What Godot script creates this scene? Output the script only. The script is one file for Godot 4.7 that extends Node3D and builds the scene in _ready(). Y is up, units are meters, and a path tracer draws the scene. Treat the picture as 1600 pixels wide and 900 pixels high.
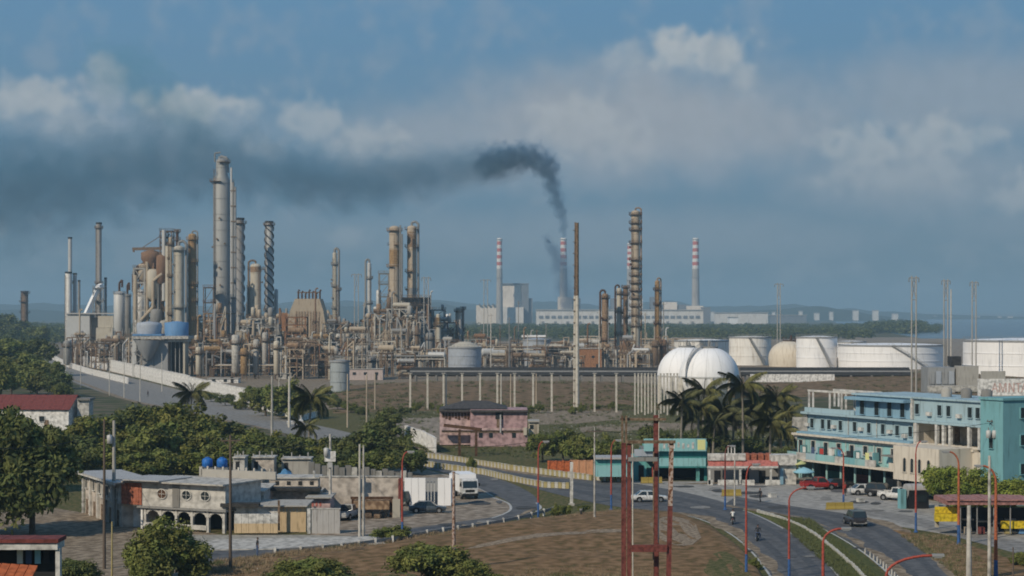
extends Node3D
# An oil refinery by the sea, seen from a hill above a road junction. Units are metres.

const F := 2986.0        # focal length of the photograph, in its pixels
const HZ := 490.0        # row of the horizon
const EYE := 24.0        # height of the viewpoint above the plain
var M := {}
var T := {}
var used := {}
var rng := RandomNumberGenerator.new()
var tint := {}


# ---------------------------------------------------------------- places
func gp(px: float, py: float) -> Vector3:      # a point of the plain
	var d := F * EYE / (py - HZ)
	return Vector3((px - 800.0) * d / F, 0, -d)

func dist(py: float) -> float:
	return F * EYE / (py - HZ)

func at(px: float, d: float, y := 0.0) -> Vector3:
	return Vector3((px - 800.0) * d / F, y, -d)

func hy(py: float, d: float) -> float:         # height of a row at a distance
	return EYE - (py - HZ) * d / F

func rows(px: float) -> float:
	return px / F

# ---------------------------------------------------------------- mesh building
class Build:
	var st := SurfaceTool.new()
	var g := 1
	var n := 0
	func _init() -> void:
		st.begin(Mesh.PRIMITIVE_TRIANGLES)
	func col(c: Color) -> Build:
		st.set_color(c)
		return self
	func flat() -> void:
		st.set_smooth_group(0xFFFFFFFF)
	func tri(a: Vector3, b: Vector3, c: Vector3) -> void:
		st.add_vertex(a); st.add_vertex(b); st.add_vertex(c)
		n += 1
	func ccw(a: Vector3, b: Vector3, c: Vector3, d: Vector3) -> void:   # seen counter-clockwise from outside
		tri(a, c, b); tri(a, d, c)
	func face(c: Vector3, u: Vector3, v: Vector3) -> void:              # u x v points outwards
		flat()
		ccw(c - u - v, c + u - v, c + u + v, c - u + v)
	func box(c: Vector3, s: Vector3, yaw := 0.0, tilt := Vector3.ZERO) -> Build:
		var b := Basis(Vector3.UP, yaw)
		if tilt != Vector3.ZERO:
			b = b * Basis.from_euler(tilt)
		var x := b.x * s.x * 0.5
		var y := b.y * s.y * 0.5
		var z := b.z * s.z * 0.5
		face(c + x, y, z); face(c - x, z, y)
		face(c + y, z, x); face(c - y, x, z)
		face(c + z, x, y); face(c - z, y, x)
		return self
	func beam(a: Vector3, b: Vector3, w: float, h := -1.0) -> Build:    # square bar from a to b
		var ax := b - a
		var l := ax.length()
		if l < 0.0001: return self
		ax /= l
		var up := Vector3.UP if absf(ax.y) < 0.95 else Vector3.RIGHT
		var s := ax.cross(up).normalized() * w * 0.5
		var t := s.cross(ax).normalized() * (w if h < 0 else h) * 0.5
		var m := (a + b) * 0.5
		var e := ax * l * 0.5
		face(m + s, t, e); face(m - s, e, t)
		face(m + t, e, s); face(m - t, s, e)
		face(m + e, s, t); face(m - e, t, s)
		return self
	func tube(a: Vector3, b: Vector3, r0: float, r1 := -1.0, k := 8, caps := true) -> Build:
		if r1 < 0: r1 = r0
		var ax := (b - a)
		if ax.length() < 0.0001: return self
		ax = ax.normalized()
		var v := ax.cross(Vector3(0.31, 0.2, 0.93) if absf(ax.y) > 0.9 else Vector3.UP).normalized()
		var u := v.cross(ax)
		g += 1
		for i in k:
			var t0 := TAU * i / k
			var t1 := TAU * (i + 1) / k
			var d0 := u * cos(t0) + v * sin(t0)
			var d1 := u * cos(t1) + v * sin(t1)
			st.set_smooth_group(g)
			if r1 < 0.0005: tri(a + d0 * r0, b, a + d1 * r0)
			else: ccw(a + d0 * r0, a + d1 * r0, b + d1 * r1, b + d0 * r1)
			if caps:
				flat()
				if r0 > 0.0005: tri(a, a + d0 * r0, a + d1 * r0)
				if r1 > 0.0005: tri(b, b + d1 * r1, b + d0 * r1)
		return self
	func pipe(p: Array, r: float, k := 6) -> Build:                       # a bent pipe with ball joints left square
		for i in p.size() - 1:
			tube(p[i], p[i + 1], r, r, k)
		return self
	func lathe(c: Vector3, prof: Array, k := 20, smooth := true, a0 := 0.0, a1 := TAU) -> Build:   # prof of (radius, height), bottom to top
		g += 1
		for j in prof.size() - 1:
			var p: Vector2 = prof[j]
			var q: Vector2 = prof[j + 1]
			if not smooth: g += 1
			st.set_smooth_group(g)
			for i in k:
				var t0 := a0 + (a1 - a0) * i / k
				var t1 := a0 + (a1 - a0) * (i + 1) / k
				# counter-clockwise from above runs from +x towards -z
				var d0 := Vector3(cos(t0), 0, -sin(t0))
				var d1 := Vector3(cos(t1), 0, -sin(t1))
				var y0 := Vector3(0, p.y, 0) + c
				var y1 := Vector3(0, q.y, 0) + c
				if p.x < 0.0005 and q.x < 0.0005: continue
				if q.x < 0.0005: tri(y0 + d0 * p.x, y1, y0 + d1 * p.x)
				elif p.x < 0.0005: tri(y0, y1 + d0 * q.x, y1 + d1 * q.x)
				else: ccw(y0 + d0 * p.x, y0 + d1 * p.x, y1 + d1 * q.x, y1 + d0 * q.x)
		return self
	func prism(pts: Array, y0: float, y1: float, xf := Transform3D()) -> Build:    # polygon in x,z raised from y0 to y1
		var poly := PackedVector2Array(pts)
		if Geometry2D.is_polygon_clockwise(poly): poly.reverse()
		var idx := Geometry2D.triangulate_polygon(poly)
		flat()
		for i in range(0, idx.size(), 3):
			var a := poly[idx[i]]
			var b := poly[idx[i + 1]]
			var c := poly[idx[i + 2]]
			if (b - a).cross(c - a) < 0:
				var s := b; b = c; c = s
			tri(xf * Vector3(a.x, y1, a.y), xf * Vector3(b.x, y1, b.y), xf * Vector3(c.x, y1, c.y))
			tri(xf * Vector3(a.x, y0, a.y), xf * Vector3(c.x, y0, c.y), xf * Vector3(b.x, y0, b.y))
		for i in poly.size():
			var a := poly[i]
			var b := poly[(i + 1) % poly.size()]
			ccw(xf * Vector3(a.x, y0, a.y), xf * Vector3(a.x, y1, a.y), xf * Vector3(b.x, y1, b.y), xf * Vector3(b.x, y0, b.y))
		return self
	func done() -> ArrayMesh:
		st.generate_normals()
		return st.commit()


func numbered(parent: Node, called: String) -> String:
	var k := str(parent.get_instance_id()) + called
	var n: int = used.get(k, -1) + 1
	used[k] = n
	return called if n == 0 else "%s_%03d" % [called, n]

func obj(called: String, b, m: Material, parent: Node = self, where := Vector3.ZERO) -> MeshInstance3D:
	var o := MeshInstance3D.new()
	o.name = numbered(parent, called)
	o.mesh = b.done() if b is Build else b
	o.material_override = m
	o.position = where
	parent.add_child(o, true)
	return o

func tag(o: Node, label: String, category: String, group := "") -> Node:
	o.set_meta("label", label)
	o.set_meta("category", category)
	if group != "": o.set_meta("group", group)
	return o

func thing(called: String, label: String, category: String, where := Vector3.ZERO, yaw := 0.0, group := "") -> Node3D:
	var o := Node3D.new()
	o.name = numbered(self, called)
	add_child(o, true)
	o.position = where
	o.rotation.y = yaw
	tag(o, label, category, group)
	return o

func struct(called: String, b, m: Material) -> MeshInstance3D:
	var o := obj(called, b, m)
	o.set_meta("kind", "structure")
	return o

func stuff(o: Node) -> Node:
	o.set_meta("kind", "stuff")
	return o

func dup(src: Node3D, where: Vector3, yaw: float, label: String) -> Node3D:
	var base := String(src.name)
	if base.length() > 4 and base[base.length() - 4] == "_" and base.right(3).is_valid_int(): base = base.left(base.length() - 4)
	var o: Node3D = src.duplicate()
	o.name = numbered(self, base)
	add_child(o, true)
	o.position = where
	o.rotation.y = yaw
	o.set_meta("label", label)
	return o


# ---------------------------------------------------------------- materials
func noise_tex(seed_: int, freq: float, oct: int, stops: Array, size := 512, kind := FastNoiseLite.TYPE_SIMPLEX_SMOOTH) -> NoiseTexture2D:
	var n := FastNoiseLite.new()
	n.seed = seed_
	n.noise_type = kind
	n.frequency = freq
	n.fractal_octaves = oct
	var t := NoiseTexture2D.new()
	t.width = size; t.height = size
	t.seamless = true
	t.noise = n
	var gr := Gradient.new()
	gr.offsets = PackedFloat32Array(stops.map(func(s): return s[0]))
	gr.colors = PackedColorArray(stops.map(func(s): return s[1]))
	t.color_ramp = gr
	return t

func grey(v: float) -> Color:
	return Color(v, v, v)

func streak_tex(seed_: int, base: Color, dark: Color, share: float, rust: Color, rust_share: float) -> ImageTexture:   # runs of rain and rust down a wall
	var n := FastNoiseLite.new(); n.seed = seed_; n.frequency = 0.055; n.fractal_octaves = 4
	var f := FastNoiseLite.new(); f.seed = seed_ + 7; f.frequency = 0.02; f.fractal_octaves = 5
	var im := Image.create(256, 256, false, Image.FORMAT_RGB8)
	for y in 256:
		for x in 256:
			var w := minf(1.0, minf(x, 255 - x) / 24.0) * minf(1.0, minf(y, 255 - y) / 24.0)
			var s := n.get_noise_2d(x, y * 0.10) * 0.5 + 0.5
			var p := f.get_noise_2d(x, y * 0.7) * 0.5 + 0.5
			var c := base.lerp(dark, clampf((s - (1.0 - share)) * 4.0, 0, 1) * w * 0.8 + 0.25 * p)
			c = c.lerp(rust, clampf((p * 0.6 + s * 0.4 - (1.0 - rust_share)) * 5.0, 0, 1) * w)
			im.set_pixel(x, y, c)
	return ImageTexture.create_from_image(im)

func mat(key: String, r: float, g: float, b: float, rough := 0.85, tex := "", size := 6.0, metal := 0.0) -> StandardMaterial3D:
	if M.has(key): return M[key]
	var m := StandardMaterial3D.new()
	m.resource_name = key
	m.albedo_color = Color(r, g, b).linear_to_srgb()
	m.roughness = rough
	m.metallic = metal
	m.metallic_specular = 0.35
	if tex != "":
		m.albedo_texture = T[tex]
		m.uv1_triplanar = true
		m.uv1_world_triplanar = true
		m.uv1_scale = Vector3.ONE / size
	M[key] = m
	return m

func make_materials() -> void:
	T.grime = noise_tex(3, 0.012, 5, [[0.0, grey(0.62)], [0.45, grey(0.88)], [0.7, grey(1.0)], [1.0, grey(0.92)]])
	T.soft = noise_tex(6, 0.02, 4, [[0.0, grey(0.80)], [0.5, grey(0.95)], [1.0, grey(1.0)]], 256)
	T.speck = noise_tex(5, 0.05, 4, [[0.0, grey(0.55)], [0.5, grey(0.9)], [1.0, grey(1.0)]])
	T.asphalt = noise_tex(8, 0.02, 6, [[0.0, grey(0.72)], [0.5, grey(0.92)], [0.75, grey(1.0)], [1.0, grey(1.0)]])
	T.rust = noise_tex(11, 0.014, 5, [[0.0, Color(0.42, 0.26, 0.17)], [0.38, Color(0.62, 0.45, 0.33)], [0.5, Color(0.88, 0.82, 0.74)], [1.0, grey(1.0)]])
	T.allrust = noise_tex(13, 0.02, 5, [[0.0, Color(0.55, 0.47, 0.42)], [0.4, Color(0.76, 0.70, 0.64)], [0.65, Color(0.95, 0.9, 0.84)], [1.0, Color(1, 0.97, 0.94)]])
	T.grass = noise_tex(21, 0.02, 6, [[0.0, Color(0.23, 0.28, 0.11)], [0.4, Color(0.36, 0.37, 0.19)], [0.6, Color(0.48, 0.43, 0.29)], [1.0, Color(0.55, 0.47, 0.34)]], 512)
	T.dry = noise_tex(23, 0.013, 6, [[0.0, Color(0.27, 0.29, 0.15)], [0.3, Color(0.40, 0.35, 0.24)], [0.42, Color(0.44, 0.38, 0.29)], [0.6, Color(0.50, 0.43, 0.335)], [1.0, Color(0.58, 0.52, 0.43)]], 512)
	T.dirt = noise_tex(27, 0.015, 6, [[0.0, Color(0.40, 0.36, 0.31)], [0.45, Color(0.56, 0.51, 0.45)], [0.7, Color(0.66, 0.61, 0.55)], [1.0, Color(0.7, 0.66, 0.6)]], 512)
	T.plain = noise_tex(29, 0.01, 6, [[0.0, Color(0.22, 0.27, 0.15)], [0.42, Color(0.34, 0.36, 0.22)], [0.6, Color(0.46, 0.42, 0.33)], [1.0, Color(0.5, 0.45, 0.37)]], 512)
	T.streak = streak_tex(31, grey(1.0), Color(0.74, 0.72, 0.7), 0.42, Color(0.5, 0.36, 0.26), 0.22)
	T.mould = streak_tex(37, grey(1.0), Color(0.72, 0.71, 0.69), 0.40, Color(0.78, 0.72, 0.65), 0.12)
	T.stained = streak_tex(41, grey(1.0), Color(0.76, 0.73, 0.7), 0.42, Color(0.72, 0.56, 0.45), 0.30)
	T.steel = streak_tex(43, grey(1.0), Color(0.86, 0.86, 0.86), 0.42, Color(0.75, 0.68, 0.6), 0.10)
	mat("white", 0.85, 0.85, 0.86, 0.6, "steel", 14)
	mat("white_stain", 0.80, 0.79, 0.76, 0.7, "stained", 18)
	mat("white_wall", 0.80, 0.79, 0.77, 0.9, "grime", 7)
	mat("rust_white", 0.66, 0.60, 0.50, 0.8, "stained", 12)
	mat("silver", 0.32, 0.325, 0.32, 0.6, "steel", 22, 0.15)
	mat("pale_steel", 0.50, 0.505, 0.50, 0.55, "steel", 16, 0.1)
	mat("grey_steel", 0.32, 0.33, 0.34, 0.6, "streak", 12, 0.1)
	mat("mid_steel", 0.25, 0.25, 0.245, 0.7, "streak", 9)
	mat("dark_steel", 0.045, 0.044, 0.043, 0.75, "grime", 6)
	mat("cream", 0.50, 0.46, 0.38, 0.75, "streak", 14)
	mat("tan", 0.45, 0.38, 0.295, 0.8, "stained", 10)
	mat("tan_rust", 0.38, 0.30, 0.225, 0.85, "allrust", 9)
	mat("rust", 0.30, 0.21, 0.155, 0.9, "allrust", 5)
	mat("rust_orange", 0.42, 0.25, 0.155, 0.9, "allrust", 6)
	mat("ochre", 0.44, 0.33, 0.19, 0.85, "allrust", 8)
	mat("rust_dark", 0.12, 0.075, 0.052, 0.9, "allrust", 5)
	mat("frame_brown", 0.255, 0.21, 0.17, 0.9, "allrust", 5)
	mat("beige_clad", 0.44, 0.37, 0.28, 0.85, "stained", 9)
	mat("blue_metal", 0.12, 0.26, 0.48, 0.6, "streak", 9)
	mat("blue_pale", 0.37, 0.41, 0.47, 0.6, "streak", 9)
	mat("tank_grey", 0.33, 0.37, 0.39, 0.7, "stained", 9)
	mat("apron", 0.36, 0.345, 0.305, 0.95, "asphalt", 9)
	mat("concrete", 0.40, 0.385, 0.355, 0.95, "mould", 6)
	mat("concrete_light", 0.52, 0.50, 0.46, 0.95, "grime", 8)
	mat("concrete_dark", 0.21, 0.205, 0.195, 0.95, "mould", 5)
	mat("post_white", 0.56, 0.53, 0.47, 0.9, "soft", 5)
	mat("stack_grey", 0.36, 0.35, 0.34, 0.9, "streak", 40)
	mat("stack_red", 0.50, 0.13, 0.10, 0.8, "streak", 30)
	mat("stack_white", 0.72, 0.70, 0.68, 0.8, "streak", 30)
	mat("plant_white", 0.70, 0.68, 0.65, 0.8, "streak", 40)
	mat("plant_beige", 0.76, 0.69, 0.61, 0.8, "streak", 40)
	mat("plant_grey", 0.19, 0.21, 0.24, 0.8, "streak", 40)
	mat("asphalt", 0.12, 0.122, 0.128, 0.92, "asphalt", 17)
	mat("asphalt_old", 0.255, 0.245, 0.23, 0.95, "asphalt", 13)
	mat("asphalt_worn", 0.092, 0.095, 0.102, 0.85, "asphalt", 9)
	mat("stain", 0.075, 0.075, 0.075, 0.9, "asphalt", 6)
	mat("plaza", 0.36, 0.345, 0.32, 0.95, "asphalt", 15)
	mat("line_white", 0.55, 0.55, 0.53, 0.9, "speck", 2)
	mat("lot", 0.80, 0.79, 0.78, 0.95, "dirt", 14)
	mat("dirt", 0.72, 0.68, 0.61, 1.0, "dirt", 11)
	mat("bare", 0.80, 0.74, 0.66, 1.0, "dirt", 5)
	mat("grass", 0.62, 0.64, 0.58, 1.0, "grass", 9)
	mat("grass_green", 0.50, 0.62, 0.42, 1.0, "grass", 7)
	mat("dry", 0.95, 0.78, 0.63, 1.0, "dry", 12)
	mat("berm", 0.88, 0.77, 0.69, 1.0, "dry", 24)
	mat("plain", 0.62, 0.62, 0.62, 1.0, "plain", 60)
	mat("hill", 0.055, 0.075, 0.045, 1.0, "speck", 300)
	var w := mat("sea", 0.02, 0.05, 0.075, 0.18)
	w.metallic_specular = 0.5
	var wn := FastNoiseLite.new(); wn.seed = 4; wn.frequency = 0.03
	var wt := NoiseTexture2D.new(); wt.width = 256; wt.height = 256; wt.seamless = true; wt.noise = wn; wt.as_normal_map = true; wt.bump_strength = 3.0
	w.normal_enabled = true; w.normal_texture = wt; w.normal_scale = 0.5; w.uv1_triplanar = true; w.uv1_world_triplanar = true; w.uv1_scale = Vector3.ONE / 30.0
	mat("bark", 0.13, 0.105, 0.08, 1.0, "speck", 1.2)
	mat("palm_bark", 0.30, 0.27, 0.23, 1.0, "speck", 0.8)
	for k in [["leaf_dark", 1.4, 1.35, 1.2], ["leaf_mid", 1.9, 1.75, 1.3], ["leaf_olive", 1.95, 1.68, 1.1], ["leaf_light", 2.3, 2.3, 1.2]]:
		var m := StandardMaterial3D.new()
		m.resource_name = k[0]
		m.vertex_color_use_as_albedo = true
		m.albedo_color = Color(minf(1, k[1] / 2.3), minf(1, k[2] / 2.3), minf(1, k[3] / 2.3)).linear_to_srgb()
		m.roughness = 0.7
		m.metallic_specular = 0.3
		m.cull_mode = BaseMaterial3D.CULL_DISABLED
		m.backlight_enabled = true
		m.backlight = Color(0.5, 0.55, 0.25)
		M[k[0]] = m
	mat("turquoise", 0.13, 0.38, 0.38, 0.8, "streak", 8)
	mat("turquoise_light", 0.26, 0.50, 0.52, 0.8, "streak", 8)
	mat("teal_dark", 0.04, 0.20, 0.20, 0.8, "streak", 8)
	mat("hotel_blue", 0.34, 0.47, 0.53, 0.85, "streak", 8)
	mat("hotel_mid", 0.22, 0.38, 0.50, 0.85, "streak", 8)
	mat("hotel_green", 0.27, 0.45, 0.46, 0.85, "streak", 7)
	mat("hotel_teal", 0.18, 0.39, 0.43, 0.85, "streak", 9)
	mat("hotel_beige", 0.62, 0.57, 0.49, 0.9, "streak", 9)
	mat("trim_white", 0.62, 0.61, 0.58, 0.85, "grime", 6)
	mat("pink", 0.46, 0.31, 0.32, 0.9, "grime", 9)
	mat("pink_pale", 0.56, 0.41, 0.40, 0.9, "grime", 8)
	mat("house_pinkish", 0.50, 0.42, 0.40, 0.9, "mould", 6)
	mat("roof_dark", 0.085, 0.08, 0.08, 0.9, "grime", 5)
	mat("roof_red", 0.20, 0.055, 0.048, 0.8, "grime", 4)
	mat("roof_grey", 0.46, 0.45, 0.44, 0.6, "streak", 4, 0.2)
	mat("roof_pink", 0.40, 0.20, 0.18, 0.8, "grime", 4)
	mat("brick_red", 0.40, 0.14, 0.085, 0.9, "grime", 3)
	mat("house_grey", 0.55, 0.535, 0.505, 0.92, "grime", 6)
	mat("house_beige", 0.55, 0.49, 0.43, 0.92, "grime", 9)
	mat("yellow_wash", 0.56, 0.43, 0.27, 0.92, "mould", 4)
	mat("kerb_yellow", 0.46, 0.385, 0.18, 0.85, "speck", 1)
	mat("kerb_white", 0.60, 0.58, 0.52, 0.85, "speck", 1)
	mat("barrier_yellow", 0.42, 0.31, 0.07, 0.7, "speck", 1)
	mat("orange_fence", 0.52, 0.14, 0.05, 0.8, "grime", 3)
	mat("orange_pale", 0.58, 0.30, 0.17, 0.8, "mould", 3)
	mat("lamp_red", 0.42, 0.085, 0.06, 0.6, "grime", 2)
	mat("lamp_orange", 0.46, 0.14, 0.065, 0.5, "grime", 2)
	mat("lamp_blue", 0.05, 0.13, 0.34, 0.5, "grime", 2)
	mat("frame_red", 0.19, 0.056, 0.047, 0.7, "grime", 3)
	mat("frame_faded", 0.50, 0.44, 0.45, 0.75, "rust", 3)
	mat("wood_pole", 0.16, 0.125, 0.10, 0.95, "speck", 1.5)
	mat("black", 0.012, 0.012, 0.013, 0.7)
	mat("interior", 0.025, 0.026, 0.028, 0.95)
	mat("rubber", 0.018, 0.018, 0.018, 0.9)
	mat("chrome", 0.5, 0.5, 0.5, 0.3, "", 1, 0.8)
	mat("lens", 0.75, 0.75, 0.72, 0.2)
	mat("tail_red", 0.35, 0.02, 0.02, 0.3)
	var gl := mat("window_glass", 0.02, 0.028, 0.033, 0.12)
	gl.metallic_specular = 0.6
	mat("tank_blue", 0.03, 0.17, 0.55, 0.5, "grime", 3)
	mat("tarp_blue", 0.10, 0.27, 0.48, 0.8, "grime", 3)
	mat("awning_red", 0.52, 0.17, 0.14, 0.8, "grime", 4)
	mat("awning_pink", 0.62, 0.40, 0.36, 0.8, "grime", 4)
	mat("stall_yellow", 0.70, 0.52, 0.03, 0.55, "grime", 3)
	mat("umbrella_blue", 0.25, 0.48, 0.60, 0.8)
	mat("umbrella_yellow", 0.62, 0.62, 0.28, 0.8)
	for k in [["paint_white", .7, .7, .69], ["paint_black", .018, .019, .022], ["paint_dark", .045, .042, .048], ["paint_red", .36, .025, .02], ["paint_green", .03, .055, .055], ["paint_slate", .075, .095, .115], ["paint_silver", .42, .43, .44]]:
		var m := mat(k[0], k[1], k[2], k[3], 0.35, "grime", 2.5)
		m.clearcoat_enabled = true; m.clearcoat = 0.6; m.clearcoat_roughness = 0.15
	mat("skin", 0.22, 0.12, 0.08, 0.6)
	mat("cloth_dark", 0.03, 0.032, 0.038, 0.95)
	mat("cloth_white", 0.6, 0.6, 0.58, 0.95)
	mat("cloth_blue", 0.06, 0.09, 0.17, 0.95)
	mat("cloth_red", 0.4, 0.05, 0.04, 0.95)
	mat("hair", 0.012, 0.01, 0.009, 0.7)

# ---------------------------------------------------------------- sky: air and clouds only
var cn := FastNoiseLite.new()
var cn2 := FastNoiseLite.new()
# soft clouds: azimuth and height of the centre (in pixels of the photograph from the horizon's middle), radii, amount
const VEIL := [[200, 300, 460, 115, 0.95], [-60, 265, 330, 90, 0.72], [330, 330, 330, 70, 0.6], [700, 330, 420, 90, 0.62], [620, 210, 260, 95, 0.55], [-560, 270, 330, 70, 0.5], [180, 120, 560, 60, 0.35], [-300, 120, 500, 40, 0.22], [900, 140, 400, 50, 0.3]]
# bright heads of cumulus
const HEAD := [[255, 408, 70, 40, 1.0], [320, 398, 60, 44, 0.95], [365, 368, 34, 34, 0.6], [185, 398, 50, 28, 0.5], [110, 290, 95, 55, 0.45], [170, 262, 60, 45, 0.35], [-490, 318, 110, 34, 0.85], [-628, 345, 42, 52, 0.6], [-745, 320, 90, 42, 0.85], [-690, 290, 90, 40, 0.4], [-310, 290, 70, 48, 0.62], [-240, 262, 85, 44, 0.55], [-385, 255, 40, 28, 0.5], [-180, 235, 40, 32, 0.45], [-625, 228, 24, 18, 0.45], [540, 252, 80, 42, 0.62], [650, 262, 95, 42, 0.62], [725, 266, 45, 26, 0.5], [590, 205, 130, 34, 0.35], [790, 180, 60, 36, 0.5], [-795, 130, 40, 26, 0.45], [-260, 118, 45, 24, 0.25]]

func sky_at(dir: Vector3) -> Color:
	var el := asin(clampf(dir.y, -1, 1))
	var az := atan2(dir.x, -dir.z)
	var e := maxf(0.0, el)
	var c := Color(0.132, 0.215, 0.270)
	c = c.lerp(Color(0.135, 0.245, 0.35), smoothstep(0.0, 0.09, e))
	c = c.lerp(Color(0.125, 0.265, 0.425), smoothstep(0.06, 0.19, e))
	c = c.lerp(Color(0.085, 0.20, 0.40), smoothstep(0.2, 1.2, e))
	var u := az * F
	var v := el * F
	var w := dir * F / 100.0
	var n1 := cn.get_noise_3dv(w * 0.9)
	var n2 := cn.get_noise_3dv(w * 2.6 + Vector3(31, 7, 3))
	var bil := 1.0 - absf(cn2.get_noise_3dv(w * 1.6)) * 2.0
	# a broken deck all round, thinning upwards
	var deck := smoothstep(0.02, 0.75, n1 + n2 * 0.4 + 0.12) * (1.0 - smoothstep(0.12, 0.75, e)) * 0.28
	var veil := 0.0
	for b in VEIL:
		var q := Vector2((u - b[0]) / b[2], (v - b[1]) / b[3]).length()
		veil = maxf(veil, b[4] * (1.0 - smoothstep(0.25, 1.15, q - n1 * 0.26 - n2 * 0.07)))
	var head := 0.0
	for b in HEAD:
		var q := Vector2((u - b[0]) / b[2], (v - b[1]) / b[3]).length()
		if q > 2.2: continue
		var top := clampf((v - b[1]) / b[3], -1.5, 1.0)
		var k := 1.0 - q + n2 * 0.45 + n1 * 0.2 + (bil - 0.5) * 0.3
		head = maxf(head, b[4] * smoothstep(-0.08, lerpf(0.9, 0.5, clampf(top * 0.5 + 0.5, 0, 1)), k) * (0.72 + 0.28 * smoothstep(-0.9, 0.4, top)) * (0.8 + 0.2 * bil))
	if absf(az) > 0.33:     # the same clouds go on round the horizon
		var band := 1.0 - smoothstep(30.0, 260.0, absf(v - 300.0))
		var f := smoothstep(0.33, 0.45, absf(az))
		veil = maxf(veil, f * 0.75 * band * smoothstep(-0.3, 0.45, n1))
		head = maxf(head, f * 0.8 * band * smoothstep(0.15, 0.5, n1 * 0.8 + n2 * 0.4 + (bil - 0.5) * 0.3))
	var body := maxf(veil, deck)
	c = c.lerp(Color(0.318, 0.36, 0.408) * (1.0 + 0.07 * n2), body)
	c = c.lerp(Color(0.43, 0.462, 0.478) * (0.95 + 0.08 * bil), clampf(head, 0, 1) * 0.92)
	return c

func make_sky() -> PanoramaSkyMaterial:
	cn.seed = 12; cn.frequency = 1.0; cn.fractal_octaves = 5; cn.fractal_gain = 0.52
	cn2.seed = 40; cn2.frequency = 1.0; cn2.fractal_octaves = 3
	var w := 4096
	var h := 2048
	var im := Image.create(512, 256, false, Image.FORMAT_RGB8)
	for y in 256:
		for x in 512:
			var el := PI * (0.5 - (y + 0.5) / 256.0)
			if el < -0.06:
				im.set_pixel(x, y, Color(0.11, 0.13, 0.13).linear_to_srgb())
				continue
			var az := TAU * (x + 0.5) / 512.0
			im.set_pixel(x, y, sky_at(Vector3(sin(az) * cos(el), sin(el), -cos(az) * cos(el))).linear_to_srgb())
	im.resize(w, h, Image.INTERPOLATE_BILINEAR)
	for y in range(int(h * (0.5 - 0.105)), int(h * 0.503)):       # finer where the clouds are seen closely
		for x in range(-270, 270):
			var el := PI * (0.5 - (y + 0.5) / h)
			var az := TAU * (x + 0.5) / w
			im.set_pixel(posmod(x, w), y, sky_at(Vector3(sin(az) * cos(el), sin(el), -cos(az) * cos(el))).linear_to_srgb())
	var s := PanoramaSkyMaterial.new()
	s.panorama = ImageTexture.create_from_image(im)
	return s

func make_light() -> void:
	var cam := Camera3D.new()
	cam.name = "camera"
	cam.position = Vector3(0, EYE, 0)
	cam.keep_aspect = Camera3D.KEEP_HEIGHT
	cam.set_frustum(900.0 / F, Vector2(0, (HZ - 450.0) / F), 1.0, 30000.0)
	add_child(cam)
	cam.current = true
	var lens := CameraAttributesPhysical.new()       # a soft long lens
	lens.frustum_near = 1.0
	lens.frustum_far = 30000.0
	lens.frustum_focus_distance = 20.0
	lens.frustum_focal_length = 35.0
	lens.exposure_aperture = 2.6
	cam.attributes = lens
	cam.set_frustum(900.0 / F, Vector2(0, (HZ - 450.0) / F), 1.0, 30000.0)
	var env := Environment.new()
	env.background_mode = Environment.BG_SKY
	env.sky = Sky.new()
	env.sky.sky_material = make_sky()
	env.background_energy_multiplier = 1.0
	env.tonemap_mode = Environment.TONE_MAPPER_LINEAR
	env.tonemap_exposure = 1.0
	env.sdfgi_enabled = true
	env.ssao_enabled = true
	env.ssil_enabled = true
	env.fog_enabled = true
	env.fog_density = 0.00015
	env.fog_light_color = Color(0.46, 0.69, 0.86).linear_to_srgb()
	var we := WorldEnvironment.new()
	we.name = "daylight"
	we.environment = env
	add_child(we)
	var sun := DirectionalLight3D.new()
	sun.name = "sun"
	sun.light_energy = 1.1
	sun.light_color = Color(1.0, 0.94, 0.84)
	sun.light_angular_distance = 0.5
	sun.shadow_enabled = true
	add_child(sun)
	sun.look_at_from_position(Vector3(-0.62, 0.66, 0.72), Vector3.ZERO)


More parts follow.
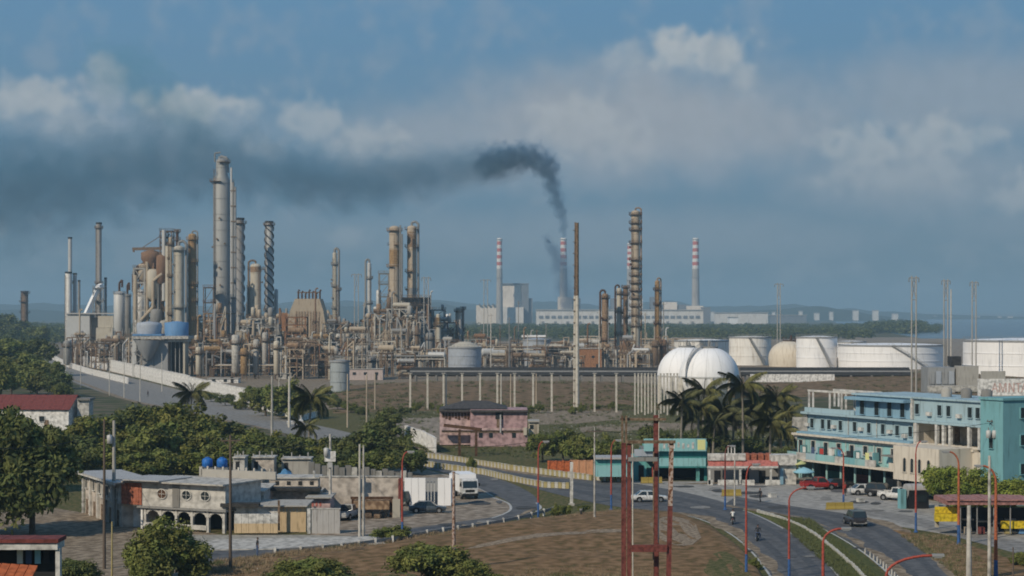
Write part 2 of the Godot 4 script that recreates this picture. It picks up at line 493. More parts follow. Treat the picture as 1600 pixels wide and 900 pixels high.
# ---------------------------------------------------------------- smoke: closed surfaces of even density, one inside the other
func net(f: PackedFloat32Array, n: Vector3i, lo: Vector3, cell: float, level: float) -> ArrayMesh:     # surface nets
	var sy := n.x
	var sz := n.x * n.y
	var corner := [0, 1, sy, sy + 1, sz, sz + 1, sz + sy, sz + sy + 1]
	var edges := [[0, 1], [2, 3], [4, 5], [6, 7], [0, 2], [1, 3], [4, 6], [5, 7], [0, 4], [1, 5], [2, 6], [3, 7]]
	var where := PackedInt32Array()
	where.resize(f.size())
	where.fill(-1)
	var pts := PackedVector3Array()
	for k in n.z - 1:
		for j in n.y - 1:
			for i in n.x - 1:
				var b := i + j * sy + k * sz
				var c := 0
				for q in 8:
					if f[b + corner[q]] > level: c += 1
				if c == 0 or c == 8: continue
				var sum := Vector3.ZERO
				var m := 0
				for e in edges:
					var fa := f[b + corner[e[0]]] - level
					var fb := f[b + corner[e[1]]] - level
					if (fa > 0) == (fb > 0): continue
					var t := fa / (fa - fb)
					var pa := Vector3(e[0] & 1, (e[0] >> 1) & 1, e[0] >> 2)
					var pb := Vector3(e[1] & 1, (e[1] >> 1) & 1, e[1] >> 2)
					sum += pa.lerp(pb, t)
					m += 1
				where[b] = pts.size()
				pts.append(lo + (Vector3(i, j, k) + sum / m) * cell)
	var idx := PackedInt32Array()
	var step := [1, sy, sz]
	for k in range(1, n.z - 1):
		for j in range(1, n.y - 1):
			for i in range(1, n.x - 1):
				var b := i + j * sy + k * sz
				var inside := f[b] > level
				for a in 3:
					if (f[b + step[a]] > level) == inside: continue
					var s1: int = step[(a + 1) % 3]
					var s2: int = step[(a + 2) % 3]
					var q0 := where[b - s1 - s2]
					var q1 := where[b - s2]
					var q2 := where[b]
					var q3 := where[b - s1]
					if inside: idx.append_array([q0, q2, q1, q0, q3, q2])
					else: idx.append_array([q0, q1, q2, q0, q2, q3])
	var nor := PackedVector3Array()
	nor.resize(pts.size())
	for i in range(0, idx.size(), 3):
		var m := (pts[idx[i + 2]] - pts[idx[i]]).cross(pts[idx[i + 1]] - pts[idx[i]])
		for q in 3: nor[idx[i + q]] += m
	for i in nor.size(): nor[i] = nor[i].normalized()
	var arr := []
	arr.resize(Mesh.ARRAY_MAX)
	arr[Mesh.ARRAY_VERTEX] = pts
	arr[Mesh.ARRAY_NORMAL] = nor
	arr[Mesh.ARRAY_INDEX] = idx
	var me := ArrayMesh.new()
	if idx.size(): me.add_surface_from_arrays(Mesh.PRIMITIVE_TRIANGLES, arr)
	return me

func smoke(called: String, puffs: Array, d: float, cell: float, rough: float, levels: Array, parent: Node3D) -> void:
	# puffs: pixel, pixel, radius in pixels, depth offset
	var k := d / F
	var lo := Vector3(1e9, 1e9, 1e9)
	var hi := -lo
	var ps := []
	for p in puffs:
		var c := Vector3((p[0] - 800.0) * k, EYE - (p[1] - HZ) * k, p[3])
		var r: float = p[2] * k
		ps.append([c, r])
		lo = lo.min(c - Vector3.ONE * r * 1.7)
		hi = hi.max(c + Vector3.ONE * r * 1.7)
	var n := Vector3i((hi - lo) / cell) + Vector3i(3, 3, 3)
	var f := PackedFloat32Array()
	f.resize(n.x * n.y * n.z)
	f.fill(-1.0)
	var nz := FastNoiseLite.new()
	nz.seed = 77; nz.frequency = 1.0; nz.fractal_octaves = 4
	for s in ps.size() - 1:
		var a: Vector3 = ps[s][0]
		var b: Vector3 = ps[s + 1][0]
		var ra: float = ps[s][1]
		var rb: float = ps[s + 1][1]
		var rm := maxf(ra, rb) * 1.6
		var l := Vector3i(((a.min(b) - Vector3.ONE * rm) - lo) / cell).max(Vector3i.ONE)
		var u := Vector3i(((a.max(b) + Vector3.ONE * rm) - lo) / cell).min(n - Vector3i(2, 2, 2))
		var ab := b - a
		var l2 := ab.length_squared()
		for z in range(l.z, u.z + 1):
			for y in range(l.y, u.y + 1):
				for x in range(l.x, u.x + 1):
					var p := lo + Vector3(x, y, z) * cell
					var t := clampf((p - a).dot(ab) / l2, 0, 1)
					var r := lerpf(ra, rb, t)
					var q := 1.0 - (p - a - ab * t).length() / r
					var i := x + (y + z * n.y) * n.x
					if q > f[i]: f[i] = q
	for z in n.z:
		for y in n.y:
			for x in n.x:
				var i := x + (y + z * n.y) * n.x
				if f[i] > -0.7 and x > 0 and y > 0 and z > 0 and x < n.x - 1 and y < n.y - 1 and z < n.z - 1:
					f[i] += nz.get_noise_3dv((lo + Vector3(x, y, z) * cell) / rough) * 0.9
				else: f[i] = -1.0
	for v in levels:
		var fm := FogMaterial.new()
		fm.albedo = Color(v[2], v[3], v[4]).linear_to_srgb()
		fm.density = v[1]
		obj(called, net(f, n, lo + Vector3(0, 0, -d), cell, v[0]), fm, parent)


# ---------------------------------------------------------------- ground
func smooth_line(p: Array, per := 4) -> Array:      # a Catmull-Rom line through points
	var out := []
	for i in p.size() - 1:
		var a: Vector3 = p[maxi(i - 1, 0)]
		var b: Vector3 = p[i]
		var c: Vector3 = p[i + 1]
		var d: Vector3 = p[mini(i + 2, p.size() - 1)]
		for k in per:
			out.append(b.cubic_interpolate(c, a, d, float(k) / per))
	out.append(p[-1])
	return out

func ground_line(px: Array, y := 0.0) -> Array:
	return px.map(func(q): return gp(q[0], q[1]) + Vector3(0, y, 0))

var last_surface: Callable
var last_rows := 0

func strip(called: String, left: Array, right: Array, y: float, m: Material, smooth := true, across := 1, bump := 0.0, skew := 0.5, inner := []) -> MeshInstance3D:
	var a := ground_line(left, y)
	var b := ground_line(right, y)
	if smooth:
		a = smooth_line(a); b = smooth_line(b)
	var nz := FastNoiseLite.new()
	nz.seed = 9; nz.frequency = 0.05
	var s := Build.new()
	s.st.set_smooth_group(1)
	var f := func(i: int, t: float) -> Vector3:
		var p: Vector3 = (a[i] as Vector3).lerp(b[i], t)
		if bump > 0.0:
			var u := pow(t, log(0.5) / log(skew))
			var e := sin(PI * float(i) / (a.size() - 1))
			p.y += bump * sin(PI * u) * sqrt(maxf(e, 0.0)) * (1.0 + 0.5 * nz.get_noise_2d(p.x, p.z))
		return p
	last_surface = f
	last_rows = a.size() - 1
	for i in a.size() - 1:
		for k in across:
			var t0 := float(k) / across
			var t1 := float(k + 1) / across
			var p0: Vector3 = f.call(i, t0)
			var p1: Vector3 = f.call(i + 1, t0)
			var q0: Vector3 = f.call(i, t1)
			var q1: Vector3 = f.call(i + 1, t1)
			s.st.set_smooth_group(1)
			if (p1 - p0).cross(q1 - p0).y > 0: s.ccw(p0, p1, q1, q0)
			else: s.ccw(p0, q0, q1, p1)
	for q in inner:       # another surface lying on this one: rows i0..i1, t0..t1
		var z := Build.new()
		for i in range(q[1], q[2]):
			for k in 6:
				var w0: float = 1.0 - pow(absf((i - q[1]) / float(q[2] - q[1]) * 2.0 - 1.0), 2.0)
				var w1: float = 1.0 - pow(absf((i + 1 - q[1]) / float(q[2] - q[1]) * 2.0 - 1.0), 2.0)
				var mid: float = (q[3] + q[4]) * 0.5
				var p := [Vector2(i, lerpf(mid, lerpf(q[3], q[4], k / 6.0), sqrt(w0))), Vector2(i + 1, lerpf(mid, lerpf(q[3], q[4], k / 6.0), sqrt(w1))), Vector2(i + 1, lerpf(mid, lerpf(q[3], q[4], (k + 1) / 6.0), sqrt(w1))), Vector2(i, lerpf(mid, lerpf(q[3], q[4], (k + 1) / 6.0), sqrt(w0)))]
				var v := p.map(func(e): return (f.call(int(e.x), e.y) as Vector3) + Vector3(0, 0.02, 0))
				z.st.set_smooth_group(1)
				if (v[1] - v[0]).cross(v[2] - v[0]).y > 0: z.ccw(v[0], v[1], v[2], v[3])
				else: z.ccw(v[0], v[3], v[2], v[1])
		struct(q[0], z, q[5])
	return struct(called, s, m)

func patch(called: String, px: Array, y: float, m: Material) -> MeshInstance3D:
	var s := Build.new()
	s.prism(px.map(func(q): var g := gp(q[0], q[1]); return Vector2(g.x, g.z)), y - 0.003, y)
	return struct(called, s, m)

func line_mark(px: Array, w: float, y: float) -> void:
	var a := smooth_line(ground_line(px, y))
	var s := Build.new()
	for i in a.size() - 1:
		var d: Vector3 = (a[i + 1] - a[i]).normalized().cross(Vector3.UP) * w * 0.5
		s.flat()
		s.ccw(a[i] - d, a[i] + d, a[i + 1] + d, a[i + 1] - d)
	struct("road_marking", s, M.line_white)

func make_ground() -> void:
	var g := Build.new()
	g.st.set_smooth_group(1)
	for i in 20:
		for j in 20:
			var x := -6000.0 + i * 600.0
			var z := 100.0 - j * 530.0
			g.ccw(Vector3(x, 0, z), Vector3(x + 600, 0, z), Vector3(x + 600, 0, z - 530), Vector3(x, 0, z - 530))
	struct("ground", g, M.plain)
	# the hill that one looks from
	var h := Build.new()
	var nz := FastNoiseLite.new(); nz.seed = 5; nz.frequency = 0.02
	var hh := func(x: float, z: float) -> float:
		var t := clampf((150.0 + z) / 150.0, 0, 1)
		return -0.3 + 22.0 * smoothstep(0, 1, t) * 0.35 + 22.0 * 0.62 * t + nz.get_noise_2d(x, z) * 1.5 * minf(1, t * 6)
	for i in 40:
		for j in 24:
			var x := -200.0 + i * 10.0
			var z := 80.0 - j * 10.0
			h.st.set_smooth_group(1)
			h.ccw(Vector3(x, hh.call(x, z), z), Vector3(x + 10, hh.call(x + 10, z), z), Vector3(x + 10, hh.call(x + 10, z - 10), z - 10), Vector3(x, hh.call(x, z - 10), z - 10))
	struct("hillside", h, M.grass)
	# wide sheets
	patch("refinery_yard", [[60, 533], [1480, 533], [1480, 592], [1060, 612], [560, 640], [440, 640], [280, 604], [100, 566]], 0.03, M.dirt)
	patch("tank_farm_yard", [[1040, 527], [2000, 527], [2200, 600], [1100, 612]], 0.02, M.lot)
	patch("roadside_grass", [[430, 640], [1240, 640], [1240, 745], [880, 742], [640, 705], [560, 735]], 0.012, M.grass)
	patch("roadside_verge", [[560, 700], [980, 745], [1260, 770], [1620, 850], [1640, 985], [0, 985], [-60, 800], [120, 690]], 0.008, M.grass)
	patch("house_yard", [[60, 790], [360, 838], [360, 905], [-20, 1000], [-200, 985], [-150, 830]], 0.016, M.dirt)
	strip("earth_berm", [[520, 646], [640, 642], [800, 642], [960, 642], [1030, 640]], [[520, 600], [640, 600], [800, 600], [960, 600], [1030, 600]], 0.02, M.berm, false, 10, 2.4, 0.75)
	berm_spots(2600, 11)
	strip("earth_berm", [[1120, 622], [1300, 620], [1500, 620], [1640, 625]], [[1120, 588], [1300, 588], [1500, 588], [1640, 588]], 0.02, M.berm, false, 8, 3.4, 0.6)
	berm_spots(1400, 12)
	strip("mown_field", [[300, 893], [420, 872], [560, 860], [650, 845], [740, 830], [830, 813], [900, 805], [960, 800], [1040, 803], [1090, 815], [1130, 838], [1165, 868], [1190, 900], [1205, 935]],
		[[300, 990], [400, 990], [500, 990], [600, 990], [690, 990], [780, 990], [860, 990], [930, 990], [1000, 990], [1060, 990], [1110, 990], [1150, 990], [1180, 990], [1200, 990]], 0.03, M.dry, true, 28, 1.0, 0.25, [["bare_path", 31, 37, 0.10, 0.42, M.bare], ["bare_path", 16, 30, 0.30, 0.36, M.bare], ["green_patch", 38, 48, 0.25, 0.9, M.grass], ["green_patch", 2, 14, 0.45, 0.9, M.grass]])
	patch("dirt_lane", [[588, 655], [690, 652], [700, 690], [672, 700], [640, 690], [600, 672]], 0.02, M.lot)
	patch("dirt_lane", [[826, 640], [972, 640], [972, 655], [900, 662], [830, 664]], 0.02, M.dirt)
	patch("dirt_lane", [[905, 668], [1000, 660], [1240, 664], [1240, 674], [1000, 672], [910, 676]], 0.02, M.dirt)

var berm_tufts := []
func berm_spots(n: int, seed_: int) -> void:
	var r := RandomNumberGenerator.new(); r.seed = seed_
	var nz := FastNoiseLite.new(); nz.seed = seed_; nz.frequency = 0.05
	for k in n:
		var i := r.randi() % last_rows
		var t := r.randf()
		var p: Vector3 = (last_surface.call(i, t) as Vector3).lerp(last_surface.call(i + 1, t), r.randf())
		if nz.get_noise_2d(p.x, p.z) + (0.45 - t) * 0.5 < 0.05: continue
		berm_tufts.append(Transform3D(Basis(Vector3.UP, r.randf() * TAU).scaled(Vector3(2.4, 1.5, 2.4)), p))

func make_roads() -> void:
	# the paved square before the hotel, and the yard of the lorries
	patch("plaza", [[925, 752], [1110, 752], [1250, 754], [1400, 772], [1620, 812], [1700, 850], [1540, 846], [1400, 822], [1270, 802], [1150, 790], [1010, 785], [900, 770]], 0.02, M.plaza)
	patch("lorry_yard", [[590, 742], [640, 728], [700, 742], [760, 768], [800, 790], [800, 806], [740, 822], [640, 836], [560, 846], [300, 872], [300, 840], [480, 838], [530, 800]], 0.02, M.lot)
	patch("concrete_apron", [[262, 836], [352, 836], [478, 836], [545, 838], [602, 836], [640, 832], [600, 842], [430, 866], [300, 876], [270, 860]], 0.026, M.apron)
	strip("slip_road", [[610, 712], [660, 720], [720, 733], [790, 752], [835, 775], [838, 796], [800, 812], [740, 822], [650, 838], [560, 852], [430, 866], [280, 884]],
		[[620, 727], [660, 732], [700, 741], [750, 764], [795, 785], [796, 798], [770, 808], [720, 815], [640, 826], [550, 838], [430, 850], [270, 864]], 0.03, M.asphalt)
	strip("refinery_road", [[40, 517], [75, 545], [120, 573.5], [200, 589.5], [280, 609.5], [360, 631], [440, 653], [520, 670], [600, 690]],
		[[30, 518], [60, 549], [85, 582], [180, 620], [270, 640], [350, 658], [430, 674], [510, 690], [590, 704]], 0.034, M.asphalt_old)
	strip("main_road", [[600, 690], [680, 709], [760, 730], [840, 744], [920, 750], [1000, 757], [1080, 772], [1130, 785], [1190, 806], [1250, 838], [1300, 880], [1350, 940]],
		[[590, 704], [660, 720], [720, 734], [800, 752], [860, 770], [950, 790], [1040, 800], [1090, 808], [1130, 825], [1165, 850], [1200, 892], [1225, 950]], 0.034, M.asphalt)
	strip("upper_road", [[1150, 776], [1230, 790], [1320, 803], [1390, 822], [1440, 850], [1490, 895], [1540, 960]],
		[[1130, 790], [1190, 800], [1255, 812], [1300, 832], [1350, 862], [1400, 905], [1450, 960]], 0.038, M.asphalt)
	strip("service_lane", [[1330, 793], [1420, 806], [1500, 826], [1600, 848], [1700, 868]], [[1340, 802], [1420, 818], [1490, 838], [1600, 868], [1700, 893]], 0.030, M.asphalt_old)
	line_mark([[1052, 802], [1092, 811], [1132, 829], [1168, 856], [1203, 900], [1222, 945]], 0.22, 0.044)
	line_mark([[1140, 790], [1188, 808], [1246, 840], [1294, 882], [1340, 940]], 0.2, 0.044)
	line_mark([[1256, 814], [1302, 835], [1352, 866], [1400, 908], [1440, 950]], 0.22, 0.048)
	line_mark([[1326, 806], [1388, 824], [1436, 852], [1486, 896], [1530, 950]], 0.2, 0.048)
	line_mark([[770, 778], [793, 786], [798, 796], [786, 804], [768, 810]], 0.3, 0.044)
	line_mark([[690, 741], [745, 762], [770, 776]], 0.15, 0.044)
	line_mark([[838, 786], [845, 793], [838, 800]], 0.3, 0.044)
	strip("median_grass", [[1160, 796], [1200, 806], [1262, 818], [1312, 842], [1360, 876], [1398, 920], [1420, 950]],
		[[1160, 797], [1196, 810], [1252, 842], [1300, 886], [1345, 940], [1370, 960], [1380, 970]], 0.042, M.grass_green, true, 6, 0.25)
	strip("verge_grass", [[1395, 828], [1440, 836], [1500, 848], [1580, 874], [1700, 905]], [[1395, 829], [1446, 856], [1492, 898], [1540, 950], [1560, 990]], 0.042, M.dry, true, 6, 0.2)
	for q in [[[[680, 709], [760, 730], [840, 744], [920, 750], [1000, 757], [1080, 772], [1130, 785], [1190, 806], [1250, 838], [1300, 880], [1350, 940]], [[720, 734], [760, 744], [800, 752], [860, 770], [950, 790], [1040, 800], [1090, 808], [1130, 825], [1165, 850], [1200, 892], [1225, 950]]], [[[1150, 776], [1230, 790], [1320, 803], [1390, 822], [1440, 850], [1490, 895], [1540, 960]], [[1130, 790], [1190, 800], [1255, 812], [1300, 832], [1350, 862], [1400, 905], [1450, 960]]]]:
		for w in [[0.24, 0.38], [0.60, 0.74]]:
			var la := []
			var lb := []
			for i in q[0].size():
				var u := Vector2(q[0][i][0], q[0][i][1])
				var v := Vector2(q[1][i][0], q[1][i][1])
				la.append([u.lerp(v, w[0]).x, u.lerp(v, w[0]).y]); lb.append([u.lerp(v, w[1]).x, u.lerp(v, w[1]).y])
			strip("wheel_track", la, lb, 0.043, M.asphalt_worn)
	# worn shoulders, repairs and stains
	var r := RandomNumberGenerator.new(); r.seed = 31
	for q in [[[1035, 800], [1090, 808], [1130, 825], [1165, 850], [1200, 892], [1225, 950]], [[1130, 790], [1190, 800], [1255, 812], [1300, 832], [1350, 862], [1400, 905], [1450, 960]], [[1330, 804], [1390, 822], [1440, 850], [1490, 895], [1540, 960]], [[1190, 806], [1250, 838], [1300, 880], [1350, 940]], [[600, 690], [680, 709], [760, 730], [840, 744], [920, 750]], [[430, 866], [560, 852], [650, 838], [740, 822], [800, 812], [838, 796]], [[85, 582], [180, 620], [270, 640], [350, 658], [430, 674]], [[1060, 757], [1250, 757], [1400, 776]]]:
		var c := smooth_line(ground_line(q, 0.05), 10)
		var s := Build.new()
		s.st.set_smooth_group(1)
		var o0 := r.randf_range(-0.5, 0.5)
		var o1 := 0.8
		for i in c.size() - 1:
			var d: Vector3 = (c[i + 1] - c[i]).normalized().cross(Vector3.UP)
			var p0 := clampf(o0 + r.randf_range(-0.3, 0.3), -0.9, 0.5)
			var p1 := clampf(o1 + r.randf_range(-0.5, 0.5), 0.6, 1.8)
			s.flat()
			s.ccw(c[i] - d * o1, c[i] - d * o0, c[i + 1] - d * p0, c[i + 1] - d * p1)
			o0 = p0; o1 = p1
		struct("dusty_shoulder", s, M.dirt)
	for i in 46:
		var px := r.randf_range(1040, 1480) if i < 24 else (r.randf_range(640, 830) if i < 36 else r.randf_range(1160, 1400))
		var py := r.randf_range(760, 800) if i < 24 else (r.randf_range(748, 822) if i < 36 else r.randf_range(812, 880))
		var w := r.randf_range(6, 26)
		var hgt := r.randf_range(1.0, 4.0)
		var pts := []
		for k in 9:
			var a := TAU * k / 9
			pts.append([px + cos(a) * w * r.randf_range(0.6, 1.0), py + sin(a) * hgt * r.randf_range(0.6, 1.0)])
		patch("road_patch", pts, 0.056 + 0.004 * (i % 8), [M.stain, M.asphalt, M.asphalt_old, M.stain][i % 4])
	# a row of white kerbstones along the median
	var k := thing("kerb_row", "whitewashed kerbstones in a row along the grassy median between the two roads", "kerb", Vector3.ZERO)
	var c := smooth_line(ground_line([[1180, 801], [1225, 815], [1262, 832], [1300, 860], [1340, 896], [1368, 930]]), 40)
	var st := Build.new()
	st.box(Vector3.ZERO, Vector3(0.75, 0.5, 0.3))
	var me := st.done()
	var last: Vector3 = c[0]
	for p in c:
		if (p - last).length() < 1.05: continue
		var o := obj("kerbstone", me, M.kerb_white, k, p + Vector3(rng.randf_range(-.05, .05), 0.22, rng.randf_range(-.05, .05)))
		o.rotation.y = atan2(-(p.z - last.z), p.x - last.x) + rng.randf_range(-0.12, 0.12)
		o.rotation.z = rng.randf_range(-0.08, 0.08)
		last = p

func ridge(called: String, d: float, w: float, crest: Array, seed_: int, m: Material) -> void:
	# a range of hills whose crest passes through these picture heights
	var nz := FastNoiseLite.new(); nz.seed = seed_; nz.frequency = 0.004; nz.fractal_octaves = 5
	var s := Build.new()
	var prof := [0.0, 0.18, 0.5, 0.8, 1.0, 0.9, 0.6, 0.2, 0.0]
	var cols := []
	for i in crest.size() - 1:
		for k in 12:
			var t := k / 12.0
			var px := lerpf(crest[i][0], crest[i + 1][0], t)
			var py := lerpf(crest[i][1], crest[i + 1][1], smoothstep(0, 1, t))
			var top := maxf(1.0, hy(py, d))
			var c := []
			for q in prof.size():
				var z := -d + w * (0.5 - q / 8.0)
				var x := (px - 800.0) * d / F
				c.append(Vector3(x, maxf(0.0, prof[q] * top * (1.0 + 0.22 * nz.get_noise_2d(x, z * 2.0))) - (0.5 if prof[q] == 0.0 else 0.0), z))
			cols.append(c)
	for i in cols.size() - 1:
		for q in prof.size() - 1:
			s.st.set_smooth_group(1)
			s.ccw(cols[i][q], cols[i + 1][q], cols[i + 1][q + 1], cols[i][q + 1])
	struct(called, s, m)

func make_far_land() -> void:
	ridge("hills", 8600, 1500, [[-300, 486], [-100, 480], [60, 474], [160, 478], [330, 477], [480, 472], [600, 470], [690, 468], [760, 476], [850, 470], [940, 477], [1050, 472], [1130, 480], [1230, 476], [1320, 482], [1390, 487], [1480, 492], [1600, 495], [1750, 494]], 2, M.hill)
	ridge("hills", 6200, 700, [[1090, 500], [1150, 488], [1200, 483], [1270, 480], [1320, 484], [1370, 492], [1420, 500]], 6, M.hill)
	ridge("hills", 6600, 900, [[-300, 490], [0, 484], [80, 486], [330, 490], [520, 480], [600, 476], [680, 474], [740, 484], [800, 490], [870, 485], [960, 494]], 9, M.hill)
	patch("sea", [[1365, 516], [1440, 529], [2100, 531], [3300, 531], [3300, 499], [1330, 499], [1300, 503]], 0.05, M.sea)

const TONES := [0.62, 0.78, 0.92, 1.05, 1.22]

# ---------------------------------------------------------------- trees
var crowns := []
var scrub_mesh: ArrayMesh

func leaf_mesh(seed_: int, clumps: int, per: int, size: float, spread: float, hollow: float) -> ArrayMesh:
	# leaves in clumps through a crown of radius 1 and height 1.7 standing on y = 0
	var r := RandomNumberGenerator.new(); r.seed = seed_
	var v := PackedVector3Array(); var nn := PackedVector3Array(); var cc := PackedColorArray()
	var lobes := []
	if clumps > 20:
		for k in 7:
			var b := TAU * k / 6.0 + r.randf() * 0.7
			var q := 0.0 if k == 6 else r.randf_range(0.38, 0.66)
			lobes.append([Vector3(cos(b) * q, r.randf_range(0.45, 1.15) + (0.25 if k == 6 else 0.0), sin(b) * q), r.randf_range(0.34, 0.52)])
	for c in clumps:
		var a := r.randf() * TAU
		var y := r.randf()
		var rim := sqrt(maxf(0.0, 1.0 - pow((y - 0.42) / 0.6, 2.0)))
		var rr := rim * (hollow + (1.0 - hollow) * sqrt(r.randf())) * r.randf_range(0.8, 1.12)
		var ctr := Vector3(cos(a) * rr, 0.1 + y * 1.5, sin(a) * rr)
		var cr := spread * r.randf_range(0.6, 1.35)
		if lobes.size():
			var lb: Array = lobes[r.randi() % lobes.size()]
			ctr = lb[0] + Vector3(r.randfn(), r.randfn() * 0.8, r.randfn()).normalized() * lb[1] * pow(r.randf(), 0.35)
			ctr.y = maxf(ctr.y, 0.08)
		var tone: float = TONES[r.randi() % 5]
		var hue := r.randf()
		var base := Color(0.15, 0.205, 0.07).lerp(Color(0.24, 0.265, 0.10), hue) * tone
		for l in per:
			var dir := Vector3(r.randfn(), r.randfn() * 0.75, r.randfn()).normalized()
			var p := ctr + dir * cr * pow(r.randf(), 0.45)
			var nrm := (dir * 0.7 + Vector3(r.randfn() * 0.5, 0.45 + r.randfn() * 0.4, r.randfn() * 0.5)).normalized()
			var t := nrm.cross(Vector3(r.randfn(), r.randfn(), r.randfn())).normalized()
			var b := nrm.cross(t)
			var s := size * r.randf_range(0.6, 1.35)
			var col := base * r.randf_range(0.78, 1.18)
			col.a = 1.0
			var q := [p - t * s, p + b * s * 0.45, p + t * s, p - b * s * 0.45]
			for k in [0, 1, 2, 0, 2, 3]:
				v.append(q[k]); nn.append(nrm); cc.append(col)
	var arr := []
	arr.resize(Mesh.ARRAY_MAX)
	arr[Mesh.ARRAY_VERTEX] = v; arr[Mesh.ARRAY_NORMAL] = nn; arr[Mesh.ARRAY_COLOR] = cc
	var me := ArrayMesh.new()
	me.add_surface_from_arrays(Mesh.PRIMITIVE_TRIANGLES, arr)
	return me

func make_crowns() -> void:
	for k in 5:
		crowns.append(leaf_mesh(100 + k, 96, 68, 0.08, 0.23, 0.5))
	crowns.append(leaf_mesh(120, 200, 100, 0.053, 0.2, 0.35))   # finer, for near trees
	crowns.append(leaf_mesh(121, 200, 100, 0.053, 0.2, 0.35))
	scrub_mesh = leaf_mesh(130, 14, 12, 0.2, 0.5, 0.3)

var tree_n := 0
func tree(called: String, label: String, px: float, base: float, top: float, w: float, leaf := "leaf_dark", group := "", near := false, d := 0.0) -> Node3D:
	if d == 0.0: d = dist(base)
	var t := thing(called, label, "bush" if called.ends_with("bush") else "tree", at(px, d), rng.randf() * TAU, group)
	var k := d / F
	var h := hy(top, d)
	var r := w * 0.56 * k
	tree_n += 1
	var cm: ArrayMesh = crowns[5 + tree_n % 2] if near else crowns[tree_n % 5]
	var low := h * (0.02 if called.ends_with("bush") else 0.12)
	var cr := obj("crown", cm, M[leaf], t, Vector3(0, low, 0))
	cr.scale = Vector3(r, (h - low) / 1.68, r)
	var s := Build.new()
	var tr := clampf(h * 0.028, 0.06, 0.3)
	s.tube(Vector3(0, -0.4, 0), Vector3(r * 0.05, h * 0.4, 0), tr * 1.25, tr * 0.8, 7, false)
	for i in 6:
		var a := TAU * i / 6.0 + 0.5
		s.tube(Vector3(r * 0.05, h * (0.25 + 0.03 * i), 0), Vector3(cos(a) * r * 0.6, h * (0.55 + 0.05 * (i % 3)), sin(a) * r * 0.6), tr * 0.5, tr * 0.12, 5, false)
	obj("trunk", s, M.bark, t)
	return t

var frond_meshes := []
func make_fronds() -> void:
	for k in 3:
		var r := RandomNumberGenerator.new(); r.seed = 60 + k
		var v := PackedVector3Array(); var nn := PackedVector3Array(); var cc := PackedColorArray()
		var droop := [0.55, 0.95, 1.45][k] as float
		var n := 34
		var spine := []
		var p := Vector3.ZERO
		var ang := [0.95, 0.6, 0.2][k] as float
		for i in n + 1:
			spine.append(p)
			p += Vector3(cos(ang), sin(ang), 0) / n
			ang -= droop * 1.5 / n
		var put := func(q: Array, nrm: Vector3, c: Color) -> void:
			for z in [0, 1, 2, 0, 2, 3]:
				v.append(q[z]); nn.append(nrm); cc.append(c)
		for i in n:
			var a: Vector3 = spine[i]
			var b: Vector3 = spine[i + 1]
			var wd := 0.014 * (1.0 - float(i) / n) + 0.003
			put.call([a + Vector3(0, 0, wd), b + Vector3(0, 0, wd), b - Vector3(0, 0, wd), a - Vector3(0, 0, wd)], Vector3.UP, Color(0.12, 0.12, 0.05))
			if i < 2: continue
			var ln := 0.20 * sin(PI * (0.12 + 0.82 * float(i) / n)) + 0.04
			for sd in [-1.0, 1.0]:
				for hf in 2:
					var o := a.lerp(b, hf * 0.5)
					var tip := o + Vector3(ln * 0.5, -ln * (0.5 + 0.6 * r.randf()) * (0.6 + droop * 0.5), sd * ln * 0.7)
					var e := Vector3(0.011, 0, 0)
					var tone := r.randf_range(0.7, 1.4)
					put.call([o - e, o + e, tip + e * 0.2, tip - e * 0.2], Vector3(0, 0.8, sd * 0.5).normalized(), Color(0.21 * tone, 0.22 * tone, 0.105 * tone))
		var arr := []
		arr.resize(Mesh.ARRAY_MAX)
		arr[Mesh.ARRAY_VERTEX] = v; arr[Mesh.ARRAY_NORMAL] = nn; arr[Mesh.ARRAY_COLOR] = cc
		var me := ArrayMesh.new()
		me.add_surface_from_arrays(Mesh.PRIMITIVE_TRIANGLES, arr)
		frond_meshes.append(me)

func palm(label: String, px: float, d: float, crown_y: float, len_px: float, lean := 0.6, leaf := "leaf_mid", group := "") -> void:
	var h := hy(crown_y, d)
	var t := thing("palm_tree", label, "palm tree", at(px, d), rng.randf() * TAU, group)
	var s := Build.new()
	var p := Vector3(0, -0.3, 0)
	var a0 := Vector3(-lean, 0, 0)
	p += a0
	for i in 9:
		var u := (i + 1) / 9.0
		var q := a0 * (1.0 - u * u) + Vector3(0, h * u, 0)
		s.tube(p, q, 0.24 - 0.012 * i, 0.24 - 0.012 * (i + 1), 7, false)
		p = q
	obj("trunk", s, M.palm_bark, t)
	var l := len_px * d / F
	for i in 26:
		var k := 0 if i < 8 else (1 if i < 17 else 2)
		var f := obj("frond", frond_meshes[k], M[leaf], t, Vector3(0, h, 0))
		f.rotation.y = i * 2.4 + rng.randf() * 0.4
		f.scale = Vector3.ONE * l * rng.randf_range(0.85, 1.12)
	var nut := Build.new()
	for i in 5: nut.lathe(Vector3(cos(i * 1.3) * 0.3, h - 0.35, sin(i * 1.3) * 0.3), [Vector2(0, -0.16), Vector2(0.13, -0.05), Vector2(0.13, 0.06), Vector2(0, 0.16)], 6)
	obj("coconut", nut, M.tan, t)

func scatter(called: String, me: Mesh, m: Material, spots: Array) -> void:    # transforms; what nobody could count
	var mm := MultiMesh.new()
	mm.transform_format = MultiMesh.TRANSFORM_3D
	mm.mesh = me
	mm.instance_count = spots.size()
	for i in spots.size(): mm.set_instance_transform(i, spots[i])
	var o := MultiMeshInstance3D.new()
	o.name = numbered(self, called)
	o.multimesh = mm
	o.material_override = m
	add_child(o, true)
	stuff(o)

